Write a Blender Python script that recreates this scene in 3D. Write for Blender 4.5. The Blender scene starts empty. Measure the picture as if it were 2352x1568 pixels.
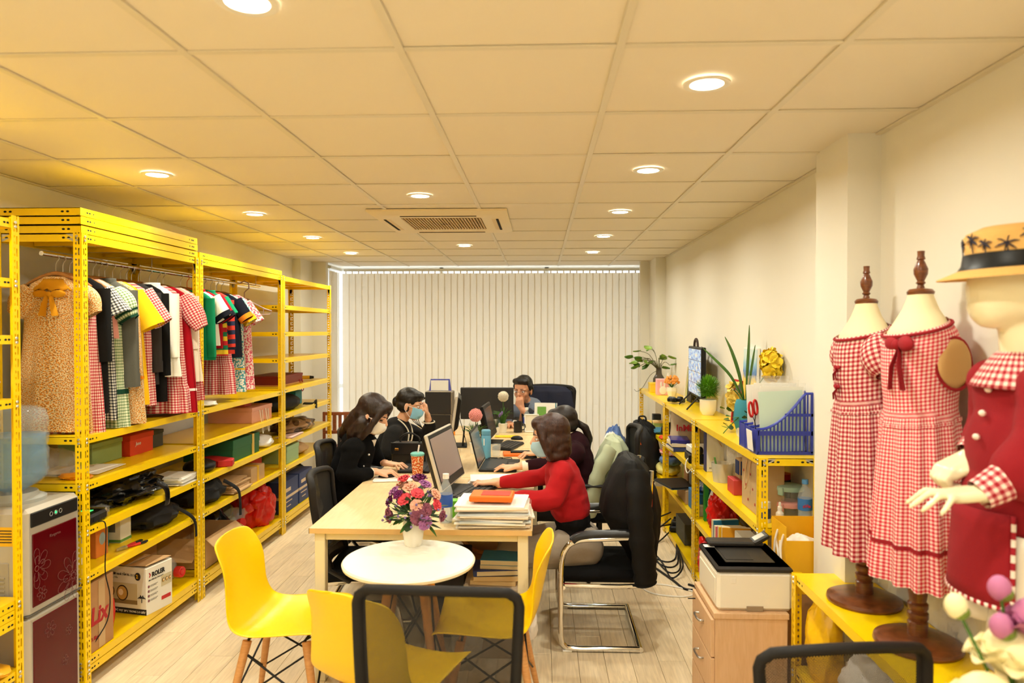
import bpy, bmesh, math, random
from math import sin, cos, pi, radians, sqrt
from mathutils import Vector, Matrix, Euler, noise
random.seed(7)
SC = bpy.context.scene
COL = SC.collection
# ------------------------------------------------------------ camera, world, exposure
CAMH = 1.70
CEIL = 2.4736
cam_d = bpy.data.cameras.new('camera'); cam_d.sensor_width = 36; cam_d.lens = 1637.5 * 36 / 2352
cam = bpy.data.objects.new('camera', cam_d); COL.objects.link(cam)
cam.location = (0, 0, CAMH)
cam.rotation_euler = (pi / 2 - 0.01578, 0, 0.03927)
cam_d.clip_start = 0.05
cam_d.dof.use_dof = True; cam_d.dof.focus_distance = 4.5; cam_d.dof.aperture_fstop = 2.6
SC.camera = cam
SC.view_settings.view_transform = 'Standard'; SC.view_settings.look = 'None'
SC.view_settings.gamma = 1; SC.view_settings.use_curve_mapping = False
SC.view_settings.exposure = 0.0
LAMP_W = 10.8
LAMP_RGB = (1.0, 0.975, 0.835)
W = bpy.data.worlds.new('overcast_sky'); SC.world = W; W.use_nodes = True
W.node_tree.nodes['Background'].inputs[0].default_value = (0.93, 0.97, 1.0, 1)
W.node_tree.nodes['Background'].inputs[1].default_value = 2.2
try:
    SC.cycles.use_denoising = True
    SC.cycles.max_bounces = 6; SC.cycles.diffuse_bounces = 4; SC.cycles.glossy_bounces = 3; SC.cycles.transmission_bounces = 6; SC.cycles.transparent_max_bounces = 10
    SC.cycles.caustics_reflective = False; SC.cycles.caustics_refractive = False
    SC.cycles.sample_clamp_indirect = 10
    SC.cycles.use_light_tree = True
    SC.cycles.use_adaptive_sampling = True; SC.cycles.adaptive_threshold = .11; SC.cycles.adaptive_min_samples = 10
except Exception: pass

# ------------------------------------------------------------ helpers
def lin(c):
    return tuple(((x / 255) / 12.92 if x / 255 <= .04045 else ((x / 255 + .055) / 1.055) ** 2.4) for x in c[:3])

MATS = {}
def nodes(m):
    m.use_nodes = True
    nt = m.node_tree
    return nt, nt.nodes, nt.links, nt.nodes['Principled BSDF']
def setc(b, k, v):
    if k in b.inputs: b.inputs[k].default_value = v
def mat(name, rgb=(200, 200, 200), rough=.55, metal=0, bump=None, var=None, trans=0, ior=1.45, alpha=1, emit=0, sheen=0, coat=0, spec=.5, sub=0):
    if name in MATS: return MATS[name]
    m = bpy.data.materials.new(name); MATS[name] = m
    nt, N, L, b = nodes(m)
    c = lin(rgb) + (1,)
    b.inputs['Base Color'].default_value = c
    b.inputs['Roughness'].default_value = rough; b.inputs['Metallic'].default_value = metal
    setc(b, 'Transmission Weight', trans); setc(b, 'IOR', ior); setc(b, 'Alpha', alpha)
    setc(b, 'Sheen Weight', sheen); setc(b, 'Coat Weight', coat); setc(b, 'Specular IOR Level', spec)
    if sub: setc(b, 'Subsurface Weight', sub); setc(b, 'Subsurface Radius', (.012, .005, .003))
    if emit:
        setc(b, 'Emission Color', c); setc(b, 'Emission Strength', emit)
    if var or bump:
        tc = N.new('ShaderNodeTexCoord')
    if var:   # (amount, scale[, stretch vector])
        mp = N.new('ShaderNodeMapping'); L.new(tc.outputs['Object'], mp.inputs[0])
        if len(var) > 2: mp.inputs['Scale'].default_value = var[2]
        n = N.new('ShaderNodeTexNoise'); n.inputs['Scale'].default_value = var[1]; n.inputs['Detail'].default_value = 4
        L.new(mp.outputs[0], n.inputs['Vector'])
        mx = N.new('ShaderNodeMixRGB'); mx.blend_type = 'MIX'
        a = var[0]
        mx.inputs[1].default_value = tuple(max(0, x * (1 - a)) for x in c[:3]) + (1,)
        mx.inputs[2].default_value = tuple(min(1, x * (1 + a)) for x in c[:3]) + (1,)
        L.new(n.outputs[0], mx.inputs[0]); L.new(mx.outputs[0], b.inputs['Base Color'])
    if bump:  # (scale, strength[, stretch])
        mp = N.new('ShaderNodeMapping'); L.new(tc.outputs['Object'], mp.inputs[0])
        if len(bump) > 2: mp.inputs['Scale'].default_value = bump[2]
        n = N.new('ShaderNodeTexNoise'); n.inputs['Scale'].default_value = bump[0]; n.inputs['Detail'].default_value = 3
        L.new(mp.outputs[0], n.inputs['Vector'])
        bp = N.new('ShaderNodeBump'); bp.inputs['Strength'].default_value = bump[1]; bp.inputs['Distance'].default_value = .004
        L.new(n.outputs[0], bp.inputs['Height']); L.new(bp.outputs[0], b.inputs['Normal'])
    return m

def math_n(nt, op, a, b=None):
    n = nt.nodes.new('ShaderNodeMath'); n.operation = op
    for i, x in enumerate((a, b)):
        if x is None: continue
        if isinstance(x, (int, float)): n.inputs[i].default_value = x
        else: nt.links.new(x, n.inputs[i])
    return n.outputs[0]
def ramp(nt, fac, stops, const=False):
    r = nt.nodes.new('ShaderNodeValToRGB'); nt.links.new(fac, r.inputs[0])
    e = r.color_ramp.elements
    while len(e) < len(stops): e.new(.5)
    for i, (p, c) in enumerate(stops):
        e[i].position = p; e[i].color = lin(c) + (1,)
    if const: r.color_ramp.interpolation = 'CONSTANT'
    return r.outputs[0]
def uvxy(nt, coord='UV'):
    tc = nt.nodes.new('ShaderNodeTexCoord'); s = nt.nodes.new('ShaderNodeSeparateXYZ')
    nt.links.new(tc.outputs[coord], s.inputs[0]); return s.outputs, tc.outputs[coord]

def gingham(name, c1, c2=(240, 232, 215), size=.012, rough=.85):
    if name in MATS: return MATS[name]
    m = mat(name, c2, rough); nt, N, L, b = nodes(m)
    o, _ = uvxy(nt)
    s = []
    for k in (0, 1):
        fr = math_n(nt, 'FRACT', math_n(nt, 'MULTIPLY', o[k], 1 / (2 * size)))
        s.append(math_n(nt, 'GREATER_THAN', fr, .5))
    f = math_n(nt, 'MULTIPLY', math_n(nt, 'ADD', s[0], s[1]), .5)
    mid = tuple((a + d) / 2 for a, d in zip(c1, c2))
    L.new(ramp(nt, f, [(0, c2), (.25, mid), (.75, c1)], True), b.inputs['Base Color'])
    return m
def stripes(name, cols, size, axis=1, rough=.85):
    if name in MATS: return MATS[name]
    m = mat(name, cols[0], rough); nt, N, L, b = nodes(m)
    o, _ = uvxy(nt)
    fr = math_n(nt, 'FRACT', math_n(nt, 'MULTIPLY', o[axis], 1 / (size * len(cols))))
    L.new(ramp(nt, fr, [(i / len(cols), c) for i, c in enumerate(cols)], True), b.inputs['Base Color'])
    return m
def floral(name, stops, scale=60, rough=.85, speck=None):
    if name in MATS: return MATS[name]
    m = mat(name, stops[0][1], rough); nt, N, L, b = nodes(m)
    _, uv = uvxy(nt)
    v = N.new('ShaderNodeTexVoronoi'); v.inputs['Scale'].default_value = scale; v.voronoi_dimensions = '2D'
    L.new(uv, v.inputs['Vector'])
    col = ramp(nt, v.outputs['Distance'], stops, True)
    if speck:
        v2 = N.new('ShaderNodeTexNoise'); v2.inputs['Scale'].default_value = scale * 2.2; L.new(uv, v2.inputs['Vector'])
        k = math_n(nt, 'GREATER_THAN', v2.outputs[0], .575)
        mx = N.new('ShaderNodeMixRGB'); mx.inputs[2].default_value = lin(speck) + (1,)
        L.new(k, mx.inputs[0]); L.new(col, mx.inputs[1]); col = mx.outputs[0]
    L.new(col, b.inputs['Base Color'])
    return m
def wood(name, c1, c2, scale=6, stretch=(1, 12, 12), rough=.45, rnd=0, coat=0):
    if name in MATS: return MATS[name]
    m = mat(name, c1, rough, coat=coat); nt, N, L, b = nodes(m)
    tc = N.new('ShaderNodeTexCoord'); mp = N.new('ShaderNodeMapping'); mp.inputs['Scale'].default_value = stretch
    oi = N.new('ShaderNodeObjectInfo')
    if rnd:
        vm = N.new('ShaderNodeVectorMath'); vm.operation = 'ADD'
        L.new(tc.outputs['Object'], vm.inputs[0])
        cx = N.new('ShaderNodeCombineXYZ'); mu = math_n(nt, 'MULTIPLY', oi.outputs['Random'], 37)
        L.new(mu, cx.inputs[0]); L.new(mu, cx.inputs[1]); L.new(cx.outputs[0], vm.inputs[1]); L.new(vm.outputs[0], mp.inputs[0])
    else: L.new(tc.outputs['Object'], mp.inputs[0])
    n = N.new('ShaderNodeTexNoise'); n.inputs['Scale'].default_value = scale; n.inputs['Detail'].default_value = 6; n.inputs['Distortion'].default_value = .6
    L.new(mp.outputs[0], n.inputs['Vector'])
    col = ramp(nt, n.outputs[0], [(.3, c1), (.7, c2)])
    if rnd:
        hs = N.new('ShaderNodeHueSaturation'); L.new(col, hs.inputs['Color'])
        L.new(math_n(nt, 'ADD', math_n(nt, 'MULTIPLY', oi.outputs['Random'], rnd), 1 - rnd / 2), hs.inputs['Value']); col = hs.outputs[0]
    L.new(col, b.inputs['Base Color'])
    bp = N.new('ShaderNodeBump'); bp.inputs['Strength'].default_value = .08; L.new(n.outputs[0], bp.inputs['Height']); L.new(bp.outputs[0], b.inputs['Normal'])
    return m
def holed(name, rgb, kind, rough=.4, open_=.1):
    """steel or fabric with a regular pattern of real openings (UV in metres)"""
    if name in MATS: return MATS[name]
    m = mat(name, rgb, rough); nt, N, L, b = nodes(m)
    o, _ = uvxy(nt)
    if kind == 'slots':   # u 0..1 across the flange, v metres along it
        a = math_n(nt, 'LESS_THAN', math_n(nt, 'ABSOLUTE', math_n(nt, 'SUBTRACT', o[0], .33)), .085)
        a2 = math_n(nt, 'LESS_THAN', math_n(nt, 'FRACT', math_n(nt, 'MULTIPLY', o[1], 20.)), .66)
        c = math_n(nt, 'LESS_THAN', math_n(nt, 'ABSOLUTE', math_n(nt, 'SUBTRACT', o[0], .68)), .1)
        c2 = math_n(nt, 'LESS_THAN', math_n(nt, 'FRACT', math_n(nt, 'MULTIPLY', o[1], 40.)), .42)
        h = math_n(nt, 'ADD', math_n(nt, 'MULTIPLY', a, a2), math_n(nt, 'MULTIPLY', c, c2))
    else:                 # woven chair mesh
        p = kind
        u = math_n(nt, 'SUBTRACT', math_n(nt, 'FRACT', math_n(nt, 'MULTIPLY', math_n(nt, 'ADD', o[0], o[1]), 1 / p)), .5)
        v = math_n(nt, 'SUBTRACT', math_n(nt, 'FRACT', math_n(nt, 'MULTIPLY', math_n(nt, 'SUBTRACT', o[0], o[1]), 1 / p)), .5)
        d = math_n(nt, 'ADD', math_n(nt, 'MULTIPLY', u, u), math_n(nt, 'MULTIPLY', v, v))
        h = math_n(nt, 'LESS_THAN', d, open_)
    t = N.new('ShaderNodeBsdfTransparent'); mx = N.new('ShaderNodeMixShader')
    L.new(h, mx.inputs[0]); L.new(b.outputs[0], mx.inputs[1]); L.new(t.outputs[0], mx.inputs[2])
    L.new(mx.outputs[0], N['Material Output'].inputs[0])
    return m

class MB:
    """collects shapes and links them as one mesh object"""
    def __init__(s): s.v = []; s.f = []; s.mi = []; s.uv = []; s.has = False
    def add(s, vs, fs, mi=0, M=None, uv=None):
        b = len(s.v)
        for p in vs:
            p = Vector(p)
            s.v.append(M @ p if M else p)
        if uv: s.has = True; s.uv += uv
        else: s.uv += [(0, 0)] * len(vs)
        for f in fs: s.f.append([b + i for i in f]); s.mi.append(mi)
        return s
    def box(s, c, d, bev=0, mi=0, M=None, rz=0):
        x, y, z = d[0] / 2, d[1] / 2, d[2] / 2
        T = Matrix.Translation(c) @ Matrix.Rotation(rz, 4, 'Z')
        if M: T = M @ T
        b = min(bev, x * .9, y * .9, z * .9)
        if b <= 0:
            vs = [(i * x, j * y, k * z) for i in (-1, 1) for j in (-1, 1) for k in (-1, 1)]
            fs = [(0, 1, 3, 2), (4, 6, 7, 5), (0, 4, 5, 1), (2, 3, 7, 6), (0, 2, 6, 4), (1, 5, 7, 3)]
            return s.add(vs, fs, mi, T)
        vs = []; idx = {}
        for i in (-1, 1):
            for j in (-1, 1):
                for k in (-1, 1):
                    for a in range(3):
                        p = [i * (x - b), j * (y - b), k * (z - b)]; p[a] = (i * x, j * y, k * z)[a]
                        idx[(i, j, k, a)] = len(vs); vs.append(p)
        fs = []
        for a in range(3):
            o = [q for q in range(3) if q != a]
            for sg in (-1, 1):
                ring = []
                for (p, q) in ((-1, -1), (1, -1), (1, 1), (-1, 1)):
                    k = [0, 0, 0]; k[a] = sg; k[o[0]] = p; k[o[1]] = q; ring.append(idx[(*k, a)])
                if (sg > 0) != (a != 1): ring.reverse()
                fs.append(ring)
        for a in range(3):
            o = [q for q in range(3) if q != a]
            for p in (-1, 1):
                for q in (-1, 1):
                    k0 = [0, 0, 0]; k1 = [0, 0, 0]; k0[a] = -1; k1[a] = 1
                    for k in (k0, k1): k[o[0]] = p; k[o[1]] = q
                    fs.append([idx[(*k0, o[0])], idx[(*k1, o[0])], idx[(*k1, o[1])], idx[(*k0, o[1])]])
        for i in (-1, 1):
            for j in (-1, 1):
                for k in (-1, 1): fs.append([idx[(i, j, k, a)] for a in range(3)])
        return s.add(vs, fs, mi, T)
    def ring(s, c, ax, r, n, ph=0):
        ax = Vector(ax).normalized(); u = ax.orthogonal().normalized(); w = ax.cross(u)
        return [Vector(c) + (u * cos(ph + 2 * pi * i / n) + w * sin(ph + 2 * pi * i / n)) * r for i in range(n)]
    def loft(s, rings, cap=True, mi=0, M=None, closed=False, uv=None):
        n = len(rings[0]); vs = [p for r in rings for p in r]; fs = []
        m = len(rings)
        for j in range(m if closed else m - 1):
            for i in range(n):
                fs.append((j * n + i, j * n + (i + 1) % n, ((j + 1) % m) * n + (i + 1) % n, ((j + 1) % m) * n + i))
        if cap and not closed: fs.append(tuple(range(n - 1, -1, -1))); fs.append(tuple((m - 1) * n + i for i in range(n)))
        return s.add(vs, fs, mi, M, uv)
    def cyl(s, p0, p1, r0, r1=None, n=12, mi=0, M=None, cap=True):
        r1 = r0 if r1 is None else r1; d = Vector(p1) - Vector(p0)
        return s.loft([s.ring(p0, d, r0, n), s.ring(p1, d, r1, n)], cap, mi, M)
    def tube(s, pts, r, n=8, mi=0, M=None, closed=False, flat=1):
        P = [Vector(p) for p in pts]; k = len(P); rs = r if isinstance(r, (list, tuple)) else [r] * k
        rings = []; u = None
        for i in range(k):
            a = P[(i - 1) % k] if (closed or i > 0) else P[i]; b = P[(i + 1) % k] if (closed or i < k - 1) else P[i]
            t = (b - a)
            t = t.normalized() if t.length > 1e-9 else Vector((0, 0, 1))
            if u is None: u = t.orthogonal().normalized()
            u = (u - t * u.dot(t)); u = u.normalized() if u.length > 1e-6 else t.orthogonal().normalized()
            w = t.cross(u)
            rings.append([P[i] + (u * cos(2 * pi * j / n) + w * sin(2 * pi * j / n) * flat) * rs[i] for j in range(n)])
        return s.loft(rings, True, mi, M, closed)
    def lathe(s, prof, n=20, c=(0, 0, 0), mi=0, M=None, cap=True, sx=1, sy=1):
        rings = [[Vector((c[0] + r * cos(2 * pi * i / n) * sx, c[1] + r * sin(2 * pi * i / n) * sy, c[2] + z)) for i in range(n)] for r, z in prof]
        return s.loft(rings, cap, mi, M)
    def ell(s, c, r, nu=14, nv=9, mi=0, M=None):
        if isinstance(r, (int, float)): r = (r, r, r)
        rings = []
        for j in range(1, nv):
            t = pi * j / nv
            rings.append([Vector((c[0] + r[0] * sin(t) * cos(2 * pi * i / nu), c[1] + r[1] * sin(t) * sin(2 * pi * i / nu), c[2] - r[2] * cos(t))) for i in range(nu)])
        vs = [p for q in rings for p in q] + [Vector((c[0], c[1], c[2] - r[2])), Vector((c[0], c[1], c[2] + r[2]))]
        fs = []; m = len(rings)
        for j in range(m - 1):
            for i in range(nu): fs.append((j * nu + i, j * nu + (i + 1) % nu, (j + 1) * nu + (i + 1) % nu, (j + 1) * nu + i))
        for i in range(nu):
            fs.append((m * nu, (i + 1) % nu, i)); fs.append((m * nu + 1, (m - 1) * nu + i, (m - 1) * nu + (i + 1) % nu))
        return s.add(vs, fs, mi, M)
    def grid(s, fn, nu, nv, mi=0, M=None, uvs=(1, 1), wrap=False):
        vs = []; uv = []; fs = []
        for j in range(nv + 1):
            for i in range(nu + 1):
                vs.append(fn(i / nu, j / nv)); uv.append((i / nu * uvs[0], j / nv * uvs[1]))
        for j in range(nv):
            for i in range(nu):
                a = j * (nu + 1) + i; fs.append((a, a + 1, a + nu + 2, a + nu + 1))
        return s.add(vs, fs, mi, M, uv)
    def prism(s, poly, z0, z1, mi=0, M=None):
        n = len(poly); vs = [(x, y, z0) for x, y in poly] + [(x, y, z1) for x, y in poly]
        fs = [tuple(range(n - 1, -1, -1)), tuple(range(n, 2 * n))] + [(i, (i + 1) % n, n + (i + 1) % n, n + i) for i in range(n)]
        return s.add(vs, fs, mi, M)
    def build(s, name, mats, parent=None, loc=None, rot=None, smooth=35, sub=0, solid=0, bevel=0):
        me = bpy.data.meshes.new(name); me.from_pydata([tuple(p) for p in s.v], [], s.f)
        if not isinstance(mats, (list, tuple)): mats = [mats]
        for m in mats: me.materials.append(m)
        me.polygons.foreach_set('material_index', s.mi)
        if s.has:
            ul = me.uv_layers.new(name='UVMap'); li = [0] * len(me.loops); me.loops.foreach_get('vertex_index', li)
            ul.data.foreach_set('uv', [q for i in li for q in s.uv[i]])
        me.validate(); me.update()
        if smooth:
            me.polygons.foreach_set('use_smooth', [True] * len(me.polygons))
            try: me.set_sharp_from_angle(angle=radians(smooth))
            except Exception: pass
        o = bpy.data.objects.new(name, me); COL.objects.link(o)
        if parent: o.parent = parent
        if loc: o.location = loc
        if rot: o.rotation_euler = rot
        if solid:
            q = o.modifiers.new('thick', 'SOLIDIFY'); q.thickness = solid; q.offset = 0
        if bevel:
            q = o.modifiers.new('bevel', 'BEVEL'); q.width = bevel; q.segments = 2
        if sub:
            q = o.modifiers.new('sub', 'SUBSURF'); q.levels = sub; q.render_levels = sub
        return o
def tag(o, label=None, cat=None, group=None, kind=None):
    if label: o['label'] = label
    if cat: o['category'] = cat
    if group: o['group'] = group
    if kind: o['kind'] = kind
    return o
def thing(name, label, cat, loc=(0, 0, 0), rz=0, group=None, rot=None, scale=None):
    o = bpy.data.objects.new(name, None); COL.objects.link(o); o.empty_display_size = .05
    o.location = loc; o.rotation_euler = rot if rot else (0, 0, rz)
    if scale: o.scale = (scale,) * 3 if isinstance(scale, (int, float)) else scale
    return tag(o, label, cat, group)
def copy_tree(o, parent=None):
    c = o.copy(); COL.objects.link(c); c.parent = parent
    for ch in list(o.children): copy_tree(ch, c)
    return c
def text(parent, s, size, loc, rot, m, name='lettering', align='LEFT', shear=0, ext=.0006, bold=0, sx=1):
    cu = bpy.data.curves.new(name, 'FONT'); cu.body = s; cu.size = size; cu.align_x = align; cu.extrude = ext; cu.shear = shear; cu.offset = bold
    cu.resolution_u = 2
    tmp = bpy.data.objects.new(name, cu); COL.objects.link(tmp)
    me = bpy.data.meshes.new_from_object(tmp); bpy.data.objects.remove(tmp); me.name = name
    me.materials.clear(); me.materials.append(m)
    o = bpy.data.objects.new(name, me); COL.objects.link(o); o.location = loc; o.rotation_euler = rot; o.parent = parent; o.scale = (sx, 1, 1)
    return o
def arc(c, r, a0, a1, n, plane='xz'):
    out = []
    for i in range(n + 1):
        a = a0 + (a1 - a0) * i / n; x, y = c[0] + r * cos(a), c[1] + r * sin(a); out.append((x, y))
    return out
def smooth_path(P, k=4):
    """Catmull-Rom through the points"""
    P = [Vector(p) for p in P]; out = []
    for i in range(len(P) - 1):
        p0 = P[max(i - 1, 0)]; p1 = P[i]; p2 = P[i + 1]; p3 = P[min(i + 2, len(P) - 1)]
        for j in range(k):
            t = j / k
            out.append(.5 * (2 * p1 + (p2 - p0) * t + (2 * p0 - 5 * p1 + 4 * p2 - p3) * t * t + (3 * p1 - p0 - 3 * p2 + p3) * t ** 3))
    out.append(P[-1]); return out

YEL = mat('yellow_powder_coat', (252, 210, 0), .32, var=(.05, 9), coat=.15)
YELS = holed('yellow_slotted_angle', (252, 210, 0), 'slots', .32)
STEEL = mat('steel', (190, 188, 182), .3, 1)
CHROME = mat('chrome', (225, 222, 215), .08, 1)
BLACK = mat('black_plastic', (17, 16, 15), .45, spec=.35)
DARK = mat('dark_hole', (12, 10, 8), .9)
WHITE = mat('white_plastic', (236, 232, 222), .4)
PAPER = mat('paper', (240, 236, 226), .8)
# ------------------------------------------------------------ the room
XL, XR, YB, YF = -2.69, 1.345, 8.05, -2.6
def struct(o): o['kind'] = 'structure'; return o
wall_m = mat('cream_wall_paint', (232, 227, 213), .75, bump=(90, .06), var=(.015, 1.5))
def box_wall(name, x0, x1, y0, y1, z0=0, z1=2.75, m=None):
    b = MB(); b.box(((x0 + x1) / 2, (y0 + y1) / 2, (z0 + z1) / 2), (x1 - x0, y1 - y0, z1 - z0)); return struct(b.build(name, m or wall_m, smooth=0))
box_wall('wall_left', XL - .15, XL, YF, 8.05)
box_wall('wall_right', XR, XR + .15, YF, 8.9)
box_wall('wall_front', XL - .15, XR + .15, YF - .15, YF)
box_wall('wall_right_column', 1.215, XR, 2.877, 3.2)
box_wall('wall_left_column', XL, -2.6, 7.66, 8.05)
box_wall('wall_right_corner_column', 1.235, XR, 7.68, 8.12)
box_wall('wall_back_left', -2.85, -2.44, 8.05, 8.13)
box_wall('wall_back_right', 1.135, 1.40, 8.12, 8.2)
# floor: a bed and laminate planks laid along the room
b = MB(); b.box(((XL + XR) / 2, 3.1, -.03), (XR - XL + .3, 12.0, .04)); floor = struct(b.build('floor', mat('floor_seam', (96, 82, 70), .8), smooth=0))
plank_m = wood('grey_oak_laminate', (218, 198, 164), (242, 222, 186), 5, (14, 1.2, 1), .42, rnd=.12)
PW, PL = .1375, 1.215
random.seed(11)
nx = math.ceil((XR - XL) / PW)
for i in range(nx):
    off = (i * .41) % 1 * PL
    y = YF - off
    while y < 8.9:
        y0, y1 = max(y, YF), min(y + PL, 8.9)
        if y1 - y0 > .03:
            x0, x1 = XL + i * PW, min(XL + (i + 1) * PW, XR)
            b = MB(); b.box(((x0 + x1) / 2, (y0 + y1) / 2, -.005), (x1 - x0 - .0016, y1 - y0 - .0016, .01), .0008)
            b.build('plank', plank_m, floor, smooth=0)
        y += PL
# skirting boards
for nm, x, y0, y1 in (('baseboard_left', XL + .006, YF, 7.66), ('baseboard_right', XR - .006, YF, 2.877), ('baseboard_right_rear', XR - .006, 3.2, 7.68)):
    b = MB(); b.box((x, (y0 + y1) / 2, .045), (.012, y1 - y0, .09), .003); struct(b.build(nm, wall_m, smooth=0))
# ceiling: slab above, tiles and metal tees
b = MB(); b.box(((XL + XR) / 2, 3.1, CEIL + .2), (XR - XL + .3, 12.0, .05)); ceiling = struct(b.build('ceiling', mat('ceiling_slab', (150, 140, 125), .9), smooth=0))
tile_m = mat('vinyl_ceiling_tile', (233, 222, 200), .62, var=(.012, 3), bump=(260, .05))
tee_m = mat('ceiling_tee_paint', (222, 212, 188), .4)
T = .605; GX0, GY0 = -.386, 1.966
xs = [XL] + [GX0 + k * T for k in range(-3, 3)] + [XR]
ys = [GY0 + k * T for k in range(-7, 12)]; ys = [YF] + [y for y in ys if YF + .02 < y < 8.56] + [8.62]
lamp_spots = [(.5215, 2.2685 + 1.21 * k) for k in range(-4, 5)] + [(-1.8985, 2.2685 + 1.21 * k) for k in range(-4, 5)] + [(-.6885, 1.6635 + 2.42 * k) for k in range(-1, 3)]
AC = (-1.118, -.212, 4.535, 5.50)
random.seed(3)
for i in range(len(xs) - 1):
    for j in range(len(ys) - 1):
        cx, cy = (xs[i] + xs[i + 1]) / 2, (ys[j] + ys[j + 1]) / 2
        b = MB(); dz = .0015 * random.random()
        b.box((cx, cy, CEIL + .008 + dz), (xs[i + 1] - xs[i] - .008, ys[j + 1] - ys[j] - .008, .010), .002)
        o = b.build('ceiling_tile', tile_m, ceiling, smooth=0)
b = MB()
for x in xs[1:-1]:
    b = MB(); b.box((x, (YF + 8.62) / 2, CEIL), (.024, 8.62 - YF, .006), .001); b.box((x, (YF + 8.62) / 2, CEIL + .02), (.003, 8.62 - YF, .035)); b.build('main_tee', tee_m, ceiling, smooth=0)
for y in ys[1:-1]:
    b = MB(); b.box(((XL + XR) / 2, y, CEIL + .001), (XR - XL, .024, .005), .001); b.build('cross_tee', tee_m, ceiling, smooth=0)
for nm, x, y0, y1 in (('l', XL + .012, YF, 8.05), ('r', XR - .012, YF, 8.1)):
    b = MB(); b.box((x, (y0 + y1) / 2, CEIL - .001), (.024, y1 - y0, .006)); b.build('edge_angle', tee_m, ceiling, smooth=0)
# recessed downlights
glow = mat('lamp_diffuser', (255, 246, 226), .5, emit=9)
try: glow.cycles.emission_sampling = 'NONE'
except Exception: pass
def downlight(i, x, y, label, grp=None):
    t = thing('downlight', label, 'ceiling light', (x, y, CEIL - .004), 0, grp)
    b = MB(); b.lathe([(.052, .004), (.052, -.001), (.066, -.004), (.072, -.002), (.073, .003)], 40, cap=False); b.build('trim_ring', WHITE, t)
    b = MB(); b.lathe([(.0, -.0012), (.03, -.0012), (.054, -.0008), (.054, .004)], 40, cap=False); b.build('diffuser', glow, t)
    ld = bpy.data.lights.new('downlight_beam', 'AREA'); ld.shape = 'DISK'; ld.size = .10; ld.energy = LAMP_W; ld.color = LAMP_RGB
    try: ld.spread = radians(165)
    except Exception: pass
    lo = bpy.data.objects.new('downlight_beam', ld); COL.objects.link(lo); lo.parent = t; lo.location = (0, 0, -.006)
ordw = ['nearest', 'second', 'third', 'fourth', 'farthest']
for x, y in lamp_spots:
    if x > 0: col_ = 'right row of the ceiling'; k = round((y - 2.2685) / 1.21)
    elif x < -1.5: col_ = 'left row of the ceiling above the yellow shelves'; k = round((y - 3.4785) / 1.21) if y > 3 else round((y - 3.4785) / 1.21)
    else: col_ = 'middle row of the ceiling'; k = round((y - 1.6635) / 2.42)
    if k < 0:
        row = ['left', 'middle', 'right'][(x > -1.5) + (x > 0)]; nth = ['first', 'second', 'third', 'fourth', 'fifth'][min(4, int(-k) - 1)]
        downlight(0, x, y, f'{nth} round downlight of the {row} ceiling row behind the photographer', 'downlights out of view')
    else:
        o_ = ordw[k] if not (x < -1.5 and k == 3) and not (-1 < x < 0 and k == 2) else 'farthest'
        extra = ' cut by the top edge of the picture' if (-1 < x < 0 and k == 0) else ''
        downlight(0, x, y, f'{o_} round recessed downlight in the {col_}{extra}' if len(f'{o_} round recessed downlight in the {col_}{extra}'.split()) <= 16 else f'round recessed downlight cut by the top edge of the picture', 'lit downlights')
# ceiling cassette air conditioner
ac_m = mat('aged_white_plastic', (236, 219, 178), .45)
t = thing('ceiling_air_conditioner', 'cream ceiling cassette air conditioner with square slatted grille', 'air conditioner', ((AC[0] + AC[1]) / 2, (AC[2] + AC[3]) / 2, CEIL))
w, d = AC[1] - AC[0], AC[3] - AC[2]
def frame_loft(b, rings):   # rings of (half x, half y, z)
    b.loft([[Vector((sx * hx, sy * hy, z)) for sx, sy in ((-1, -1), (1, -1), (1, 1), (-1, 1))] for hx, hy, z in rings], False)
b = MB(); frame_loft(b, [(w / 2, d / 2, 0), (w / 2, d / 2, -.012), (w / 2 - .05, d / 2 - .05, -.03), (.30, .30, -.03), (.27, .27, -.022), (.27, .27, -.004)]); b.build('panel', ac_m, t)
gr = MB()
for k in range(27): gr.box((-.26 + k * .02, 0, -.022), (.009, .53, .012))
gr.box((0, 0, -.006), (.54, .54, .004)); g = gr.build('grille', mat('grille_plastic', (205, 175, 120), .5), t, smooth=0)
b = MB(); b.box((0, 0, -.026), (.06, .008, .004)); b.build('badge', DARK, g, smooth=0)
for k in range(4):
    a = k * pi / 2; M = Matrix.Rotation(a, 4, 'Z')
    b = MB(); b.box((0, -.365, -.0285), (.50, .05, .004), M=M, mi=0); b.box((0, -.378, -.031), (.50, .016, .004), M=M, mi=1); b.build('louvre', [mat('louvre_plastic', (226, 200, 145), .5), DARK], t, smooth=0)
# windows behind the blinds
glass = mat('window_glass', (225, 235, 235), .02, alpha=.07)
frame_m = mat('white_window_frame', (235, 236, 235), .35)
def window(name, M, w):
    b = MB()
    for x in (0, w / 3, 2 * w / 3, w): b.box((x, 0, 1.25), (.05, .06, 2.5), M=M)
    for z in (.03, 1.0, 2.47): b.box((w / 2, 0, z), (w, .06, .05), M=M)
    o = struct(b.build(name, frame_m, smooth=0))
    for k in range(3):
        b = MB(); b.box((w * (k + .5) / 3, 0, 1.25), (w / 3 - .05, .006, 2.4), M=M); b.build('pane', glass, o, smooth=0)
window('window_1', Matrix.Translation((-2.55, 8.92, 0)), 3.95)
window('window_2', Matrix.Translation((-2.55, 8.16, 0)) @ Matrix.Rotation(pi / 2, 4, 'Z'), .76)
b = MB(); b.box((-.6, 8.75, CEIL + .03), (4.2, .45, .04)); struct(b.build('ceiling_pelmet', wall_m, smooth=0))
b = MB(); b.box((-.6, 8.75, -.02), (4.2, .5, .02)); struct(b.build('floor_sill', wall_m, smooth=0))
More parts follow.
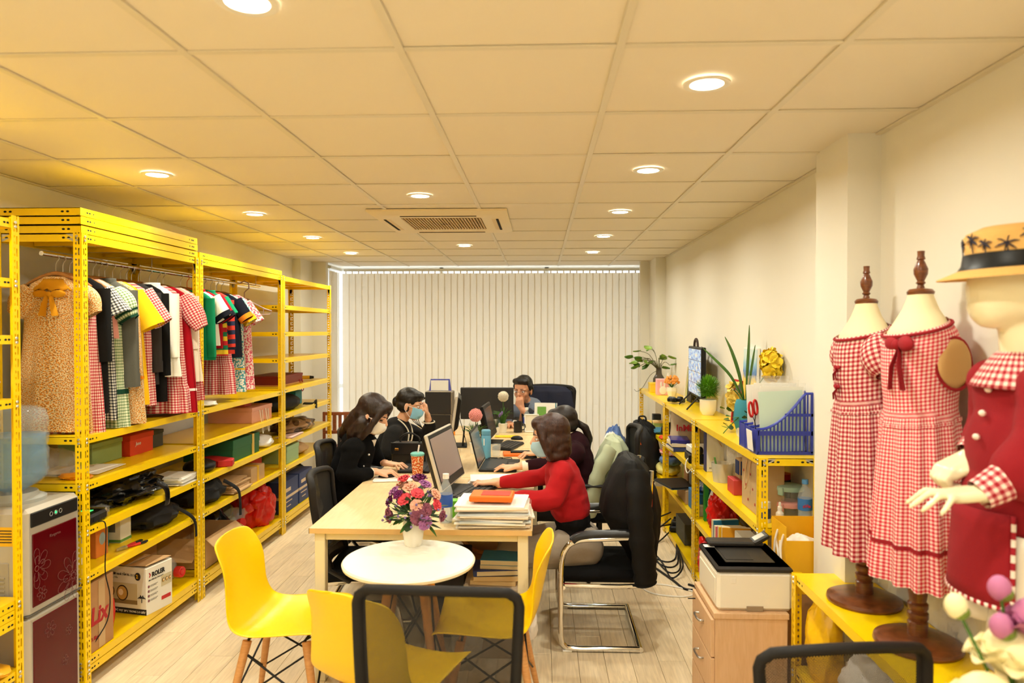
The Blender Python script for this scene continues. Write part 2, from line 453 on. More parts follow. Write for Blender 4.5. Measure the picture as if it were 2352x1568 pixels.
# vertical blinds
slat_m = mat('blind_fabric', (232, 224, 206), .8, bump=(300, .1)); nt, N, L, bs = nodes(slat_m)
tr = N.new('ShaderNodeBsdfTranslucent'); tr.inputs[0].default_value = lin((235, 224, 202)) + (1,)
mx = N.new('ShaderNodeMixShader'); mx.inputs[0].default_value = .27; L.new(bs.outputs[0], mx.inputs[1]); L.new(tr.outputs[0], mx.inputs[2]); L.new(mx.outputs[0], N['Material Output'].inputs[0])
def slat_mesh(w=.089, h=2.30):
    b = MB(); b.grid(lambda u, v: Vector(((u - .5) * w, .0009 * (1 - (2 * u - 1) ** 2), -v * h)), 4, 1); return b
t = thing('vertical_blind', 'grey white vertical blind drawn across the whole rear window', 'blind', (0, 8.60, 0))
b = MB(); b.box((-.575, 0, CEIL - .045), (3.62, .045, .032), .004); b.build('headrail', mat('blind_rail', (226, 230, 226), .35), t)
random.seed(5)
for k in range(47):
    x = -2.36 + k * .0778
    o = slat_mesh().build('slat', slat_m, t, (x, 0, CEIL - .085), (0, 0, radians(1.6 + random.uniform(-.4, .4))))
    b = MB(); b.box((0, 0, .012), (.016, .006, .03)); b.build('carrier', WHITE, o, smooth=0)
t = thing('vertical_blind', 'narrow open vertical blind with bright gaps at the left window corner', 'blind', (-2.42, 8.14, 0))
b = MB(); b.box((0, .24, CEIL - .045), (.04, .52, .032), .004); b.build('headrail', MATS['blind_rail'], t)
for k in range(6):
    slat_mesh().build('slat', slat_m, t, (0, .03 + k * .062, CEIL - .085), (0, 0, radians(84 + 3 * k)))
b = MB(); b.tube([(.0, -.02, CEIL - .06), (.0, -.025, 1.3)], .003, 5); b.build('cord', WHITE, t)
# ------------------------------------------------------------ yellow slotted-angle shelving
GAL = mat('galvanised_bolt', (205, 203, 195), .35, .8)
def post_mesh(h, fx, fy, w=.04):
    """L-shaped slotted upright, corner at the origin, flanges run towards +fx*x and +fy*y"""
    b = MB()
    b.grid(lambda u, v: Vector((u * w * fx, 0, v * h)), 1, 1, uvs=(1, h))
    b.grid(lambda u, v: Vector((0, u * w * fy, v * h)), 1, 1, uvs=(1, h))
    return b
def shelf_mesh(lx, ly, lip=.036, ends=True):
    """tray with folded lips; origin at the middle of its top face"""
    b = MB(); x, y = lx / 2, ly / 2
    b.box((0, 0, -.0015), (lx, ly, .003))
    for sx in (-1, 1): b.box((sx * (x - .001), 0, -lip / 2), (.002, ly, lip)); b.box((sx * (x - .008), 0, -lip + .001), (.014, ly, .002))
    for sy in (-1, 1): b.box((0, sy * (y - .001), -lip / 2), (lx, .002, lip))
    for k in (-1, 0, 1): b.box((0, k * ly * .25, -.014), (lx - .01, .05, .022))
    for sx in (-1, 1):      # slots punched near the ends of the long lips
        for sy in (-1, 1):
            for q, dy in enumerate((.052, .07, .10)):
                M = Matrix.Translation((sx * (x + .0004), sy * (y - dy), -lip * .5)) @ Matrix.Rotation(sx * pi / 2, 4, 'Y')
                b.lathe([(.0, .0), (.0045, .0)], 8, mi=1, M=M, cap=False, sy=1.7 if q < 2 else 1)
    for sy in (-1, 1):
        for sx in (-1, 1):
            for dx in (.06, .085):
                M = Matrix.Translation((sx * (x - dx), sy * (y + .0004), -lip * .5)) @ Matrix.Rotation(-sy * pi / 2, 4, 'X')
                b.lathe([(.0, .0), (.005, .0)], 8, mi=1, M=M, cap=False, sx=1.6)
    return b
def shelving(name, label, x0, x1, y0, y1, levels, top, gusset=None, extra=()):
    """x0 = aisle side, x1 = wall side"""
    t = thing(name, label, 'shelf unit', ((x0 + x1) / 2, (y0 + y1) / 2, 0), 0, None)
    cx, cy = (x0 + x1) / 2, (y0 + y1) / 2; lo_x, hi_x = min(x0, x1) - cx, max(x0, x1) - cx
    posts = {}
    for sx, px in ((1, lo_x), (-1, hi_x)):
        for sy, py in ((1, y0 - cy), (-1, y1 - cy)):
            o = post_mesh(top, sx, sy).build('post', YELS, t, (px, py, 0), smooth=0, solid=.0025)
            bb = MB()
            for z in levels:
                for dz in (-.012, -.03):
                    M = Matrix.Translation((sx * .022, -sy * .002, z + dz)) @ Matrix.Rotation(sy * pi / 2, 4, 'X'); bb.lathe([(.0, .004), (.005, .0035), (.0065, 0)], 8, M=M, cap=False)
                    M = Matrix.Translation((-sx * .002, sy * .022, z + dz)) @ Matrix.Rotation(-sx * pi / 2, 4, 'Y'); bb.lathe([(.0, .004), (.005, .0035), (.0065, 0)], 8, M=M, cap=False)
            bb.build('bolt', GAL, o)['kind'] = 'stuff'
            if gusset:
                for z in (top - .036,) + tuple(gusset):
                    g = MB(); g.prism([(0, 0), (.075, 0), (.03, -.02), (.02, -.075), (0, -.075)], -.001, .001, M=Matrix.Translation((sx * .003, sy * .004, z + .03)) @ Matrix.Rotation(pi / 2, 4, 'X') @ Matrix.Scale(sx, 4, (1, 0, 0)))
                    g.build('gusset_plate', GAL, o, smooth=0)
    base = shelf_mesh(hi_x - lo_x - .008, (y1 - y0) - .008)
    first = None
    for z in list(levels):
        if first is None: first = base.build('shelf', [YEL, DARK], t, (0, 0, z), smooth=0)
        else:
            c = first.copy(); COL.objects.link(c); c.location = (0, 0, z); c.parent = t
    for (dx, dy, z) in extra:
        c = first.copy(); COL.objects.link(c); c.location = (dx, dy, z); c.parent = t; c.name = 'loose_shelf'
    return t
XF, XBK = -2.133, -2.56
shelving('yellow_shelving', 'yellow slotted steel shelving cut by the left edge of the picture', XF, XBK, 1.64, 2.845, (2.15, 1.91, 1.68, 1.42, .60, .31), 2.165, extra=((0, 0, .562), (0, 0, .524)))
shelving('yellow_shelving', 'tall yellow steel shelving beside the water dispenser with hanging dresses', XF, XBK, 3.245, 4.385, (2.15, 1.20, .98, .765, .545, .145, .105), 2.155, gusset=(2.10,), extra=((.0, .0, 2.19), (.006, -.012, 2.23), (.004, -.012, 2.27)))
shelving('yellow_shelving', 'middle tall yellow steel shelving with shirts hung above gift boxes', XF, XBK, 4.40, 5.835, (2.15, 1.20, .985, .765, .545, .145, .105), 2.155, gusset=(2.10,), extra=((.0, .0, 2.19),))
shelving('yellow_shelving', 'farthest left yellow steel shelving with eight shelves by the window', XF, XBK, 5.85, 7.205, (2.15, 1.91, 1.685, 1.463, 1.21, .995, .768, .55, .145, .105), 2.155, gusset=(2.10,))
RXF, RXB = 1.045, 1.338
shelving('yellow_shelving', 'nearest waist high yellow shelving on the right carrying the blue file basket', RXF, RXB, 3.43, 4.885, (1.09, .757, .42, .06), 1.092, gusset=(1.05,))
shelving('yellow_shelving', 'middle waist high yellow shelving on the right under the television', RXF, RXB, 4.90, 6.045, (1.09, .757, .42, .06), 1.092)
shelving('yellow_shelving', 'farthest waist high yellow shelving on the right under the trailing plant', RXF, RXB, 6.06, 7.53, (1.09, .757, .42, .06), 1.092)
shelving('yellow_shelving', 'low yellow shelving carrying the two wooden dress stands', RXF, RXB, 1.35, 2.985, (.695, .31, .06), .697)
t = thing('clothes_rail', 'chrome tube clothes rail under the tops of the yellow shelving', 'clothes rail', (-2.33, 4.55, 2.06))
b = MB(); b.cyl((0, -1.30, 0), (0, 1.29, 0), .011, n=14); b.build('rail_tube', CHROME, t)
for y in (-1.05, -.35, .3, 1.22):
    b = MB(); b.tube([(0, y, -.012), (0, y, .012), (0, y, .085)], .0025, 6); b.build('rail_hook', STEEL, t)
# ------------------------------------------------------------ hanging clothes
hang_w = wood('hanger_wood', (150, 98, 48), (188, 132, 72), 9, (2, 14, 14), .4)
def hanger_build(root, mw=None, hook=STEEL, span=.20, plastic=False):
    """origin at the crest of the shoulders, rail .075 above"""
    b = MB(); P = []
    for i in range(13):
        u = -1 + i / 6; P.append((u * span, 0, -.012 - .06 * abs(u) ** 1.6))
    b.tube(P, [.006 + .005 * (1 - abs(-1 + i / 6)) for i in range(13)], 8, flat=1.0); b.build('shoulder_bar', mw or hang_w, root)
    b = MB(); P = [(0, 0, -.01), (0, 0, .03)] + [(.0 + .017 * sin(a), 0, .061 - .017 * cos(a)) for a in [radians(x) for x in (20, 60, 100, 140, 180, 220, 255)]]
    b.tube(P, .0022, 6); b.build('hook', hook, root)
def hanger(Y, X, yaw, label, z=1.986, **k):
    t = thing('clothes_hanger', label, 'hanger', (X, Y, z), yaw, 'hangers on the rail'); hanger_build(t, **k); return t
def garment(name, label, cat, Y, xr, L, m, hw=.17, sw=.125, hd=.05, sleeve=None, collar=None, bands=(), folds=7, amp=.012, yaw=0, dz=0, hem=0, neck_m=None, seed=0, bow=None, tiers=()):
    """xr = X of the hem's aisle-side edge; sleeve = (kind, length, radius, cuff material, material)"""
    xc = xr - hw; z0 = 1.958 + dz
    t = thing(name, label, cat, (xc, Y, z0), yaw, 'clothes on the rail')
    rnd = random.Random(seed)
    ph = rnd.uniform(0, 6); ph2 = rnd.uniform(0, 6)
    def shape(z):       # half width, half depth at height z (0 .. -L)
        s = -z
        if s < .05: k = s / .05; return .045 + (sw - .045) * k ** .8, .014 + .018 * k
        k = min(1, (s - .05) / (L - .05)); kk = k ** .85
        return sw + (hw - sw) * kk, .032 + (hd - .032) * kk
    def pt(u, v, off=0):
        z = -v * L; w, d = shape(z); a = 2 * pi * u
        k = max(0, min(1, (v - .2) / .8)); f = amp * k * sin(folds * a + ph + 2 * v) + amp * .5 * k * sin((folds * 1.7) * a + ph2)
        ca, sa = cos(a), sin(a)
        x = (w + off + f) * math.copysign(abs(ca) ** .8, ca); y = (d + off + f) * math.copysign(abs(sa) ** .8, sa)
        zz = z + (hem * sin(3 * a + ph) if v > .97 else 0)
        for tz in tiers:
            if v * L > tz: x *= 1.06; y *= 1.15
        return Vector((x, y, zz))
    b = MB(); b.grid(pt, 44, 22, uvs=(2 * hw * 2.2, L)); b.build('bodice_and_skirt' if cat == 'dress' else 'body', m, t, smooth=60)
    for (a, c, bm) in bands:
        q = MB(); q.grid(lambda u, v: pt(u, (a + (c - a) * v) / L, .003), 44, 2, uvs=(2 * hw * 2.2, c - a)); q.build('trim_band', bm, t, smooth=60)
    if sleeve:
        kind, sl, sr, cm, sm = sleeve
        for sg in (1, -1):
            ang = radians({'puff': 30, 'short': 34, 'long': 5, 'flare': 26, 'cap': 40}[kind]) ; S = Vector((sg * (sw - .028), 0, -.055)); dr = Vector((sg * sin(ang), -.05, -cos(ang)))
            side = Vector((dr.z, 0, -dr.x)) ; side.normalize()
            def rad(v):
                if kind == 'puff': return sr * (.75 + .55 * sin(pi * min(1, v * 1.02)) ** .8) if v < .92 else sr * .8
                if kind == 'flare': return sr * (.75 + .6 * v)
                if kind == 'long': return sr * (1.05 - .35 * v)
                return sr * (1 - .05 * v)
            def sp(u, v, off=0):
                a = 2 * pi * u; r = rad(v) + off + .0035 * sin(5 * a + ph) * v
                p = S + dr * (sl * v) + (Vector((0, 0, -.02 * v * v)) if kind == 'long' else Vector())
                return p + side * (r * cos(a)) + Vector((0, 1, 0)) * (r * .62 * sin(a))
            q = MB(); q.grid(sp, 22, 12, uvs=(sr * 6, sl)); o = q.build('sleeve', sm or m, t, smooth=60)
            if cm:
                q = MB(); c0 = .80 if kind != 'long' else .9
                q.grid(lambda u, v: sp(u, c0 + (1.04 - c0) * v, .003), 22, 2, uvs=(sr * 6, sl * .2)); q.build('cuff', cm, o, smooth=60)
    if collar:
        kind, cm = collar
        def cp(u, v):
            a = 2 * pi * u; r = .050 + (.042 if kind != 'band' else .008) * v; wv = .010 * sin(14 * a) * v if kind == 'ruffle' else 0
            w, d = (r * 1.15, .022 + .028 * v) if kind != 'band' else (.05 + .004 * v, .022)
            return Vector((w * cos(a) , d * sin(a) + wv * .4, -.012 - .042 * v + wv * .6 - (.012 * (sin(a) < -.2) * v) if kind != 'band' else .012 - .03 * v))
        q = MB(); q.grid(cp, 48, 4, uvs=(.4, .07)); q.build('collar', cm, t, smooth=60, solid=.003)
    if bow:
        q = MB()
        for sg in (-1, 1):
            q.ell((sg * .04, -.052, -.085), (.036, .008, .018), 10, 7); q.tube([(sg * .008, -.055, -.09), (sg * .02, -.06, -.14), (sg * .03, -.058, -.19)], [.008, .013, .016], 6, flat=.25)
        q.ell((0, -.056, -.086), (.013, .011, .013), 10, 7); q.build('ribbon_bow', bow, t)
    return t
fab = lambda n, c, **k: mat('cloth_' + n, c, .9, bump=(220, .15), spec=.2, **k)
G_RED = gingham('red_gingham', (178, 22, 38), (240, 222, 205), .0075)
G_BLK = gingham('black_gingham', (22, 22, 26), (236, 230, 214), .0075)
G_GRN = gingham('green_gingham', (96, 124, 78), (226, 228, 196), .0075)
F_ORG = floral('orange_floral', [(0, (196, 104, 24)), (.2, (232, 158, 52)), (.4, (240, 216, 168)), (.8, (206, 160, 90))], 140, speck=(78, 72, 62))
F_TEAL = floral('teal_floral', [(0, (228, 196, 90)), (.12, (238, 236, 222)), (.42, (84, 158, 160)), (.8, (60, 128, 136))], 70)
F_PINK = floral('pink_floral', [(0, (214, 70, 96)), (.3, (236, 150, 150)), (.5, (242, 222, 206)), (.9, (200, 96, 110))], 60)
RED, DGRN, GREY, YL, CHAR, BLK, WHT, CREAM, GRN, NAVY, ORG = (fab('red', (168, 14, 28)), fab('dark_green', (22, 62, 44)), fab('grey_marl', (88, 87, 78), var=(.15, 300)), fab('mustard_yellow', (238, 186, 24)), fab('charcoal', (52, 49, 48)), fab('black', (19, 18, 17)), fab('white', (240, 236, 222)), fab('cream', (232, 218, 196)), fab('green', (16, 132, 88)), fab('navy', (17, 19, 30)), fab('orange', (232, 132, 30)))
STR = stripes('rugby_stripes', [(206, 52, 34), (32, 40, 72)], .028)
STG = stripes('green_stripes', [(20, 120, 78), (232, 196, 40), (190, 30, 36)], .03)
LACE = mat('white_lace', (240, 230, 222), .9)
DR = 'dress'
garment('floral_dress', 'orange floral dress with mustard bow hung facing forward at the rail end', DR, 3.35, -2.17, .745, F_ORG, hw=.165, sw=.13, sleeve=('puff', .15, .055, None, None), collar=('ruffle', fab('mustard_orange', (206, 142, 24))), bow=MATS['cloth_mustard_orange'], seed=1, yaw=.12)
garment('gingham_dress', 'red gingham skirt hem showing beneath the forward facing floral dress', DR, 3.40, -2.15, .765, G_RED, hw=.16, seed=2, yaw=.1)
garment('black_coat', 'long plain black coat beside the black and white gingham dress', 'coat', 3.45, -2.14, .67, BLK, hw=.13, sleeve=('long', .34, .045, None, None), seed=3, hd=.04, amp=.004)
garment('gingham_dress', 'black and white gingham dress with ruffled collar', DR, 3.505, -2.135, .71, G_BLK, hw=.16, sleeve=('flare', .15, .06, None, None), collar=('ruffle', G_BLK), seed=4, yaw=.1)
garment('pink_blouse', 'pale pink blouse squeezed between two gingham dresses', 'blouse', 3.535, -2.16, .30, fab('pale_pink', (228, 160, 150)), hw=.12, seed=5)
garment('gingham_dress', 'green gingham dress with dark green cuffs', DR, 3.57, -2.125, .755, G_GRN, hw=.165, sleeve=('puff', .17, .06, DGRN, None), bands=((.56, .585, DGRN),), seed=6, yaw=.1)
garment('grey_sweatshirt', 'grey marl sweatshirt with long sleeves', 'sweatshirt', 3.635, -2.10, .54, GREY, hw=.16, sw=.13, hd=.06, sleeve=('long', .46, .06, GREY, None), collar=('band', GREY), seed=7, amp=.005)
garment('floral_dress', 'orange floral dress with ruffled neck behind the grey sweatshirt', DR, 3.685, -2.09, .75, F_ORG, hw=.165, collar=('ruffle', F_ORG), bands=((.50, .515, ORG),), seed=8, yaw=.08)
garment('yellow_dress', 'mustard yellow dress with dark edged sleeves', DR, 3.735, -2.115, .66, YL, hw=.15, sleeve=('flare', .21, .055, None, None), bands=(), seed=9, yaw=.1)
garment('gingham_dress', 'red gingham dress with wide banded sleeves beside the yellow dress', DR, 3.805, -2.115, .67, G_RED, hw=.145, sleeve=('short', .20, .055, None, None), seed=10, yaw=.1)
garment('grey_shirt', 'dark grey shirt beside a black one', 'shirt', 3.875, -2.12, .56, CHAR, hw=.13, hd=.04, sleeve=('long', .40, .05, CHAR, None), seed=11, amp=.004)
garment('black_shirt', 'long black shirt left of the white blouse', 'shirt', 3.935, -2.105, .66, BLK, hw=.13, hd=.04, sleeve=('long', .44, .048, None, None), seed=12, amp=.004)
garment('gingham_dress', 'tiered red gingham dress under the white blouse', DR, 4.06, -2.045, .735, G_RED, hw=.17, hd=.06, tiers=(.6,), seed=13, folds=9)
garment('white_blouse', 'long white cotton blouse with full sleeves', 'blouse', 3.985, -2.05, .52, WHT, hw=.165, hd=.065, sleeve=('long', .34, .06, None, None), seed=14, amp=.014, collar=('band', WHT))
garment('red_dress', 'dark red dress with gingham puff sleeves and white lace hem band', DR, 4.17, -2.065, .75, RED, hw=.165, sleeve=('puff', .22, .052, None, G_RED), bands=((.605, .62, LACE),), seed=15, yaw=.12)
garment('cream_blouse', 'plain cream blouse behind the yellow post', 'blouse', 4.265, -2.07, .57, CREAM, hw=.16, hd=.06, sleeve=('long', .3, .055, None, None), seed=16)
garment('gingham_skirt', 'red gingham hem low behind the cream blouse', 'skirt', 4.325, -2.09, .69, G_RED, hw=.15, seed=17)
garment('green_shirt', 'plain bright green long shirt at the near end of the middle shelving', 'shirt', 4.54, -2.10, .45, GRN, hw=.15, sleeve=('long', .36, .045, None, None), seed=18, amp=.006)
garment('white_polo', 'white polo shirt with navy striped cuffs', 'shirt', 4.625, -2.13, .36, WHT, hw=.13, sleeve=('short', .15, .062, NAVY, None), collar=('band', RED), seed=19)
garment('red_polo', 'dark red polo shirt with white and navy cuffs', 'shirt', 4.69, -2.13, .38, RED, hw=.13, sleeve=('short', .15, .055, NAVY, None), seed=20)
garment('green_polo', 'green polo shirt with a yellow and red striped body', 'shirt', 4.75, -2.12, .43, STG, hw=.13, sleeve=('short', .13, .05, None, GRN), collar=('band', GRN), seed=21)
garment('striped_shirt', 'orange red and navy striped rugby shirt', 'shirt', 4.81, -2.105, .42, STR, hw=.13, sleeve=('long', .3, .04, None, None), seed=22)
garment('gingham_dress', 'red gingham dress with ruffle neck and ruffled skirt on the middle shelving', DR, 4.87, -2.14, .70, G_RED, hw=.17, hd=.07, collar=('ruffle', G_RED), tiers=(.5,), seed=23, folds=9, amp=.014)
garment('navy_tee', 'navy t-shirt with orange cuffs', 'shirt', 4.965, -2.115, .45, NAVY, hw=.135, sleeve=('short', .15, .052, ORG, None), seed=24, amp=.005)
garment('floral_dress', 'teal dress with white flowers and yellow cuffs', DR, 5.055, -2.12, .70, F_TEAL, hw=.15, sleeve=('short', .17, .052, YL, None), bands=((.53, .54, YL),), seed=25)
garment('floral_dress', 'pink floral dress at the far end of the row', DR, 5.135, -2.10, .69, F_PINK, hw=.145, sleeve=('flare', .17, .05, None, None), seed=26)
hy = [3.35, 3.40, 3.45, 3.505, 3.57, 3.635, 3.685, 3.735, 3.805, 3.875, 3.935, 3.985, 4.055, 4.17, 4.265, 4.325, 4.54, 4.69, 4.75, 4.87, 4.965, 5.055, 5.135]
hn = ['orange floral dress with the bow', 'hidden red gingham skirt', 'long black coat', 'black and white gingham dress', 'green gingham dress', 'grey sweatshirt', 'second orange floral dress', 'mustard yellow dress', 'banded red gingham dress', 'dark grey shirt', 'long black shirt', 'tiered red gingham dress', 'white blouse', 'dark red dress', 'cream blouse', 'low gingham hem', 'bright green shirt', 'red polo shirt', 'green polo shirt', 'ruffled gingham dress', 'navy t-shirt', 'teal floral dress', 'pink floral dress']
for y, n in zip(hy, hn): hanger(y, -2.33, random.uniform(-.08, .15), f'brown wooden clothes hanger holding the {n}', span=.15)
t = hanger(4.625, -2.33, .1, 'orange plastic clothes hanger holding the white polo shirt', mw=mat('orange_plastic', (232, 92, 20), .4), hook=MATS['orange_plastic'], span=.13)
t = thing('clothes_hanger', 'empty mauve plastic clothes hanger at the end of the rail', 'hanger', (-2.30, 5.47, 1.952), radians(24), 'hangers on the rail')
mv = mat('mauve_plastic', (176, 150, 138), .4)
b = MB(); b.tube([(-.19, 0, -.125), (-.20, 0, -.10), (-.15, 0, -.085), (-.045, 0, -.03), (0, 0, -.015), (.045, 0, -.03), (.15, 0, -.085), (.20, 0, -.10), (.19, 0, -.125), (.14, 0, -.13), (0, 0, -.13), (-.14, 0, -.13)], .0055, 8, closed=True)
for s in (-1, 1): b.cyl((s * .14, 0, -.08), (s * .14, 0, -.13), .004, n=6)
b.build('frame', mv, t)
b = MB(); b.tube([(0, 0, -.015), (0, 0, .04), (.012, 0, .055), (.034, 0, .075), (.03, 0, .115), (0, 0, .13), (-.028, 0, .115), (-.032, 0, .10)], .005, 8); b.build('hook', mv, t)
b = MB(); b.tube([(.045 * cos(a), 0, -.032 + .028 * sin(a)) for a in [k * pi / 8 for k in range(16)]], .0045, 6, closed=True); b.build('loop', mv, t)
# ------------------------------------------------------------ goods on the left shelves
def carton(name, label, cat, x0, x1, y0, y1, z, h, m, lid=None, lidh=.03, flaps=0, tape=None, rz=0, group=None, open_=False):
    cx, cy = (x0 + x1) / 2, (y0 + y1) / 2; lx, ly = x1 - x0, y1 - y0
    t = thing(name, label, cat, (cx, cy, z), rz, group)
    b = MB()
    if open_:
        for sx in (-1, 1): b.box((sx * (lx / 2 - .002), 0, h / 2), (.004, ly, h))
        for sy in (-1, 1): b.box((0, sy * (ly / 2 - .002), h / 2), (lx, .004, h))
        b.box((0, 0, .002), (lx, ly, .004))
    else: b.box((0, 0, h / 2), (lx, ly, h), .003)
    b.build('box_body', m, t, smooth=0)
    if lid:
        b = MB(); b.box((0, 0, h - lidh / 2 + .003), (lx + .006, ly + .006, lidh), .002); b.build('lid', lid, t, smooth=0)
    if tape:
        b = MB(); b.box((0, 0, h / 2 + .001), (lx + .004, .035, h + .004), .001); b.build('tape', tape, t, smooth=0)
    if flaps:
        for k in range(4):
            a = k * pi / 2; w = (lx if k % 2 else ly); d = (ly if k % 2 else lx)
            M = Matrix.Rotation(a, 4, 'Z') @ Matrix.Translation((d / 2, 0, h)) @ Matrix.Rotation(radians(28 if k % 2 else 40) * flaps, 4, 'Y')
            b = MB(); b.box((d * .22, 0, 0), (d * .44, w, .004), M=M); b.build('flap', m, t, smooth=0)
    return t
def lump(name, label, cat, c, d, m, seed=0, amp=.22, freq=2.2, crease=.12, group=None, n=34, rz=0, sink=.75, knot=False):
    """soft bag-like body standing on c (centre of its base), overall size d"""
    t = thing(name, label, cat, c, rz, group)
    o3 = Vector((seed * 3.7, seed * 1.3, seed * 2.1)); b = MB()
    def fn(u, v):
        a, ph = 2 * pi * (u % 1.0), pi * v
        q = Vector((sin(ph) * cos(a), sin(ph) * sin(a), -cos(ph)))
        r = 1 + amp * noise.noise(q * freq + o3) - crease * abs(noise.noise(q * freq * 2.3 + o3)) * 1.6 + crease * .5 * noise.noise(q * freq * 6 + o3)
        p = q * r; p.z = max(p.z, -sink)
        return Vector((p.x * d[0] / 2, p.y * d[1] / 2, (p.z + sink) * d[2] / (1 + sink)))
    b.grid(fn, n, n // 2, uvs=(d[0] * 3, d[2])); b.build('bag_body', m, t, smooth=50)
    if knot:
        b = MB()
        for s in (-1, 1): b.tube([(0, 0, d[2] * .93), (s * d[0] * .12, .01, d[2] * 1.05), (s * d[0] * .22, 0, d[2] * 1.0)], [.012, .018, .006], 7, flat=.5)
        b.build('knot', m, t)
    return t
def sheets(name, label, c, d, n=6, m=None, seed=1, spread=.02, rz=0, group=None, cat='papers', cols=None):
    t = thing(name, label, cat, c, rz, group); r = random.Random(seed); h = d[2] / n
    for k in range(n):
        b = MB(); b.box((r.uniform(-1, 1) * spread, r.uniform(-1, 1) * spread, h * (k + .5)), (d[0], d[1], h * .92), rz=r.uniform(-.12, .12))
        b.build('sheet', (cols[k % len(cols)] if cols else (m or PAPER)), t, smooth=0)
    return t
def strap(t, pts, m, r=.005, name='strap', flat=.35):
    b = MB(); b.tube(smooth_path(pts), r, 8, flat=flat); return b.build(name, m, t)
CARD = mat('cardboard', (176, 130, 84), .85, var=(.06, 14), bump=(120, .08))
CARD2 = mat('pale_cardboard', (198, 160, 112), .85, var=(.05, 14))
FILM = mat('clear_plastic_film', (235, 232, 225), .18, alpha=.28, bump=(30, .9))
BAGB = mat('black_bin_bag', (14, 13, 13), .22, bump=(26, .8))
REDP = mat('red_plastic_bag', (208, 24, 14), .3, bump=(24, .6)); setc(REDP.node_tree.nodes['Principled BSDF'], 'Subsurface Weight', 0)
NYL = mat('black_nylon', (15, 14, 14), .75, bump=(200, .2))
INK = mat('black_ink', (30, 26, 24), .7); REDI = mat('red_ink', (176, 36, 40), .7); GOLDP = mat('yellow_tape', (232, 178, 24), .5)
# near shelving cut by the frame
t = lump('wrapped_parcel', 'clear plastic wrapped parcel on the cut-off shelving, upper one', 'parcel', (-2.26, 2.70, 1.68), (.20, .22, .09), FILM, 3)
b = MB(); b.ell((-.01, 0, .03), (.06, .07, .025)); b.build('contents', mat('maroon_goods', (120, 24, 40), .7), t)
t = lump('wrapped_parcel', 'white plastic parcel bulging on the cut-off shelving above the water bottle', 'parcel', (-2.25, 2.70, 1.42), (.22, .22, .15), mat('white_plastic_bag', (236, 230, 224), .3, bump=(30, .6)), 5)
b = MB(); b.ell((.03, -.02, .05), (.05, .06, .03)); b.build('contents', MATS['maroon_goods'], t)
lump('yellow_packet', 'yellow printed packet on the lowest cut-off shelf', 'packet', (-2.24, 2.72, .31), (.24, .2, .05), mat('yellow_packet', (226, 166, 30), .35, var=(.3, 14)), 9)
# shelf B of the first unit
carton('shoe_box', 'flat green shoe box under the hanging dresses', 'box', -2.54, -2.36, 3.66, 3.93, .98, .115, mat('sage_green_card', (142, 164, 96), .7), mat('sage_green_card'), .025)
t = carton('shoe_box', 'orange red shoe box with white script on its side', 'box', -2.54, -2.33, 3.96, 4.20, .98, .115, mat('orange_red_card', (214, 62, 26), .6), mat('orange_red_card'), .03)
text(t, 'Juno', .03, (.107, -.07, .055), (pi / 2, 0, pi / 2), PAPER, shear=.3)
carton('shoe_box', 'dark grey box behind the orange red shoe box', 'box', -2.54, -2.36, 4.23, 4.37, .98, .10, mat('dark_grey_card', (70, 72, 66), .7), mat('dark_grey_card'), .02)
lump('clear_bag', 'clear plastic bag squeezed behind the water bottle', 'bag', (-2.40, 3.42, .98), (.22, .22, .14), FILM, 11)
sheets('paper_pile', 'loose papers and film beside the green shoe box', (-2.33, 3.56, .98), (.2, .27, .012), 5, seed=4, spread=.03)
lump('orange_packet', 'crumpled orange packet beside the dispenser bottle', 'packet', (-2.25, 3.36, .98), (.16, .10, .03), mat('orange_packet', (224, 140, 20), .3), 13)
# shelf C
t = lump('bin_bag', 'black shiny bin bag spread along the shelf', 'bag', (-2.33, 3.83, .765), (.40, .62, .155), BAGB, 17, amp=.3, crease=.2, n=56)
strap(t, [(.17, .1, .08), (.205, .13, .04), (.21, .14, -.02), (.20, .15, -.06)], BAGB, .018, 'trailing_tail')
sheets('paper_pile', 'white papers at the end of the black bin bag shelf', (-2.25, 4.27, .765), (.2, .2, .05), 8, seed=6, spread=.02)
t = thing('label_printer', 'small black device with green screen on the shelf edge', 'device', (-2.205, 3.37, .765), radians(4))
b = MB(); b.box((0, 0, .025), (.12, .17, .05), .012); b.build('body', BLACK, t)
b = MB(); b.box((-.01, .015, .0515), (.05, .045, .003), .001); b.build('screen', mat('green_screen', (70, 230, 120), .4, emit=1.2), t, smooth=0)
b = MB(); b.box((.0, .088, .028), (.11, .02, .05), .008); b.build('end_cap', STEEL, t)
b = MB(); b.box((.0602, -.02, .022), (.002, .05, .022), .0005); b.build('port', DARK, t, smooth=0)
t = thing('power_cable', 'thin black cable hanging down over the shelf edges', 'cable', (-2.145, 3.35, .77))
strap(t, [(-.0, .02, 0), (.028, .03, -.01), (.03, .03, -.12), (.026, .03, -.25), (.03, .06, -.38), (.02, .05, -.5), (-.015, -.02, -.6), (-.03, -.06, -.66)], BLACK, .0028, 'wire', 1)
lump('clear_bag', 'flat clear film behind the small black device', 'bag', (-2.30, 3.55, .765), (.2, .16, .05), FILM, 19)
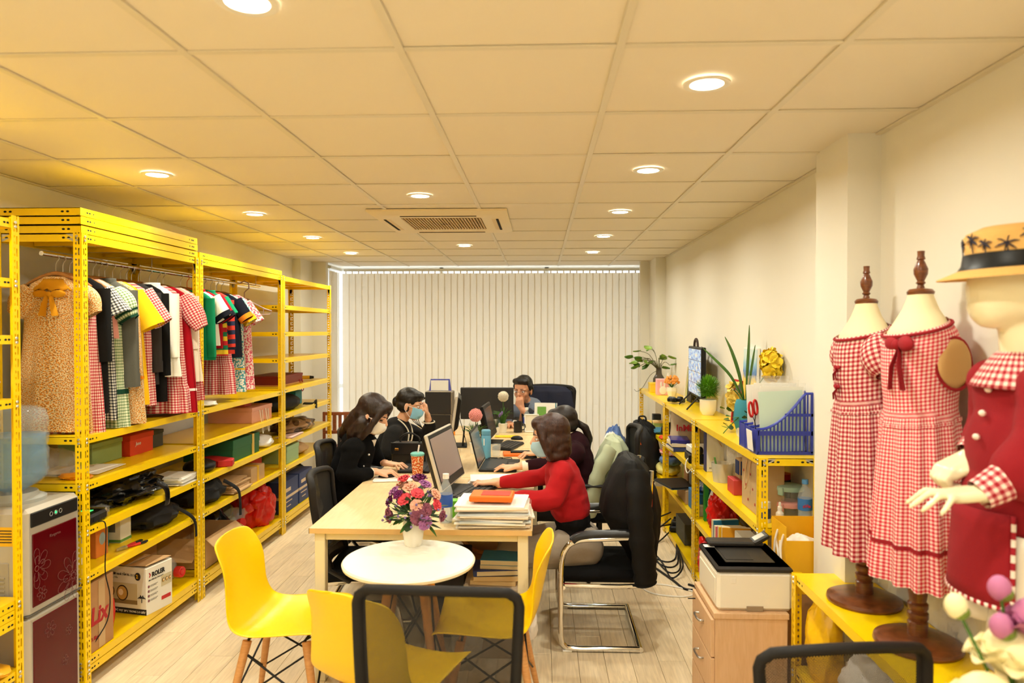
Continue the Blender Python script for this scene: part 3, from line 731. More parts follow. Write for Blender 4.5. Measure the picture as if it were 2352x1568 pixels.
# shelf D
carton('green_box', 'small white and green box at the near post', 'box', -2.36, -2.25, 3.32, 3.42, .545, .135, mat('white_card', (226, 222, 208), .7))
t = carton('orange_box', 'orange box with a pale blue printed panel', 'box', -2.38, -2.24, 3.50, 3.60, .545, .15, mat('orange_card', (214, 122, 44), .7))
b = MB(); b.ell((.0705, .0, .09), (.002, .025, .032), 12, 8); b.build('print_panel', mat('pale_blue_print', (150, 170, 176), .6), t)
carton('teal_box', 'slim teal box between orange and white boxes', 'box', -2.42, -2.31, 3.66, 3.72, .545, .16, mat('teal_card', (44, 132, 150), .6))
t = carton('white_box', 'white product box with green base stripe', 'box', -2.38, -2.27, 3.76, 3.86, .545, .17, mat('white_card'))
b = MB(); b.box((0, 0, .012), (.112, .102, .014)); b.build('green_stripe', mat('green_print', (90, 140, 60), .6), t, smooth=0)
b = MB(); b.box((.0, -.051, .085), (.05, .002, .05)); b.build('picture_panel', mat('grey_print', (96, 96, 100), .6), t, smooth=0)
t = lump('handbag', 'black bag with a strap hanging over the shelf edge', 'bag', (-2.34, 4.12, .545), (.36, .44, .15), NYL, 23, amp=.2)
strap(t, [(.12, .08, .1), (.2, .12, .04), (.218, .17, -.02), (.212, .2, -.12)], NYL, .011)
t = thing('pliers', 'pliers with red and black handles lying on the shelf', 'pliers', (-2.19, 3.66, .547), radians(74))
for s in (-1, 1):
    b = MB(); b.tube([(.01, 0, .008), (.05, s * .013, .008), (.085, s * .018, .008)], [.006, .007, .007], 8, mi=0); b.tube([(.085, s * .018, .008), (.12, s * .02, .008), (.135, s * .018, .008)], [.007, .0075, .005], 8, mi=1)
    b.build('handle', [mat('red_rubber', (200, 30, 26), .5), BLACK], t)
b = MB(); b.prism([(-.05, -.002), (0, -.012), (.012, -.01), (.012, .01), (0, .012), (-.05, .002)], .002, .014); b.build('jaw', STEEL, t, smooth=0)
# bottom shelf of the first unit
t = carton('detergent_carton', 'brown carton with large red lettering on the bottom shelf', 'carton', -2.50, -2.15, 3.30, 3.495, .145, .34, CARD)
text(t, 'Lix', .115, (.177, -.09, .135), (pi / 2, 0, pi / 2), REDI, shear=.15, bold=.004, sx=.95)
text(t, '3.8kg', .026, (.177, -.085, .06), (pi / 2, 0, pi / 2), REDI)
b = MB(); b.box((0.1762, 0, .17), (.001, .05, .33)); b.build('packing_tape', mat('clear_tape', (196, 160, 112), .15), t, smooth=0)
t = lump('red_gift', 'red wrapped gift with pale ribbon roses behind the carton', 'gift', (-2.26, 3.58, .145), (.12, .10, .22), REDP, 29, amp=.1, crease=.05)
for k, (x, z) in enumerate(((.05, .09), (.055, .05))):
    b = MB(); b.tube([(x + .018 * cos(a) * (1 - a / 14), -.05 + .002 * a, z + .018 * sin(a) * (1 - a / 14)) for a in [i * .7 for i in range(18)]], .006, 6); b.build('ribbon_rose', CREAM, t)
t = thing('heater_carton', 'white heater carton printed with round lamp pictures', 'carton', (-2.25, 3.90, .145), radians(-12), scale=(.9, .95, 1.03))
PR = MB(); PR.box((0, 0, .125), (.30, .21, .25), .003); PR.build('box_body', mat('white_printed_card', (232, 226, 210), .6), t, smooth=0)
b = MB(); b.box((0, -.1055, .018), (.30, .002, .03)); b.build('black_strip', INK, t, smooth=0)
text(t, 'NHIỆT ĐỘ ĐẠT 30°C TRONG 2-3 GIÂY', .0155, (.145, -.107, .012), (pi / 2, 0, 0), PAPER, align='RIGHT')
text(t, 'ĐÈN SƯỞI NHÀ TẮM RL-2113', .016, (-.14, -.1062, .205), (pi / 2, 0, 0), INK); text(t, 'Treo tường | Trần', .011, (-.14, -.1062, .188), (pi / 2, 0, 0), mat('grey_ink', (130, 124, 112), .7))
b = MB(); b.box((-.03, -.1056, .112), (.23, .002, .105)); b.box((-.03, -.1058, .066), (.23, .002, .022), mi=1); b.build('picture_panel', [mat('champagne_print', (202, 188, 150), .5), mat('bronze_print', (140, 116, 76), .5)], t, smooth=0)
lampp = [mat('lamp_print_dark', (52, 36, 22), .4), mat('lamp_print_gold', (206, 160, 84), .3), mat('lamp_print_hot', (246, 226, 190), .3)]
def lamp_pic(x, y, z, r, rot):
    M = Matrix.Translation((x, y, z)) @ rot
    b = MB(); b.lathe([(0, .001), (r, .001)], 24, mi=0, M=M, cap=False); b.lathe([(0, .002), (r * .85, .002)], 24, mi=1, M=M, cap=False); b.lathe([(0, .003), (r * .42, .003)], 16, c=(-r * .2, r * .1, 0), mi=2, M=M, cap=False)
    b.build('lamp_picture', lampp, t, smooth=0)
RX = Matrix.Rotation(pi / 2, 4, 'X'); RYY = Matrix.Rotation(pi / 2, 4, 'Y')
for x in (-.10, -.02, -.13 - .03): pass
lamp_pic(-.115, -.1066, .118, .036, RX); lamp_pic(-.022, -.1066, .112, .042, RX)
b = MB(); b.lathe([(0, .0015), (.021, .0015)], 20, M=Matrix.Translation((.09, -.1058, .205)) @ RX, cap=False); bd = b.build('badge', INK, t, smooth=0)
text(t, '2', .026, (.08, -.1085, .197), (pi / 2, 0, 0), GOLDP, bold=.001)
text(t, 'ROLER', .034, (.1515, -.062, .196), (pi / 2, 0, pi / 2), INK, bold=.0015)
b = MB(); b.prism([(0, 0), (.008, 0), (.016, .012), (.008, .024), (0, .024), (.008, .012)], 0, .001, M=Matrix.Translation((.151, -.086, .197)) @ Matrix.Rotation(pi / 2, 4, 'Z') @ RX); b.build('logo_arrow', REDI, t, smooth=0)
text(t, 'ĐÈN SƯỞI NHÀ TẮM RL-2113', .009, (.1515, -.088, .178), (pi / 2, 0, pi / 2), INK)
b = MB(); b.box((.151, .055, .15), (.001, .085, .06)); b.build('picture_panel', MATS['champagne_print'], t, smooth=0)
for k in range(3): lamp_pic(.1518, .028 + k * .027, .152, .011, RYY)
for k in range(4):
    b = MB(); b.lathe([(0, .001), (.0075, .001)], 14, M=Matrix.Translation((.1505, -.087, .15 - k * .025)) @ RYY, cap=False); b.build('icon_dot', mat('plum_print', (130, 70, 80), .6), t, smooth=0)
    b = MB(); b.box((.151, -.045, .153 - k * .025), (.001, .06, .0022)); b.box((.151, -.05, .147 - k * .025), (.001, .05, .0022)); b.build('print_line', MATS['grey_ink'], t, smooth=0)
b = MB(); b.box((.151, .052, .056), (.001, .075, .02)); b.build('red_label', mat('red_print', (196, 44, 40), .6), t, smooth=0)
b = MB()
for k in range(6):
    a = k * pi / 3; b.tube([(.118, -.107, .092), (.118 + .016 * cos(a), -.107, .097 + .012 * abs(sin(a))), (.118 + .026 * cos(a), -.107, .09)], .0025, 5)
b.box((.118, -.1065, .078), (.005, .001, .02)); b.build('palm_print', INK, t)
b = MB()
for s, w in ((-1, .5), (1, .42)): b.box((s * -.09, 0, .256), (.14, .2, .003), M=Matrix.Rotation(s * radians(3), 4, 'Y'))
b.build('top_flap', CARD2, t, smooth=0)
carton('plain_carton', 'plain brown carton with yellow printed tape behind the heater carton', 'carton', -2.54, -2.36, 3.56, 3.80, .145, .30, CARD2, tape=GOLDP)
t = thing('water_jug', 'empty clear jug with red cap lying on the bottom shelf', 'jug', (-2.27, 4.235, .235), 0, None, (0, radians(90), radians(-8)))
b = MB(); b.lathe([(.0, -.26), (.08, -.26), (.092, -.24), (.092, -.02), (.07, .02), (.03, .045), (.026, .07)], 24, cap=False); b.build('jug_body', mat('clear_pet', (225, 235, 238), .05, alpha=.25), t)
b = MB(); b.lathe([(.0, .105), (.015, .105), (.016, .10), (.03, .105), (.033, .10), (.033, .065), (.0, .065)], 20, cap=False); b.build('cap', mat('red_cap', (206, 44, 36), .4), t)
carton('plain_carton', 'brown carton at the far end of the bottom shelf', 'carton', -2.54, -2.40, 4.10, 4.36, .145, .30, CARD)
# middle unit
lump('white_cloth', 'folded white cloth lying under the shirts', 'cloth', (-2.27, 4.60, 1.20), (.28, .30, .035), WHT, 31)
t = carton('gift_box', 'long pink gift box with white cord handles', 'gift box', -2.545, -2.20, 5.36, 5.76, .985, .115, mat('pink_card', (222, 160, 138), .7), mat('pink_card'), .03)
for y in (-.06, .06): strap(t, [(.175, y, .09), (.195, y - .02, .02), (.20, y, -.09), (.19, y + .04, -.05), (.175, y + .05, .085)], mat('white_cord', (236, 228, 214), .8), .004, 'cord_handle', 1)
carton('gift_box', 'small rose box standing on the long pink gift box', 'gift box', -2.42, -2.28, 5.42, 5.55, 1.104, .055, mat('rose_card', (206, 96, 92), .7), mat('rose_card'), .02)
t = carton('gift_box', 'large dark green gift box tied with a yellow ribbon', 'gift box', -2.53, -2.17, 4.95, 5.42, .765, .15, mat('dark_green_card', (34, 98, 58), .6), mat('dark_green_card'), .07)
b = MB(); b.box((.0, .11, .076), (.372, .035, .156)); b.build('ribbon', mat('ribbon_yellow', (224, 184, 84), .5), t, smooth=0)
t = thing('red_envelope', 'flat red envelope bag before the green gift box', 'envelope', (-2.25, 4.86, .767), radians(-25)); b = MB(); b.prism([(-.12, -.07), (.1, -.07), (.16, 0), (.1, .07), (-.12, .07)], 0, .045); b.build('envelope_body', mat('red_card', (186, 28, 30), .55), t, smooth=0, bevel=.006)
lump('black_case', 'small black zipped case beside the red envelope', 'case', (-2.25, 4.62, .765), (.2, .24, .085), BLACK, 33, amp=.05, crease=.04)
lump('clear_bag', 'white clothing in a clear plastic bag beside the green gift box', 'bag', (-2.30, 5.63, .765), (.32, .30, .10), MATS['white_plastic_bag'], 37)
t = lump('backpack', 'black backpack with dangling strap on the middle shelving', 'backpack', (-2.30, 4.68, .545), (.34, .46, .17), NYL, 41, amp=.2)
strap(t, [(.12, .14, .12), (.19, .2, .05), (.20, .22, -.03), (.2, .225, -.14)], NYL, .014)
sheets('paper_pile', 'brown paper envelopes beside the backpack', (-2.24, 5.04, .545), (.2, .26, .085), 9, CARD2, seed=8, spread=.03)
carton('taped_carton', 'small brown carton sealed with yellow patterned tape', 'carton', -2.40, -2.16, 5.24, 5.50, .545, .115, CARD2, tape=GOLDP)
carton('red_box', 'bright red box at the back of the middle shelving', 'box', -2.53, -2.30, 5.58, 5.80, .545, .12, mat('bright_red_card', (206, 36, 26), .55))
t = carton('open_carton', 'open brown carton with spread flaps on the bottom shelf', 'carton', -2.50, -2.17, 4.52, 4.98, .145, .20, CARD2, flaps=1, open_=True)
t = lump('black_sack', 'black sack slumped behind the open carton', 'bag', (-2.40, 5.10, .145), (.24, .24, .30), BAGB, 43)
for k, (y, z, a) in enumerate(((5.22, .22, 70), (5.33, .27, 60))):
    q = thing('water_jug', ['clear jug with red cap beside the open carton', 'clear jug with red cap leaning on the red bag'][k], 'jug', (-2.30, y, z + .02), 0, None, (0, radians(a), radians(-20 + 35 * k)))
    b = MB(); b.lathe([(.0, -.16), (.07, -.16), (.078, -.14), (.078, -.02), (.06, .02), (.028, .045), (.024, .08)], 20, cap=False); b.build('jug_body', MATS['clear_pet'], q)
    b = MB(); b.lathe([(.0, .115), (.03, .115), (.032, .11), (.032, .075), (.0, .075)], 18, cap=False); b.build('cap', MATS['red_cap'], q)
lump('red_carrier_bag', 'bulging red plastic carrier bag on the bottom left shelf', 'bag', (-2.29, 5.60, .145), (.32, .36, .36), REDP, 47, amp=.28, crease=.16, n=48, knot=True)
# far unit
t = carton('gift_box', 'dark red gift box lying high on the farthest left shelving', 'gift box', -2.55, -2.26, 6.10, 6.70, 1.21, .085, mat('dark_red_card', (122, 24, 28), .5), mat('dark_red_card'), .02)
b = MB(); b.box((0, 0, .006), (.296, .606, .01)); b.build('gold_edge', mat('gold_print', (206, 150, 80), .4), t, smooth=0)
strap(t, [(.147, .20, .03), (.165, .2, -.03), (.168, .22, -.08), (.165, .27, -.06), (.147, .28, .03)], REDI, .004, 'cord_handle', 1)
t = thing('marker_pen', 'thick yellow and black marker lying on the high shelf', 'pen', (-2.32, 7.0, 1.232), radians(15)); b = MB(); b.cyl((-.09, 0, 0), (.03, 0, 0), .018, n=12, mi=0); b.cyl((.03, 0, 0), (.07, 0, 0), .018, .012, n=12, mi=1); b.build('barrel', [GOLDP, BLACK], t)
t = lump('laptop_bag', 'black laptop bag with strap on the farthest left shelving', 'bag', (-2.33, 6.24, .995), (.36, .62, .14), NYL, 51, amp=.08, crease=.05)
strap(t, [(.15, .25, .03), (.2, .36, .02), (.2, .44, .04), (.19, .48, .0), (.2, .45, -.03)], NYL, .016)
carton('teal_box', 'small teal box behind the black laptop bag', 'box', -2.5, -2.3, 6.62, 6.8, .995, .13, MATS['teal_card'])
lump('brown_parcel', 'brown patterned clothes in clear film on the farthest left shelving', 'parcel', (-2.31, 6.56, .768), (.34, .80, .115), floral('fur_print', [(0, (70, 48, 34)), (.4, (150, 112, 76)), (.7, (206, 180, 146))], 9, .3), 53, amp=.15, n=44)
sheets('paper_pile', 'pink papers under the brown patterned parcel', (-2.20, 6.2, .768), (.13, .34, .012), 4, mat('pink_paper', (226, 190, 178), .8), seed=12, spread=.01)
carton('shoe_box', 'mint green shoe box with a loose lid', 'box', -2.43, -2.17, 6.02, 6.32, .55, .145, mat('mint_card', (158, 188, 142), .7), mat('mint_card'), .04)
lump('brown_paper_bag', 'crumpled brown paper bag beside the mint shoe box', 'bag', (-2.31, 6.56, .55), (.28, .34, .12), CARD2, 57, amp=.2)
for k, (x, y) in enumerate(((-2.345, 6.08), (-2.345, 6.47))):
    t = carton('archive_box', ['blue printed box with white bands beside the yellow post', 'second blue printed box with white bands further along the bottom shelf'][k], 'carton', x - .19, x + .19, y - .18, y + .18, .145, .27, mat('blue_printed_card', (44, 62, 112), .6))
    b = MB(); b.box((0, 0, .13), (.384, .364, .022)); b.build('white_band', mat('band_print', (214, 190, 160), .7), t, smooth=0)
    b = MB(); b.box((0, 0, .272), (.12, .30, .003)); b.build('top_band', MATS['band_print'], t, smooth=0)
    b = MB(); b.box((.1905, -.07, .19), (.002, .12, .03)); b.box((.1905, -.06, .09), (.002, .16, .008)); b.box((.1905, -.06, .05), (.002, .10, .008)); b.build('pale_print', MATS['band_print'], t, smooth=0)
lump('black_bundle', 'black bundle stuffed above the blue boxes', 'bundle', (-2.36, 6.75, .145), (.3, .24, .28), BAGB, 59)
# slatted wooden chair by the window
wd = wood('red_brown_wood', (122, 62, 30), (158, 86, 44), 8, (2, 2, 14), .45)
t = thing('wooden_folding_chair', 'slatted brown wooden chair standing by the window corner', 'chair', (-2.13, 7.62, 0), radians(6))
for z in (.80, .60): b = MB(); b.box((0, 0, z), (.40, .022, .035), .004); b.build('back_rail', wd, t)
for k in range(6): b = MB(); b.box((-.15 + k * .06, 0, .70), (.038, .012, .17), .003); b.build('back_slat', wd, t)
for s in (-1, 1):
    b = MB(); b.box((s * .20, 0, .41), (.03, .025, .82), .004); b.build('leg', wd, t)
    b = MB(); b.tube([(s * .17, .16, .44), (s * .17, -.20, 0)], .014, 6); b.build('leg', wd, t)
for k in range(6): b = MB(); b.box((0, -.18 + k * .06, .44), (.34, .045, .015), .003); b.build('seat_slat', wd, t)
# ------------------------------------------------------------ water dispenser
silver = mat('silver_plastic', (186, 180, 166), .35, .3); maroon = mat('maroon_glass_panel', (84, 4, 12), .12, spec=.35)
t = thing('water_dispenser', 'silver and maroon floor water dispenser between the yellow shelvings', 'water dispenser', (-2.30, 3.045, 0))
b = MB(); b.box((0, 0, .25), (.33, .35, .50), .018); b.box((0, 0, .72), (.33, .35, .46), .018); b.build('housing', silver, t)
b = MB(); b.box((0, 0, .502), (.336, .356, .006)); b.build('seam', mat('seam_grey', (90, 86, 78), .5), t, smooth=0)
for z, h, n in ((.27, .40, 'lower_door_panel'), (.685, .31, 'upper_door_panel')):
    b = MB(); b.box((.166, .0, z), (.006, .285, h), .006); b.build(n, maroon, t)
b = MB(); b.box((.166, 0, .90), (.008, .30, .062), .014); cp = b.build('control_panel', BLACK, t)
for k, y in enumerate((-.03, .0, .03)):
    b = MB(); b.tube([(.1712, y + .009 * cos(a), .90 + .009 * sin(a)) for a in [i * pi / 8 for i in range(16)]], .001, 5, closed=True)
    if k == 1: b.ell((.171, y, .90), (.002, .005, .005), 8, 6, mi=1)
    b.build('button', [mat('silver_print', (170, 168, 160), .4), mat('green_led', (40, 230, 110), .4, emit=3)], cp)
text(t, 'Kangaroo', .018, (.1702, -.04, .80), (pi / 2, 0, pi / 2), mat('faint_print', (120, 70, 66), .4))
ol = mat('silver_outline', (122, 70, 66), .4)
def flower_line(cy, cz, r, n, nm='flower_outline', layers=1):
    b = MB()
    for l in range(layers):
        R = r * (1 - .38 * l); nn = max(5, n - 2 * l)
        for k in range(nn):
            a = 2 * pi * k / nn + l * .4; P = []
            for j in range(9):
                q = -1 + j / 4; rr = R * (.35 + .65 * (1 - q * q) ** .6); aa = a + q * pi / nn * .95; P.append((.1698, cy + rr * cos(aa), cz + rr * sin(aa)))
            P = [p for p in P if -.14 < p[1] < .14]
            if len(P) > 2: b.tube(P, .0008, 4)
    b.tube([(.1698, cy + r * .14 * cos(a), cz + r * .14 * sin(a)) for a in [i * pi / 5 for i in range(10)]], .0011, 4, closed=True)
    b.build(nm, ol, t)
flower_line(.115, .58, .11, 9, layers=3); flower_line(-.12, .69, .085, 8, layers=2); flower_line(-.09, .575, .03, 6)
flower_line(-.04, .40, .035, 6); flower_line(.08, .345, .022, 5); flower_line(.055, .22, .022, 5)
b = MB(); b.box((0, -.176, .84), (.25, .002, .08)); st = b.build('warning_sticker', GOLDP, t, smooth=0)
for k in range(5):
    b = MB(); b.box((-.06, -.1775, .865 - k * .012), (.09, .001, .004)); b.box((.06, -.1775, .865 - k * .012), (.09, .001, .004)); b.build('print_line', INK, st, smooth=0)
text(st, 'LƯU Ý', .012, (-.02, -.1778, .872), (pi / 2, 0, 0), INK)
b = MB(); b.box((-.02, -.176, .60), (.22, .006, .26), .01)
for k in range(7): b.box((.0, -.18, .56 + k * .018), (.15, .006, .006))
b.build('side_vent', mat('silver_shadow', (160, 152, 136), .5), t)
b = MB(); b.lathe([(.0, .95), (.125, .95), (.125, .965), (.10, .975), (.09, .99), (.075, .985), (.0, .985)], 28, c=(-.02, 0, 0), cap=False); b.build('bottle_collar', mat('pale_grey_plastic', (170, 172, 166), .4), t)
t = thing('water_bottle', 'large clear blue water bottle upside down on the dispenser', 'bottle', (-2.32, 3.045, .985))
pc = mat('blue_polycarbonate', (190, 214, 226), .05, alpha=.2)
prof = [(.03, .0), (.045, .012), (.10, .04), (.13, .07), (.135, .10), (.128, .115), (.135, .13), (.135, .19), (.127, .205), (.135, .22), (.135, .26), (.127, .275), (.135, .29), (.135, .33), (.12, .365), (.08, .38), (0, .382)]
b = MB(); b.lathe(prof, 32, cap=False); b.build('bottle_body', pc, t, smooth=60)
b = MB(); b.lathe([(.028, .004), (.09, .04), (.128, .075), (.124, .255), (0, .256)], 28, cap=False); b.build('water', mat('blue_water', (96, 160, 206), .05, alpha=.45), t, smooth=60)
# ------------------------------------------------------------ desks and tables
desk_w = wood('maple_laminate', (232, 204, 156), (222, 190, 138), 7, (10, 1, 1), .38)
edge_m = mat('desk_edge_band', (220, 184, 124), .5)
leg_m = mat('cream_steel', (232, 222, 188), .45)
def desk(label, x0, x1, y0, y1, h=.75, group='work desks', mid=True):
    t = thing('work_desk', label, 'desk', ((x0 + x1) / 2, (y0 + y1) / 2, 0), 0, group); lx, ly = x1 - x0, y1 - y0
    b = MB(); b.box((0, 0, h - .0125), (lx, ly, .025), .002); b.build('desktop', desk_w, t, smooth=0)
    b = MB()
    for s in (-1, 1): b.box((0, s * (ly / 2 - .0005), h - .0125), (lx + .001, .002, .0245)); b.box((s * (lx / 2 - .0005), 0, h - .0125), (.002, ly + .001, .0245))
    b.build('edge_band', edge_m, t, smooth=0)
    for sx in (-1, 1):
        for sy in (-1, 1):
            b = MB(); b.box((sx * (lx / 2 - .045), sy * (ly / 2 - .05), (h - .025) / 2), (.05, .05, h - .025), .003); b.build('leg', leg_m, t, smooth=0)
    for sy in (-1, 1): b = MB(); b.box((0, sy * (ly / 2 - .05), h - .045), (lx - .14, .025, .04), .002); b.build('frame_rail', leg_m, t, smooth=0)
    for sx in (-1, 1): b = MB(); b.box((sx * (lx / 2 - .045), 0, h - .045), (.025, ly - .15, .04), .002); b.build('frame_rail', leg_m, t, smooth=0)
    return t
desk('nearest maple topped work desk with cream steel legs behind the round table', -1.108, -.036, 3.365, 4.565)
desk('second maple topped work desk between the seated women', -1.085, .0, 4.572, 5.70)
desk('third maple topped work desk at the end of the row', -1.085, .0, 5.707, 6.44)
desk('cross desk of the man in the blue jacket by the blinds', -1.22, .10, 6.455, 7.06)
# round table
t = thing('round_table', 'small round white table on angled wooden legs', 'table', (-.55, 2.965, 0))
b = MB(); b.lathe([(0, .716), (.262, .716), (.275, .722), (.278, .733), (.272, .74), (0, .74)], 72, cap=False); b.build('tabletop', mat('white_laminate', (244, 238, 222), .3), t)
beech = wood('beech', (196, 138, 78), (214, 158, 98), 8, (3, 3, 16), .45)
for k in range(4):
    a = pi / 4 + k * pi / 2; b = MB(); b.tube([(.09 * cos(a), .09 * sin(a), .70), (.235 * cos(a), .235 * sin(a), 0)], [.02, .013], 12); b.build('leg', beech, t)
b = MB(); b.box((0, 0, .705), (.2, .2, .02), .004); b.build('mounting_plate', BLACK, t)
b = MB()
for k in range(4):
    a = pi / 4 + k * pi / 2; c = a + pi / 2
    b.tube([(.115 * cos(a), .115 * sin(a), .58), (.2 * cos(c), .2 * sin(c), .2)], .005, 6); b.tube([(.115 * cos(c), .115 * sin(c), .58), (.2 * cos(a), .2 * sin(a), .2)], .005, 6)
b.build('cross_brace', BLACK, t)
# moulded yellow chairs
shell_y = mat('yellow_moulded_plastic', (250, 206, 0), .33)
def eames(label, loc, rz):
    t = thing('yellow_shell_chair', label, 'chair', loc, rz, 'yellow moulded chairs round the table')
    prof = smooth_path([(.225, 0, .425), (.21, 0, .447), (.13, 0, .45), (0, 0, .44), (-.10, 0, .437), (-.165, 0, .465), (-.205, 0, .53), (-.228, 0, .62), (-.25, 0, .72), (-.268, 0, .80), (-.272, 0, .825)], 3)
    n = len(prof) - 1
    def fn(u, v):
        i = min(int(v * n), n - 1); f = v * n - i; p = prof[i].lerp(prof[i + 1], f); s = 2 * u - 1
        w = .215 + .02 * sin(pi * min(1, v * 1.6)) - .03 * max(0, v - .55) / .45
        if v > .70: w *= sqrt(max(.0, 1 - ((v - .70) / .30) ** 3.2)) * .62 + .38
        if v < .10: w *= .86 + .14 * sqrt(1 - ((.10 - v) / .10) ** 2)
        k = abs(s) ** 2.4; side = .03 * k * (1 - max(0, (v - .8) / .2))
        back = max(0, min(1, (v - .45) / .3))
        return Vector((p.x + side * 1.7 * back, s * w, p.z + side * 1.1 * (1 - back) - (.012 * k * max(0, (v - .85) / .15))))
    b = MB(); b.grid(fn, 20, 44); b.build('seat_shell', shell_y, t, smooth=80, solid=.008, sub=1)
    for sx in (-1, 1):
        for sy in (-1, 1):
            b = MB(); b.tube([(sx * .125 - .01, sy * .12, .405), (sx * .205 - .01, sy * .205, 0)], [.019, .011], 12); b.build('leg', beech, t)
    b = MB(); R = .0045
    for sx in (-1, 1): b.tube([(sx * .135 - .01, -.13, .36), (sx * .175 - .01, .175, .16)], R, 6); b.tube([(sx * .135 - .01, .13, .36), (sx * .175 - .01, -.175, .16)], R, 6)
    for sy in (-1, 1): b.tube([(-.145, sy * .13, .36), (.165, sy * .175, .16)], R, 6); b.tube([(.125, sy * .13, .36), (-.185, sy * .175, .16)], R, 6)
    for sx in (-1, 1): b.tube([(sx * .12 - .01, -.12, .41), (sx * .12 - .01, .12, .41)], .006, 6)
    b.build('wire_brace', BLACK, t)
    return t
eames('yellow moulded chair left of the round table', (-1.085, 3.03, 0), 0)
eames('yellow moulded chair right of the round table', (-.215, 3.06, 0), pi)
eames('yellow moulded chair seen from behind before the round table', (-.55, 2.58, 0), radians(66))
# office chairs with mesh backs
frame_bl = mat('charcoal_chair_frame', (27, 24, 22), .6, bump=(160, .1), spec=.3); cush = mat('black_cushion', (12, 11, 11), .9, bump=(240, .2), spec=.2)
MESH = holed('black_chair_mesh', (30, 28, 26), .0042, .8, .085)
DENSE = holed('dense_chair_mesh', (26, 24, 21), .003, .8, .01)
def office_chair(label, loc, rz, w=.47, top=1.0, bot=.50, base='star', arms=True, tilt=.10, bow=.018, group='mesh backed office chairs', mesh_m=None, seat=.45):
    t = thing('office_chair', label, 'chair', loc, rz, group); h = top - bot; yb = -.235
    def P(u, v, off=0):     # u -1..1 across, v 0..1 up the back
        ww = w / 2 * (.90 + .10 * v)
        return Vector((u * ww, yb - tilt * v * h * 2.0 * .5 + off + .05 * (u * u) - .02 * sin(pi * v), bot + h * v + bow * (1 - u * u) * v))
    b = MB(); b.grid(lambda u, v: P(2 * u - 1, v), 16, 12, uvs=(w, h)); b.build('back_mesh', mesh_m or MESH, t, smooth=80)
    outline = [P(-1 + 2 * i / 14, 1) for i in range(15)]; outline = [P(-.97, .97)] + outline[1:-1] + [P(.97, .97)]
    ring = [P(-1, .03 + .9 * k / 8) for k in range(9)] + outline + [P(1, .93 - .9 * k / 8) for k in range(9)] + [P(.95 - 1.9 * k / 10, 0) for k in range(11)]
    b = MB(); b.tube(ring, .021, 10, closed=True, flat=.7); b.build('back_frame', frame_bl, t, smooth=60)
    b = MB(); b.tube([(0, yb - .03, bot + h * .25), (0, yb - .055, bot - .02), (0, yb + .03, seat - .07), (0, -.05, seat - .075)], [.02, .026, .03, .03], 10, flat=.6); b.build('back_support', BLACK, t)
    b = MB(); b.box((0, .01, seat - .03), (.47, .46, .065), .028); b.build('seat', cush, t, smooth=60)
    if arms:
        for s in (-1, 1):
            b = MB(); b.tube([(s * .21, -.08, seat - .06), (s * .27, -.17, seat + .02), (s * .27, -.20, seat + .13), (s * .27, -.10, seat + .20), (s * .27, .12, seat + .205)], [.016, .016, .016, .016, .02], 8, flat=.6); b.build('armrest', BLACK, t)
    if base == 'star':
        b = MB(); b.cyl((0, 0, .08), (0, 0, seat - .06), .022, n=14); b.build('gas_lift', BLACK, t)
        for k in range(5):
            a = k * 2 * pi / 5 + .3; b = MB(); b.tube([(0, 0, .09), (.15 * cos(a), .15 * sin(a), .085), (.28 * cos(a), .28 * sin(a), .062)], [.024, .02, .014], 8); b.build('base_arm', BLACK, t)
            b = MB(); b.cyl((.28 * cos(a) - .012 * sin(a), .28 * sin(a) + .012 * cos(a), .027), (.28 * cos(a) + .012 * sin(a), .28 * sin(a) - .012 * cos(a), .027), .027, n=14); b.build('castor', BLACK, t)
    else:
        for s in (-1, 1):
            b = MB(); b.tube(smooth_path([(s * .20, -.20, .012), (s * .20, .16, .012), (s * .20, .21, .03), (s * .20, .20, .10), (s * .20, .10, seat - .075), (s * .20, -.20, seat - .075)], 5), .0125, 10); b.build('sled_leg', CHROME, t)
        b = MB(); b.cyl((-.20, -.20, .012), (.20, -.20, .012), .0125, n=10); b.build('cross_tube', CHROME, t); b = MB(); b.cyl((-.2, .10, seat - .075), (.2, .10, seat - .075), .0125, n=10); b.build('cross_tube', CHROME, t)
    return t
office_chair('black mesh office chair in the foreground before the round table', (-.275, 2.18, 0), radians(-2), w=.455, top=.975, bot=.45, tilt=.06, arms=False)
office_chair('black mesh office chair cut by the lower right of the picture', (.745, 2.05, 0), radians(7), w=.445, top=.882, bot=.40, tilt=.06, bow=.03, arms=False, mesh_m=holed('black_chair_mesh_open', (34, 31, 28), .007, .8, .1), seat=.42)
office_chair('empty black mesh chair tucked at the near left of the desks', (-.92, 3.87, 0), radians(-87), w=.42, top=.905, bot=.45, base='sled', tilt=.20, mesh_m=DENSE)
office_chair('black mesh chair under the woman in the black cardigan', (-1.11, 4.56, 0), radians(-86), w=.44, top=.955, bot=.5, base='sled', tilt=.18, mesh_m=DENSE)
office_chair('black mesh chair under the woman in the tweed jacket', (-1.30, 5.62, 0), radians(-90), top=.9, bot=.5, mesh_m=DENSE)
office_chair('black mesh chair under the woman in the maroon sweater', (.42, 5.06, 0), radians(90), top=1.0, bot=.52, mesh_m=DENSE)
office_chair('black chair of the man with a navy jacket over its back', (.06, 7.42, 0), radians(172), w=.56, top=1.09, bot=.55, mesh_m=DENSE)
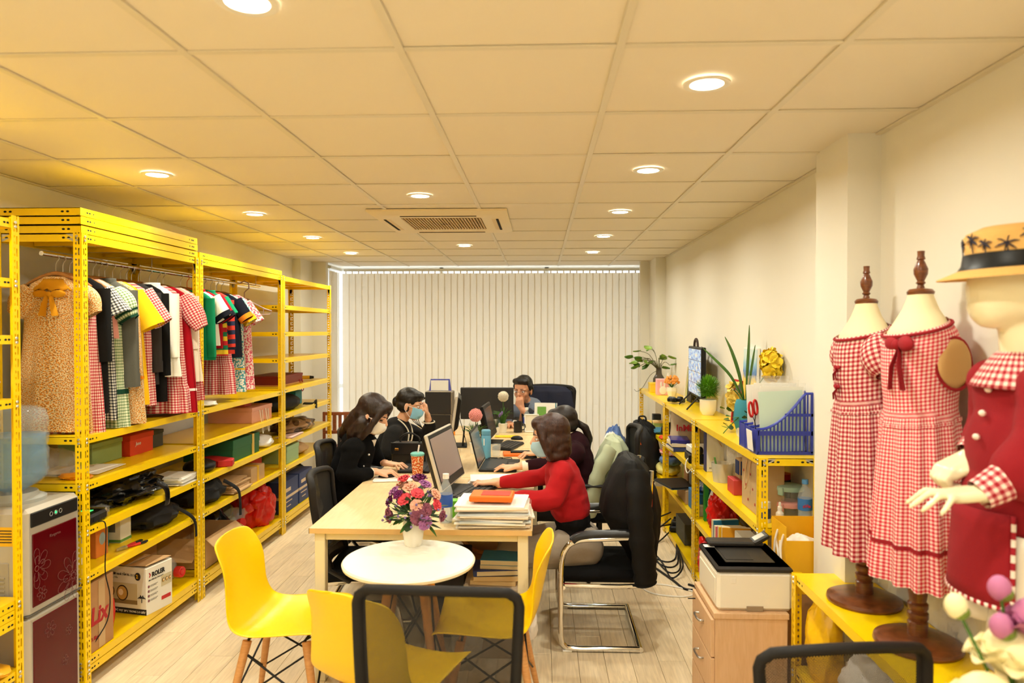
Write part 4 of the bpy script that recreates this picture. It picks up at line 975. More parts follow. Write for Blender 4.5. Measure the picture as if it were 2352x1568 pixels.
# chrome cantilever armchair
t = thing('cantilever_chair', 'black armchair on a chrome cantilever frame under the woman in red', 'chair', (.325, 4.055, 0), pi)
for s in (-1, 1):
    y = s * .295
    b = MB(); b.tube(smooth_path([(-.20, y, .015), (0, y, .015), (.15, y, .015), (.195, y, .03), (.212, y, .08), (.215, y, .25), (.212, y, .46), (.185, y, .55), (.12, y, .59), (0, y, .60), (-.20, y, .61)], 5), .0155, 12); b.build('side_tube', CHROME, t)
    b = MB(); b.tube(smooth_path([(.155, y, .59), (.11, y, .615), (0, y, .625), (-.18, y, .63)], 4), [.02] * 13, 10, flat=1.2); b.build('arm_pad', mat('black_pu', (24, 22, 21), .35), t)
    b = MB(); b.tube(smooth_path([(.20, s * .25, .335), (-.18, s * .25, .335), (-.225, s * .245, .38), (-.25, s * .24, .55), (-.27, s * .235, .95)], 4), .0125, 10); b.build('seat_tube', CHROME, t)
    b = MB(); b.box((.18, y, .006), (.05, .03, .012), .003); b.build('foot_pad', WHITE, t)
b = MB(); b.cyl((-.205, -.30, .015), (-.205, .30, .015), .0155, n=12); b.build('cross_tube', CHROME, t)
b = MB(); b.cyl((.20, -.29, .335), (.20, .29, .335), .011, n=10); b.build('cross_tube', CHROME, t)
b = MB(); b.box((-.01, 0, .375), (.47, .48, .07), .03); b.build('seat', cush, t, smooth=60)
b = MB(); b.box((-.20, 0, .72), (.05, .46, .46), .022, M=Matrix.Translation((-.0, 0, 0)) @ Matrix.Rotation(-.04, 4, 'Y')); b.build('backrest', cush, t, smooth=60)
# coats over chair backs
def draped(name, label, cat, loc, rz, rings, m, sleeves=(), seed=1, n=40, fold=.014):
    """rings: (z, cx, cy, half x, half y) from top to hem"""
    t = thing(name, label, cat, loc, rz); o3 = Vector((seed, seed * 2.3, 0)); b = MB(); k = len(rings) - 1
    def fn(u, v):
        i = min(int(v * k), k - 1); f = v * k - i; f = f * f * (3 - 2 * f); A, B = rings[i], rings[i + 1]; z, cx, cy, hx, hy = [A[j] + (B[j] - A[j]) * f for j in range(5)]
        a = 2 * pi * (u % 1.0); d = fold * min(1, v * 4) * (noise.noise(Vector((cos(a) * 2.6, sin(a) * 2.6, v * 1.6)) + o3) * 1.6 + .6 * sin(7 * a + 5 * v + seed) + noise.noise(Vector((cos(a) * 7, sin(a) * 7, v * 6)) + o3) * .5)
        return Vector((cx + (hx + d) * cos(a), cy + (hy + d) * sin(a), z + .03 * noise.noise(Vector((cos(a) * 2, sin(a) * 2, 9)) + o3) * (v > .9)))
    b.grid(fn, n, 30); b.build('coat_body', m, t, smooth=70)
    for P, R in sleeves:
        b = MB(); pp = smooth_path(P, 5); rr = [R[0] + (R[1] - R[0]) * i / (len(pp) - 1) + .006 * sin(i * 1.9) for i in range(len(pp))]; b.tube(pp, rr, 16, flat=.7); b.build('sleeve', m, t, smooth=70)
    return t
blackn = mat('black_coat_nylon', (15, 13, 11), .7, bump=(26, .6), spec=.25)
draped('black_coat', 'black padded coat hung over the chrome armchair back', 'coat', (.505, 4.055, 0), 0, [(.993, 0, 0, .001, .12), (.99, 0, 0, .03, .17), (.975, 0, 0, .055, .20), (.92, .005, 0, .10, .235), (.80, .0, 0, .15, .27), (.68, -.0, 0, .17, .28), (.57, .03, 0, .135, .26), (.47, .06, -.0, .085, .22), (.42, .06, 0, .07, .19)], blackn,
       sleeves=[([(.03, -.20, .92), (.02, -.27, .80), (.03, -.29, .62), (.05, -.275, .44), (.055, -.27, .36)], (.09, .075)), ([(.06, .22, .9), (.11, .24, .8), (.13, .22, .62)], (.08, .06))], seed=4)
mintn = mat('mint_coat_nylon', (172, 180, 150), .75, bump=(22, .4))
draped('mint_coat', 'pale mint hooded coat hung behind the black coat', 'coat', (.53, 5.10, 0), 0, [(.947, 0, 0, .001, .1), (.942, 0, 0, .03, .16), (.93, 0, 0, .05, .20), (.87, 0, 0, .09, .24), (.76, -.02, 0, .12, .26), (.64, -.05, 0, .12, .25), (.52, -.06, 0, .12, .23), (.42, -.06, 0, .10, .2)], mintn,
       sleeves=[([(-.04, -.2, .88), (-.12, -.26, .76), (-.17, -.28, .6), (-.2, -.27, .44)], (.065, .055))], seed=9)
navyn = mat('navy_jacket_cloth', (30, 33, 52), .85, bump=(60, .3))
draped('navy_jacket', 'navy jacket draped over the chair behind the man', 'jacket', (.075, 7.66, 0), radians(-8), [(1.107, 0, 0, .08, .001), (1.104, 0, 0, .14, .02), (1.095, 0, 0, .20, .04), (1.05, .02, 0, .245, .06), (.92, .03, 0, .27, .065), (.75, .03, 0, .27, .06), (.6, .03, 0, .26, .06)], navyn, seed=12, fold=.008)
# ------------------------------------------------------------ things on and under the desks
def bottle(name, label, loc, h=.22, r=.032, capm=None, band=None, water=.0, txt=None):
    t = thing(name, label, 'bottle', loc)
    k = h / .22; b = MB(); b.lathe([(0, .002), (r * .9, .0), (r, .008), (r, .05 * k), (r * .93, .06 * k), (r, .07 * k), (r, .14 * k), (r * .8, .165 * k), (r * .42, .19 * k), (r * .4, .205 * k)], 20, cap=False); b.build('bottle_body', MATS['clear_pet'], t)
    b = MB(); b.lathe([(0, .225 * k), (r * .46, .225 * k), (r * .48, .203 * k), (0, .203 * k)], 14, cap=False); b.build('cap', capm or WHITE, t)
    if band: b = MB(); b.lathe([(r * 1.015, .075 * k), (r * 1.015, .132 * k)], 20, cap=False); bb = b.build('label_band', band, t)
    if txt: text(t, txt, .022 * k, (-.022, -r * 1.04, .092 * k), (pi / 2, 0, 0), mat('red_logo', (206, 40, 50), .5), bold=.0006)
    if water: b = MB(); b.lathe([(0, .006), (r * .9, .006), (r * .9, water * k), (0, water * k)], 18, cap=False); b.build('water', mat('bottle_water', (190, 214, 226), .05, alpha=.3), t)
    return t
def cupglass(label, loc, h=.09, r=.036):
    t = thing('drinking_glass', label, 'glass', loc); b = MB(); b.lathe([(0, .004), (r * .8, .004), (r * .95, h), (r, h), (r * .85, 0), (0, 0)], 20, cap=False); b.build('glass_body', mat('clear_glass', (225, 228, 222), .04, alpha=.22), t); return t
def keyboard(label, loc, rz, w=.42, d=.15, tilt=.07):
    t = thing('keyboard', label, 'keyboard', loc, rz); M = Matrix.Rotation(tilt, 4, 'X')
    b = MB(); b.box((0, 0, .012), (w, d, .018), .005, M=M); b.build('keyboard_body', BLACK, t)
    b = MB(); km = mat('key_caps', (48, 45, 42), .5); n = 17
    for r_ in range(5):
        for c in range(n): b.box((-w / 2 + .018 + c * (w - .036) / (n - 1), -d / 2 + .02 + r_ * .0275, .023), ((w - .036) / (n - 1) * .86, .023, .006), M=M)
    o = b.build('keys', km, t, smooth=0); o['kind'] = 'stuff'
    return t
def mouse(label, loc, rz):
    t = thing('computer_mouse', label, 'mouse', loc, rz); b = MB(); b.ell((0, 0, .004), (.055, .031, .03), 18, 12); b.v = [Vector((p.x, p.y, max(p.z, 0))) for p in b.v]; b.build('mouse_body', BLACK, t); return t
def laptop(label, loc, rz, w=.36, d=.24, ang=100, screen=None):
    """hinge along local y at x=0, keyboard towards +x"""
    t = thing('laptop', label, 'laptop', loc, rz)
    b = MB(); b.box((d / 2, 0, .010), (d, w, .018), .005); base = b.build('base', BLACK, t)
    b = MB(); b.box((d * .42, 0, .0195), (d * .5, w * .88, .002)); kk = b.build('keyboard', mat('key_caps', (48, 45, 42), .5), base, smooth=0)
    b = MB(); b.box((d * .83, 0, .0192), (d * .2, w * .3, .001)); b.build('touchpad', mat('touchpad', (58, 55, 52), .35), base, smooth=0)
    M = Matrix.Translation((0, 0, .02)) @ Matrix.Rotation(-radians(ang - 90), 4, 'Y')
    b = MB(); b.box((0, 0, d * .5), (.008, w, d), .003, M=M); lid = b.build('screen_lid', BLACK, t)
    b = MB(); b.box((.0045, 0, d * .5), (.001, w * .93, d * .88), M=M); b.build('display', screen or mat('dim_display', (86, 90, 94), .2), lid, smooth=0)
    return t
def aio(label, loc, rz, w=.50, h=.33, z0=.06, lean=10, back=BLACK, bez=None, disp=None, stand=True):
    """all-in-one computer: screen faces +x, width along y"""
    t = thing('all_in_one_computer', label, 'computer', loc, rz); M = Matrix.Translation((0, 0, z0)) @ Matrix.Rotation(-radians(lean), 4, 'Y')
    b = MB(); b.box((0, 0, h / 2), (.022, w, h), .006, M=M); body = b.build('bezel', bez or mat('silver_bezel', (204, 196, 180), .35, .3), t)
    b = MB(); b.box((.0115, 0, h / 2), (.002, w - .02, h - .02), M=M); b.build('glass_front', BLACK, body, smooth=0)
    b = MB(); b.box((.0128, 0, h / 2 + .012), (.001, w - .05, h - .085), M=M); b.build('display', disp or mat('grey_display', (146, 128, 124), .15), body, smooth=0)
    b = MB(); b.loft([[M @ Vector((-.011 - dx, sy * (w / 2 - iy), h / 2 + sz * (h / 2 - iz))) for sy, sz in ((-1, -1), (1, -1), (1, 1), (-1, 1))] for dx, iy, iz in ((0, .004, .004), (.028, .03, .03), (.034, .06, .05))], True); b.build('rear_cover', back, t, bevel=.006)
    if stand:
        b = MB(); b.box((-.02, 0, .004), (.2, w * .5, .008), .003); b.box((0, 0, .07), (.012, w * .3, .15), .004, M=Matrix.Translation((-.085, 0, .01)) @ Matrix.Rotation(-.1, 4, 'Y')); b.build('stand', back, t)
    b = MB(); b.tube([M @ Vector((-.03, w * .3, h * .5)), (-.10, w * .3, .1), (-.12, w * .1, .01)], .003, 5); b.build('cable', BLACK, t)
    return t
DK = .7505
aio('silver edged all-in-one computer before the woman in red', (-.52, 4.23, DK), radians(-8), w=.52, h=.335, z0=.035, lean=16)
aio('dark all-in-one computer turned to the woman in tweed', (-.72, 5.83, DK), radians(186), w=.46, h=.29, z0=.14, lean=8)
t = aio('black monitor turned to the woman in maroon beyond the green plant', (-.40, 6.03, DK), radians(-4), w=.42, h=.28, z0=.05, lean=14, bez=BLACK, disp=mat('dark_display', (70, 68, 64), .15))
laptop('open black laptop under the hands of the woman in maroon', (-.405, 4.95, DK), radians(-2), w=.40, d=.255, ang=104)
laptop('open black laptop before the woman in the black cardigan', (-.735, 4.86, DK), radians(181), w=.34, d=.215, ang=118)
keyboard('black keyboard beside the near all-in-one computer', (-.375, 4.10, DK), radians(74), w=.40, d=.14)
keyboard('black curved keyboard on the third desk', (-.255, 5.78, DK), radians(75), w=.36, d=.16)
mouse('black mouse under the hand of the woman in red', (-.335, 4.235, DK), radians(175)); mouse('black mouse under the hand of the woman in maroon', (-.075, 5.28, DK), radians(180))
mouse('black mouse lying free on the third desk', (-.20, 6.18, DK), radians(170)); mouse('black mouse under the hand of the woman in black cardigan', (-.985, 4.53, DK), radians(10))
# round table vase with a bouquet
t = thing('flower_vase', 'white vase with mixed purple pink and coral flowers on the round table', 'vase of flowers', (-.565, 3.15, .7405))
b = MB(); b.lathe([(0, .004), (.034, .0), (.04, .012), (.047, .06), (.0455, .10), (.041, .115), (.037, .112), (.040, .06), (0, .02)], 28, cap=False); b.build('vase', mat('white_ceramic', (240, 234, 218), .25), t)
def rose(parent, c, r, m, seed, ruff=True, cen=None):
    rn = random.Random(seed); up = (Vector(c) - Vector((0, 0, .15))).normalized(); q = up.to_track_quat('Z', 'Y').to_matrix().to_4x4(); M = Matrix.Translation(c) @ q; b = MB()
    for layer in range(4):
        n = (5, 7, 8, 9)[layer]; R = r * (.35, .6, .85, 1.0)[layer]; tl = (.15, .5, .9, 1.25)[layer]
        for k in range(n):
            a = 2 * pi * (k + .5 * layer) / n + rn.uniform(-.15, .15); Mp = M @ Matrix.Rotation(a, 4, 'Z') @ Matrix.Rotation(tl, 4, 'Y')
            def fn(u, v): s = 2 * u - 1; w = R * .55 * sin(pi * (.15 + .72 * v)) ; return Vector((.2 * R * s * s + .25 * R * v * v, s * w, R * v * 1.0 + .06 * R * sin(9 * u + layer)))
            b.grid(fn, 4, 4, M=Mp)
    b.ell((0, 0, r * .12), (r * .3, r * .3, r * .25), 8, 6, mi=1, M=M); b.ell((0, 0, -r * .1), (r * .72, r * .72, r * .45), 10, 7, M=M)
    b.build('blossom', [m, cen or m], parent, smooth=70)
CORAL, PEACH, PURP, LIL, MAU, GRN1, GRN2 = mat('coral_petal', (226, 72, 84), .7), mat('peach_petal', (240, 178, 150), .7), mat('purple_petal', (116, 28, 96), .7), mat('lilac_petal', (176, 110, 168), .7), mat('mauve_petal', (140, 76, 96), .7), mat('leaf_green', (66, 110, 36), .6), mat('dark_leaf', (58, 76, 44), .6)
BQ = [(-.012, -.02, .265, .031, PEACH), (-.042, -.0, .30, .028, CORAL), (.03, .03, .30, .029, PURP), (.055, -.0, .275, .03, LIL), (.028, -.05, .245, .029, CORAL), (-.03, -.055, .22, .031, CORAL), (.03, -.075, .195, .030, PEACH), (-.085, -.01, .245, .028, LIL), (-.062, -.035, .235, .026, PURP), (-.108, .0, .20, .026, PURP), (-.10, -.045, .145, .034, MAU), (.04, -.085, .15, .038, MAU), (.07, -.065, .175, .03, MAU), (.068, -.08, .12, .032, LIL), (.105, -.02, .235, .028, PEACH), (.112, -.035, .19, .028, CORAL), (.135, -.03, .14, .026, MAU), (.01, .05, .29, .03, LIL), (-.06, .05, .26, .03, PEACH)]
for i, (x, y, z, r, m) in enumerate(BQ): rose(t, (x, y, z), r, m, i, cen=MAU if m in (MAU, LIL) else None)
def leaf_fn(w, L, curl):
    def fn(u, v): s = 2 * u - 1; return Vector((s * w * sin(pi * (.04 + .93 * v)) , curl * v * v * L, L * v + .15 * w * s * s))
    return fn
rn = random.Random(5)
for k in range(84):
    a = rn.uniform(0, 2 * pi); el = rn.uniform(.45, 2.1); d = Vector((cos(a) * sin(el), sin(a) * sin(el), cos(el))); base = Vector((0, 0, .135)) + d * rn.uniform(.02, .075)
    M = Matrix.Translation(base) @ d.to_track_quat('Z', 'Y').to_matrix().to_4x4(); b = MB(); b.grid(leaf_fn(rn.uniform(.012, .02), rn.uniform(.05, .09), rn.uniform(-.3, .4)), 4, 6, M=M); b.build('leaf', [GRN1, GRN2][k % 2], t, smooth=80)
b = MB()
for k in range(60):
    a = rn.uniform(0, 2 * pi); el = rn.uniform(.5, 1.75); d = Vector((cos(a) * sin(el), sin(a) * sin(el), cos(el))); L = rn.uniform(.10, .155); p = Vector((0, 0, .13)) + d * L
    b.tube([Vector((0, 0, .11)), Vector((0, 0, .125)) + d * L * .5, p], .0009, 4, mi=1); b.ell(p, .006, 7, 5, mi=0)
o = b.build('filler_sprig', [mat('lilac_bud', (122, 100, 150), .7), GRN1], t); o['kind'] = 'stuff'
# near desk
bottle('water_bottle', 'half full clear bottle with blue label beside the bouquet', (-.465, 3.50, DK), .235, .034, WHITE, mat('blue_label', (40, 84, 168), .5), .09)
t = thing('green_cup', 'small bright green lidded cup behind the bouquet', 'cup', (-.43, 3.60, DK)); b = MB(); b.lathe([(0, 0), (.024, 0), (.03, .075), (.0, .075)], 20, cap=False); b.build('cup_body', mat('lime_plastic', (110, 196, 40), .35), t); b = MB(); b.lathe([(.031, .072), (.032, .088), (.0, .09)], 20, cap=False); b.build('lid', MATS['lime_plastic'], t)
cupglass('empty drinking glass behind the paper stack', (-.365, 3.61, DK))
t = sheets('paper_stack', 'tall stack of newspapers in clear film on the near right desk corner', (-.225, 3.52, DK), (.34, .27, .105), 14, seed=21, spread=.02, cat='paper stack', cols=[PAPER, mat('newsprint', (218, 208, 192), .85), mat('warm_newsprint', (226, 206, 180), .85), PAPER, mat('pale_blue_paper', (206, 216, 220), .8)])
b = MB(); b.box((0, 0, .055), (.365, .295, .112), .03); b.build('film_wrap', mat('thin_film', (240, 236, 228), .12, alpha=.12, bump=(40, 1)), t)
t = thing('notebook', 'thick orange notebook with red card on the paper stack', 'notebook', (-.235, 3.50, .868), radians(-3)); b = MB(); b.box((0, 0, .014), (.21, .15, .028), .005); b.build('cover', mat('orange_cover', (236, 112, 22), .5), t); b = MB(); b.box((.02, .0, .029), (.14, .095, .002)); b.build('red_card', mat('red_card_print', (206, 62, 44), .6), t, smooth=0)
t = thing('tablet', 'white framed tablet lying before the woman in red', 'tablet', (-.17, 4.00, DK), radians(4)); b = MB(); b.box((0, 0, .005), (.25, .19, .009), .003); b.build('tablet_body', WHITE, t); b = MB(); b.box((0, 0, .0098), (.22, .155, .001)); b.build('display', mat('pale_display', (196, 196, 190), .15), t, smooth=0)
sheets('paper_pile', 'white papers beyond the near keyboard', (-.30, 4.44, DK), (.26, .20, .03), 8, seed=31, spread=.012)
sheets('paper_pile', 'orange and red cards under the near keyboard', (-.30, 4.33, DK), (.22, .16, .006), 3, seed=33, spread=.02, cols=[mat('orange_cover'), MATS['red_card_print']], rz=.3)
sheets('paper_pile', 'papers with blue edge before the woman in the black cardigan', (-.935, 4.49, DK), (.24, .15, .008), 3, seed=35, spread=.006, rz=.05)
# second desk
bottle('flask', 'light blue insulated flask beside the laptop', (-.40, 5.27, DK), .01, .001)
o = bpy.data.objects.get('flask')
for c in list(o.children): bpy.data.objects.remove(c)
b = MB(); b.lathe([(0, 0), (.034, 0), (.036, .006), (.036, .165), (.033, .172), (.0, .172)], 24, cap=False); b.build('flask_body', mat('sky_blue_enamel', (104, 168, 196), .35), o); b = MB(); b.lathe([(.034, .174), (.035, .178), (.035, .205), (.03, .212), (0, .212)], 24, cap=False); b.build('lid', MATS['sky_blue_enamel'], o)
b = MB(); b.box((-.012, -.0365, .125), (.008, .002, .05), .001); b.build('white_mark', WHITE, o, smooth=0)
cupglass('empty drinking glass behind the blue flask', (-.33, 5.36, DK))
def grass_pot(label, loc, flower_m, hf=.29, rb=.048, seed=1, potm=None):
    t = thing('artificial_plant', label, 'plant', loc); b = MB(); b.lathe([(0, .003), (.032, 0), (.045, .085), (.042, .088), (.038, .07), (0, .07)], 22, cap=False); b.build('pot', potm or MATS['white_ceramic'], t); rn = random.Random(seed)
    for k in range(46):
        a = rn.uniform(0, 2 * pi); L = rn.uniform(.12, .19); sp = rn.uniform(.1, .75); b = MB(); P = [Vector((cos(a) * .015, sin(a) * .015, .07)), Vector((cos(a) * L * sp * .4, sin(a) * L * sp * .4, .07 + L * .6)), Vector((cos(a) * L * sp, sin(a) * L * sp, .07 + L * (1.05 - .55 * sp)))]
        b.tube(smooth_path(P, 3), [.0035, .004, .0045, .004, .0035, .0025, .001], 4, flat=.25); b.build('grass_blade', GRN1 if k % 3 else GRN2, t)
    b = MB(); b.tube([(0, 0, .07), (.004, 0, hf - rb)], .003, 5); st = b.build('stem', GRN1, t)
    b = MB(); ga = pi * (3 - sqrt(5))
    for k in range(240):
        z = 1 - 2 * (k + .5) / 240; r = sqrt(1 - z * z); a = ga * k; d = Vector((r * cos(a), r * sin(a), z)); b.cyl(Vector((.004, 0, hf)) + d * rb * .55, Vector((.004, 0, hf)) + d * rb * rn.uniform(.93, 1.04), .0018, .0045, n=4)
    b.ell((.004, 0, hf), rb * .75, 14, 10); o = b.build('flower_ball', flower_m, t, smooth=30)
    return t
grass_pot('artificial grass in white pot with pink pompom flower', (-.50, 5.47, DK), mat('pink_pompom', (244, 172, 164), .8), .295, .053, 2)
grass_pot('artificial grass in white pot with white pompom flower', (-.345, 6.60, DK), mat('white_pompom', (236, 226, 204), .8), .335, .05, 3)
t = thing('bubble_tea_cup', 'patterned drink cup with teal lid and straw', 'cup', (-.80, 4.62, DK))
b = MB(); b.lathe([(0, 0), (.032, 0), (.043, .135), (0, .135)], 24, cap=False)
cup = floral('cup_print', [(0, (196, 60, 40)), (.35, (236, 150, 60)), (.6, (246, 226, 200)), (.85, (180, 90, 60))], 10, .5)
b = MB(); b.grid(lambda u, v: Vector(((.032 + .011 * v) * cos(2 * pi * u), (.032 + .011 * v) * sin(2 * pi * u), .135 * v)), 24, 4, uvs=(2, 1.3)); b.build('cup_body', cup, t)
b = MB(); b.lathe([(.0445, .132), (.046, .138), (.046, .146), (.038, .152), (0, .152)], 24, cap=False); b.build('lid', mat('teal_lid', (120, 196, 186), .35), t); b = MB(); b.cyl((0, 0, .13), (.012, -.004, .20), .0055, n=10); b.build('straw', mat('pink_white', (244, 224, 214), .5), t)
t = thing('handbag', 'black leather handbag with curved handle on the second desk', 'handbag', (-.93, 5.06, DK), radians(-6)); leather = mat('black_leather', (24, 22, 21), .35, bump=(140, .15))
b = MB(); b.box((0, 0, .075), (.25, .10, .15), .012); b.build('bag_body', leather, t); b = MB(); b.box((0, -.052, .11), (.25, .008, .085), .004); b.build('flap', leather, t)
b = MB(); b.tube(smooth_path([(-.07, 0, .15), (-.065, 0, .185), (0, 0, .215), (.065, 0, .185), (.07, 0, .15)], 5), .007, 8); b.build('handle', leather, t); b = MB(); b.box((-.08, -.058, .105), (.03, .006, .016), .003); b.build('clasp', mat('brass', (200, 140, 60), .3, .9), t)
t = thing('phone_stand', 'pink phone lying between the cup and handbag', 'phone', (-.84, 4.90, DK), radians(8)); b = MB(); b.box((0, 0, .012), (.16, .075, .012), .004); b.build('phone_body', mat('rose_gold', (222, 150, 130), .4), t); b = MB(); b.box((0, 0, .0186), (.15, .068, .001)); b.build('display', mat('phone_glass', (70, 80, 104), .08), t, smooth=0)
bottle('water_bottle', 'small water bottle with blue cap beside the black handbag', (-.775, 5.12, DK), .205, .033, mat('blue_cap', (90, 150, 206), .4), mat('sky_label', (56, 120, 190), .5), .08, 'aVie')
t = thing('desk_calendar', 'white standing desk calendar behind the near computer', 'calendar', (-.66, 5.00, DK), radians(78))
for s in (-1, 1): b = MB(); b.box((0, s * .035, .10), (.17, .003, .21), M=Matrix.Identity(4)); b.v = [Vector((p.x, p.y + (-s) * (p.z / .21) * .03, p.z)) for p in b.v]; b.build('calendar_leaf', PAPER, t, smooth=0)
b = MB(); b.box((0, -.034, .15), (.15, .003, .09)); b.v = [Vector((p.x, p.y + (p.z / .21) * .03 - .003, p.z)) for p in b.v]; b.build('picture_panel', mat('blue_grey_print', (150, 170, 176), .6, var=(.3, 60)), t, smooth=0)
t = thing('notebook', 'orange spiral notebook beside the laptop mouse', 'notebook', (-.17, 5.42, DK), radians(5)); b = MB(); b.box((0, 0, .009), (.22, .15, .018), .004); b.build('cover', MATS['orange_cover'], t)
t = thing('phone', 'black phone lying on the orange spiral notebook', 'phone', (-.15, 5.43, DK + .0185), radians(4)); b = MB(); b.box((0, 0, .005), (.15, .07, .009), .003); b.build('phone_body', BLACK, t)
t = thing('cable_tangle', 'tangle of thin black cables beside the blue flask', 'cable', (-.30, 5.22, DK)); rn = random.Random(8)
for k in range(3): b = MB(); b.tube(smooth_path([(rn.uniform(-.09, .1), rn.uniform(-.05, .06), .004 + .006 * rn.random()) for _ in range(7)], 5), .0022, 5); b.build('wire', BLACK, t)
sheets('paper_pile', 'yellow notepad sheets on the third desk', (-.30, 6.33, DK), (.2, .1, .008), 3, seed=41, spread=.01, cols=[mat('yellow_paper', (240, 200, 40), .7)])
# back desk
t = thing('monitor', 'large black monitor seen from behind on the cross desk', 'monitor', (-.518, 6.95, DK)); b = MB(); b.box((0, 0, .235), (.52, .03, .31), .006); b.build('rear_cover', mat('matte_black', (36, 33, 31), .6), t); b = MB(); b.box((0, .02, .05), (.05, .02, .16), .004); b.box((0, .03, .006), (.22, .16, .010), .004); b.build('stand', BLACK, t); b = MB(); b.box((0, .0165, .235), (.49, .002, .28)); b.build('display', mat('lit_display', (120, 150, 190), .3, emit=.6), t, smooth=0)
b = MB(); b.box((.09, -.017, .14), (.1, .004, .03), .001); b.build('port_cover', DARK, t, smooth=0)
def tower(label, loc, rz, w=.36, d=.18, h=.175):
    t = thing('computer_case', label, 'computer', loc, rz); b = MB(); b.box((0, 0, h / 2), (w, d, h), .004); b.build('case_body', mat('matte_black'), t); b = MB(); b.box((w / 2 + .004, 0, h / 2), (.012, d, h), .004); b.build('front_panel', mat('case_silver', (150, 138, 118), .4, .4), t)
    b = MB(); b.box((0, 0, h + .001), (w, d, .003)); b.build('top_edge', MATS['case_silver'], t, smooth=0)
    return t
tower('lower black computer case lying on the cross desk', (-.945, 6.63, DK), 0, .24, .2, .17); tower('upper black computer case stacked on another one', (-.94, 6.63, DK + .174), 0, .24, .2, .205)
t = thing('paper_holder', 'blue holder with white sheet standing on the computer cases', 'paper holder', (-.935, 6.65, DK + .383)); b = MB(); b.prism([(-.105, 0), (.105, 0), (.09, .11), (-.09, .11)], -.003, .003, M=Matrix.Rotation(pi / 2, 4, 'X')); b.build('holder', mat('violet_blue_plastic', (84, 88, 176), .4), t, smooth=0); b = MB(); b.box((-.005, -.006, .05), (.165, .002, .095)); b.build('sheet', PAPER, t, smooth=0)
t = thing('cable_tangle', 'black cables hanging beside the computer cases', 'cable', (-1.10, 6.66, DK)); rn = random.Random(18)
for k in range(4): b = MB(); b.tube(smooth_path([(0, 0, .02), (-.05 - .02 * k, 0, .12), (-.06 - .01 * k, .02, .25), (-.01, .01, .32 - .01 * k), (.03, 0, .31)], 4), .0035, 5); b.build('wire', BLACK, t)
t = thing('orange_toys', 'small orange paper crafts before the computer cases', 'ornament', (-.80, 6.42, DK)); b = MB(); b.prism([(-.03, 0), (.03, 0), (.03, .04), (0, .065), (-.03, .04)], -.02, .02, M=Matrix.Rotation(pi / 2, 4, 'X')); b.build('house', mat('orange_paper', (240, 150, 50), .7), t, smooth=0); b = MB(); b.ell((-.05, 0, .025), (.03, .02, .025), 8, 6); b.build('star', mat('peach_paper', (244, 180, 120), .7), t)
t = thing('mug', 'black mug on the cross desk', 'mug', (-.205, 6.62, DK)); b = MB(); b.lathe([(0, .003), (.036, 0), (.04, .005), (.04, .098), (.037, .1), (.036, .01), (0, .008)], 26, cap=False); b.build('mug_body', mat('black_ceramic', (34, 30, 28), .3), t); b = MB(); b.tube(smooth_path([(.038, 0, .08), (.062, 0, .075), (.068, 0, .05), (.06, 0, .028), (.038, 0, .022)], 4), .0055, 8); b.build('handle', MATS['black_ceramic'], t)
t = thing('photo_frame', 'white photo frame seen from behind beside the black mug', 'photo frame', (-.075, 6.62, DK), radians(6)); Mf = Matrix.Rotation(radians(-12), 4, 'X'); b = MB()
for s in (-1, 1): b.box((s * .062, 0, .085), (.012, .014, .17), .003, M=Mf); b.box((0, 0, .085 + s * .079), (.136, .014, .012), .003, M=Mf)
b.build('frame', WHITE, t); b = MB(); b.box((0, .002, .085), (.115, .006, .15), M=Mf); b.build('back_board', mat('beige_board', (224, 214, 190), .7), t, smooth=0); b = MB(); b.box((.03, -.02, .05), (.03, .004, .1), .001, M=Matrix.Rotation(.3, 4, 'X')); b.build('strut', BLACK, t, smooth=0)
bottle('water_bottle', 'clear bottle with blue water band before the man', (-.125, 6.72, DK), .215, .033, WHITE, mat('deep_blue_label', (30, 60, 170), .5), .07)
t = thing('greeting_card', 'white standing booklet with red and green picture beside the man', 'booklet', (.045, 6.86, DK), radians(-6))
for k, (dy, m) in enumerate(((0, PAPER), (.02, mat('teal_card')), (.035, PAPER))): b = MB(); b.box((.008 * k, dy, .125), (.2, .004, .25), M=Matrix.Rotation(-.12, 4, 'X')); b.build('page', m, t, smooth=0)
b = MB(); b.box((-.03, -.006, .17), (.085, .002, .085), M=Matrix.Rotation(-.12, 4, 'X')); b.build('picture_panel', floral('card_print', [(0, (196, 40, 36)), (.4, (40, 40, 36)), (.6, (110, 160, 70)), (.8, (230, 226, 206))], 4), t, smooth=0)
t = thing('spiky_flower_pot', 'small grey green sprig with violet flowers behind the monitor', 'plant', (-.40, 6.50, DK)); b = MB(); b.lathe([(0, 0), (.022, 0), (.03, .06), (0, .06)], 16, cap=False); b.build('pot', WHITE, t); b = MB(); rn = random.Random(4)
for k in range(26): a = rn.uniform(0, 6.28); sp = rn.uniform(.01, .06); b.tube([(0, 0, .05), (cos(a) * sp, sin(a) * sp, rn.uniform(.12, .19))], [.003, .0015], 4)
o = b.build('sprig', GRN2, t); o['kind'] = 'stuff'
for k in range(3): b = MB(); b.ell((.03 + .012 * k, -.01, .17 + .012 * k), (.009, .009, .018), 8, 6); b.build('flower', MATS['lilac_bud'], t)
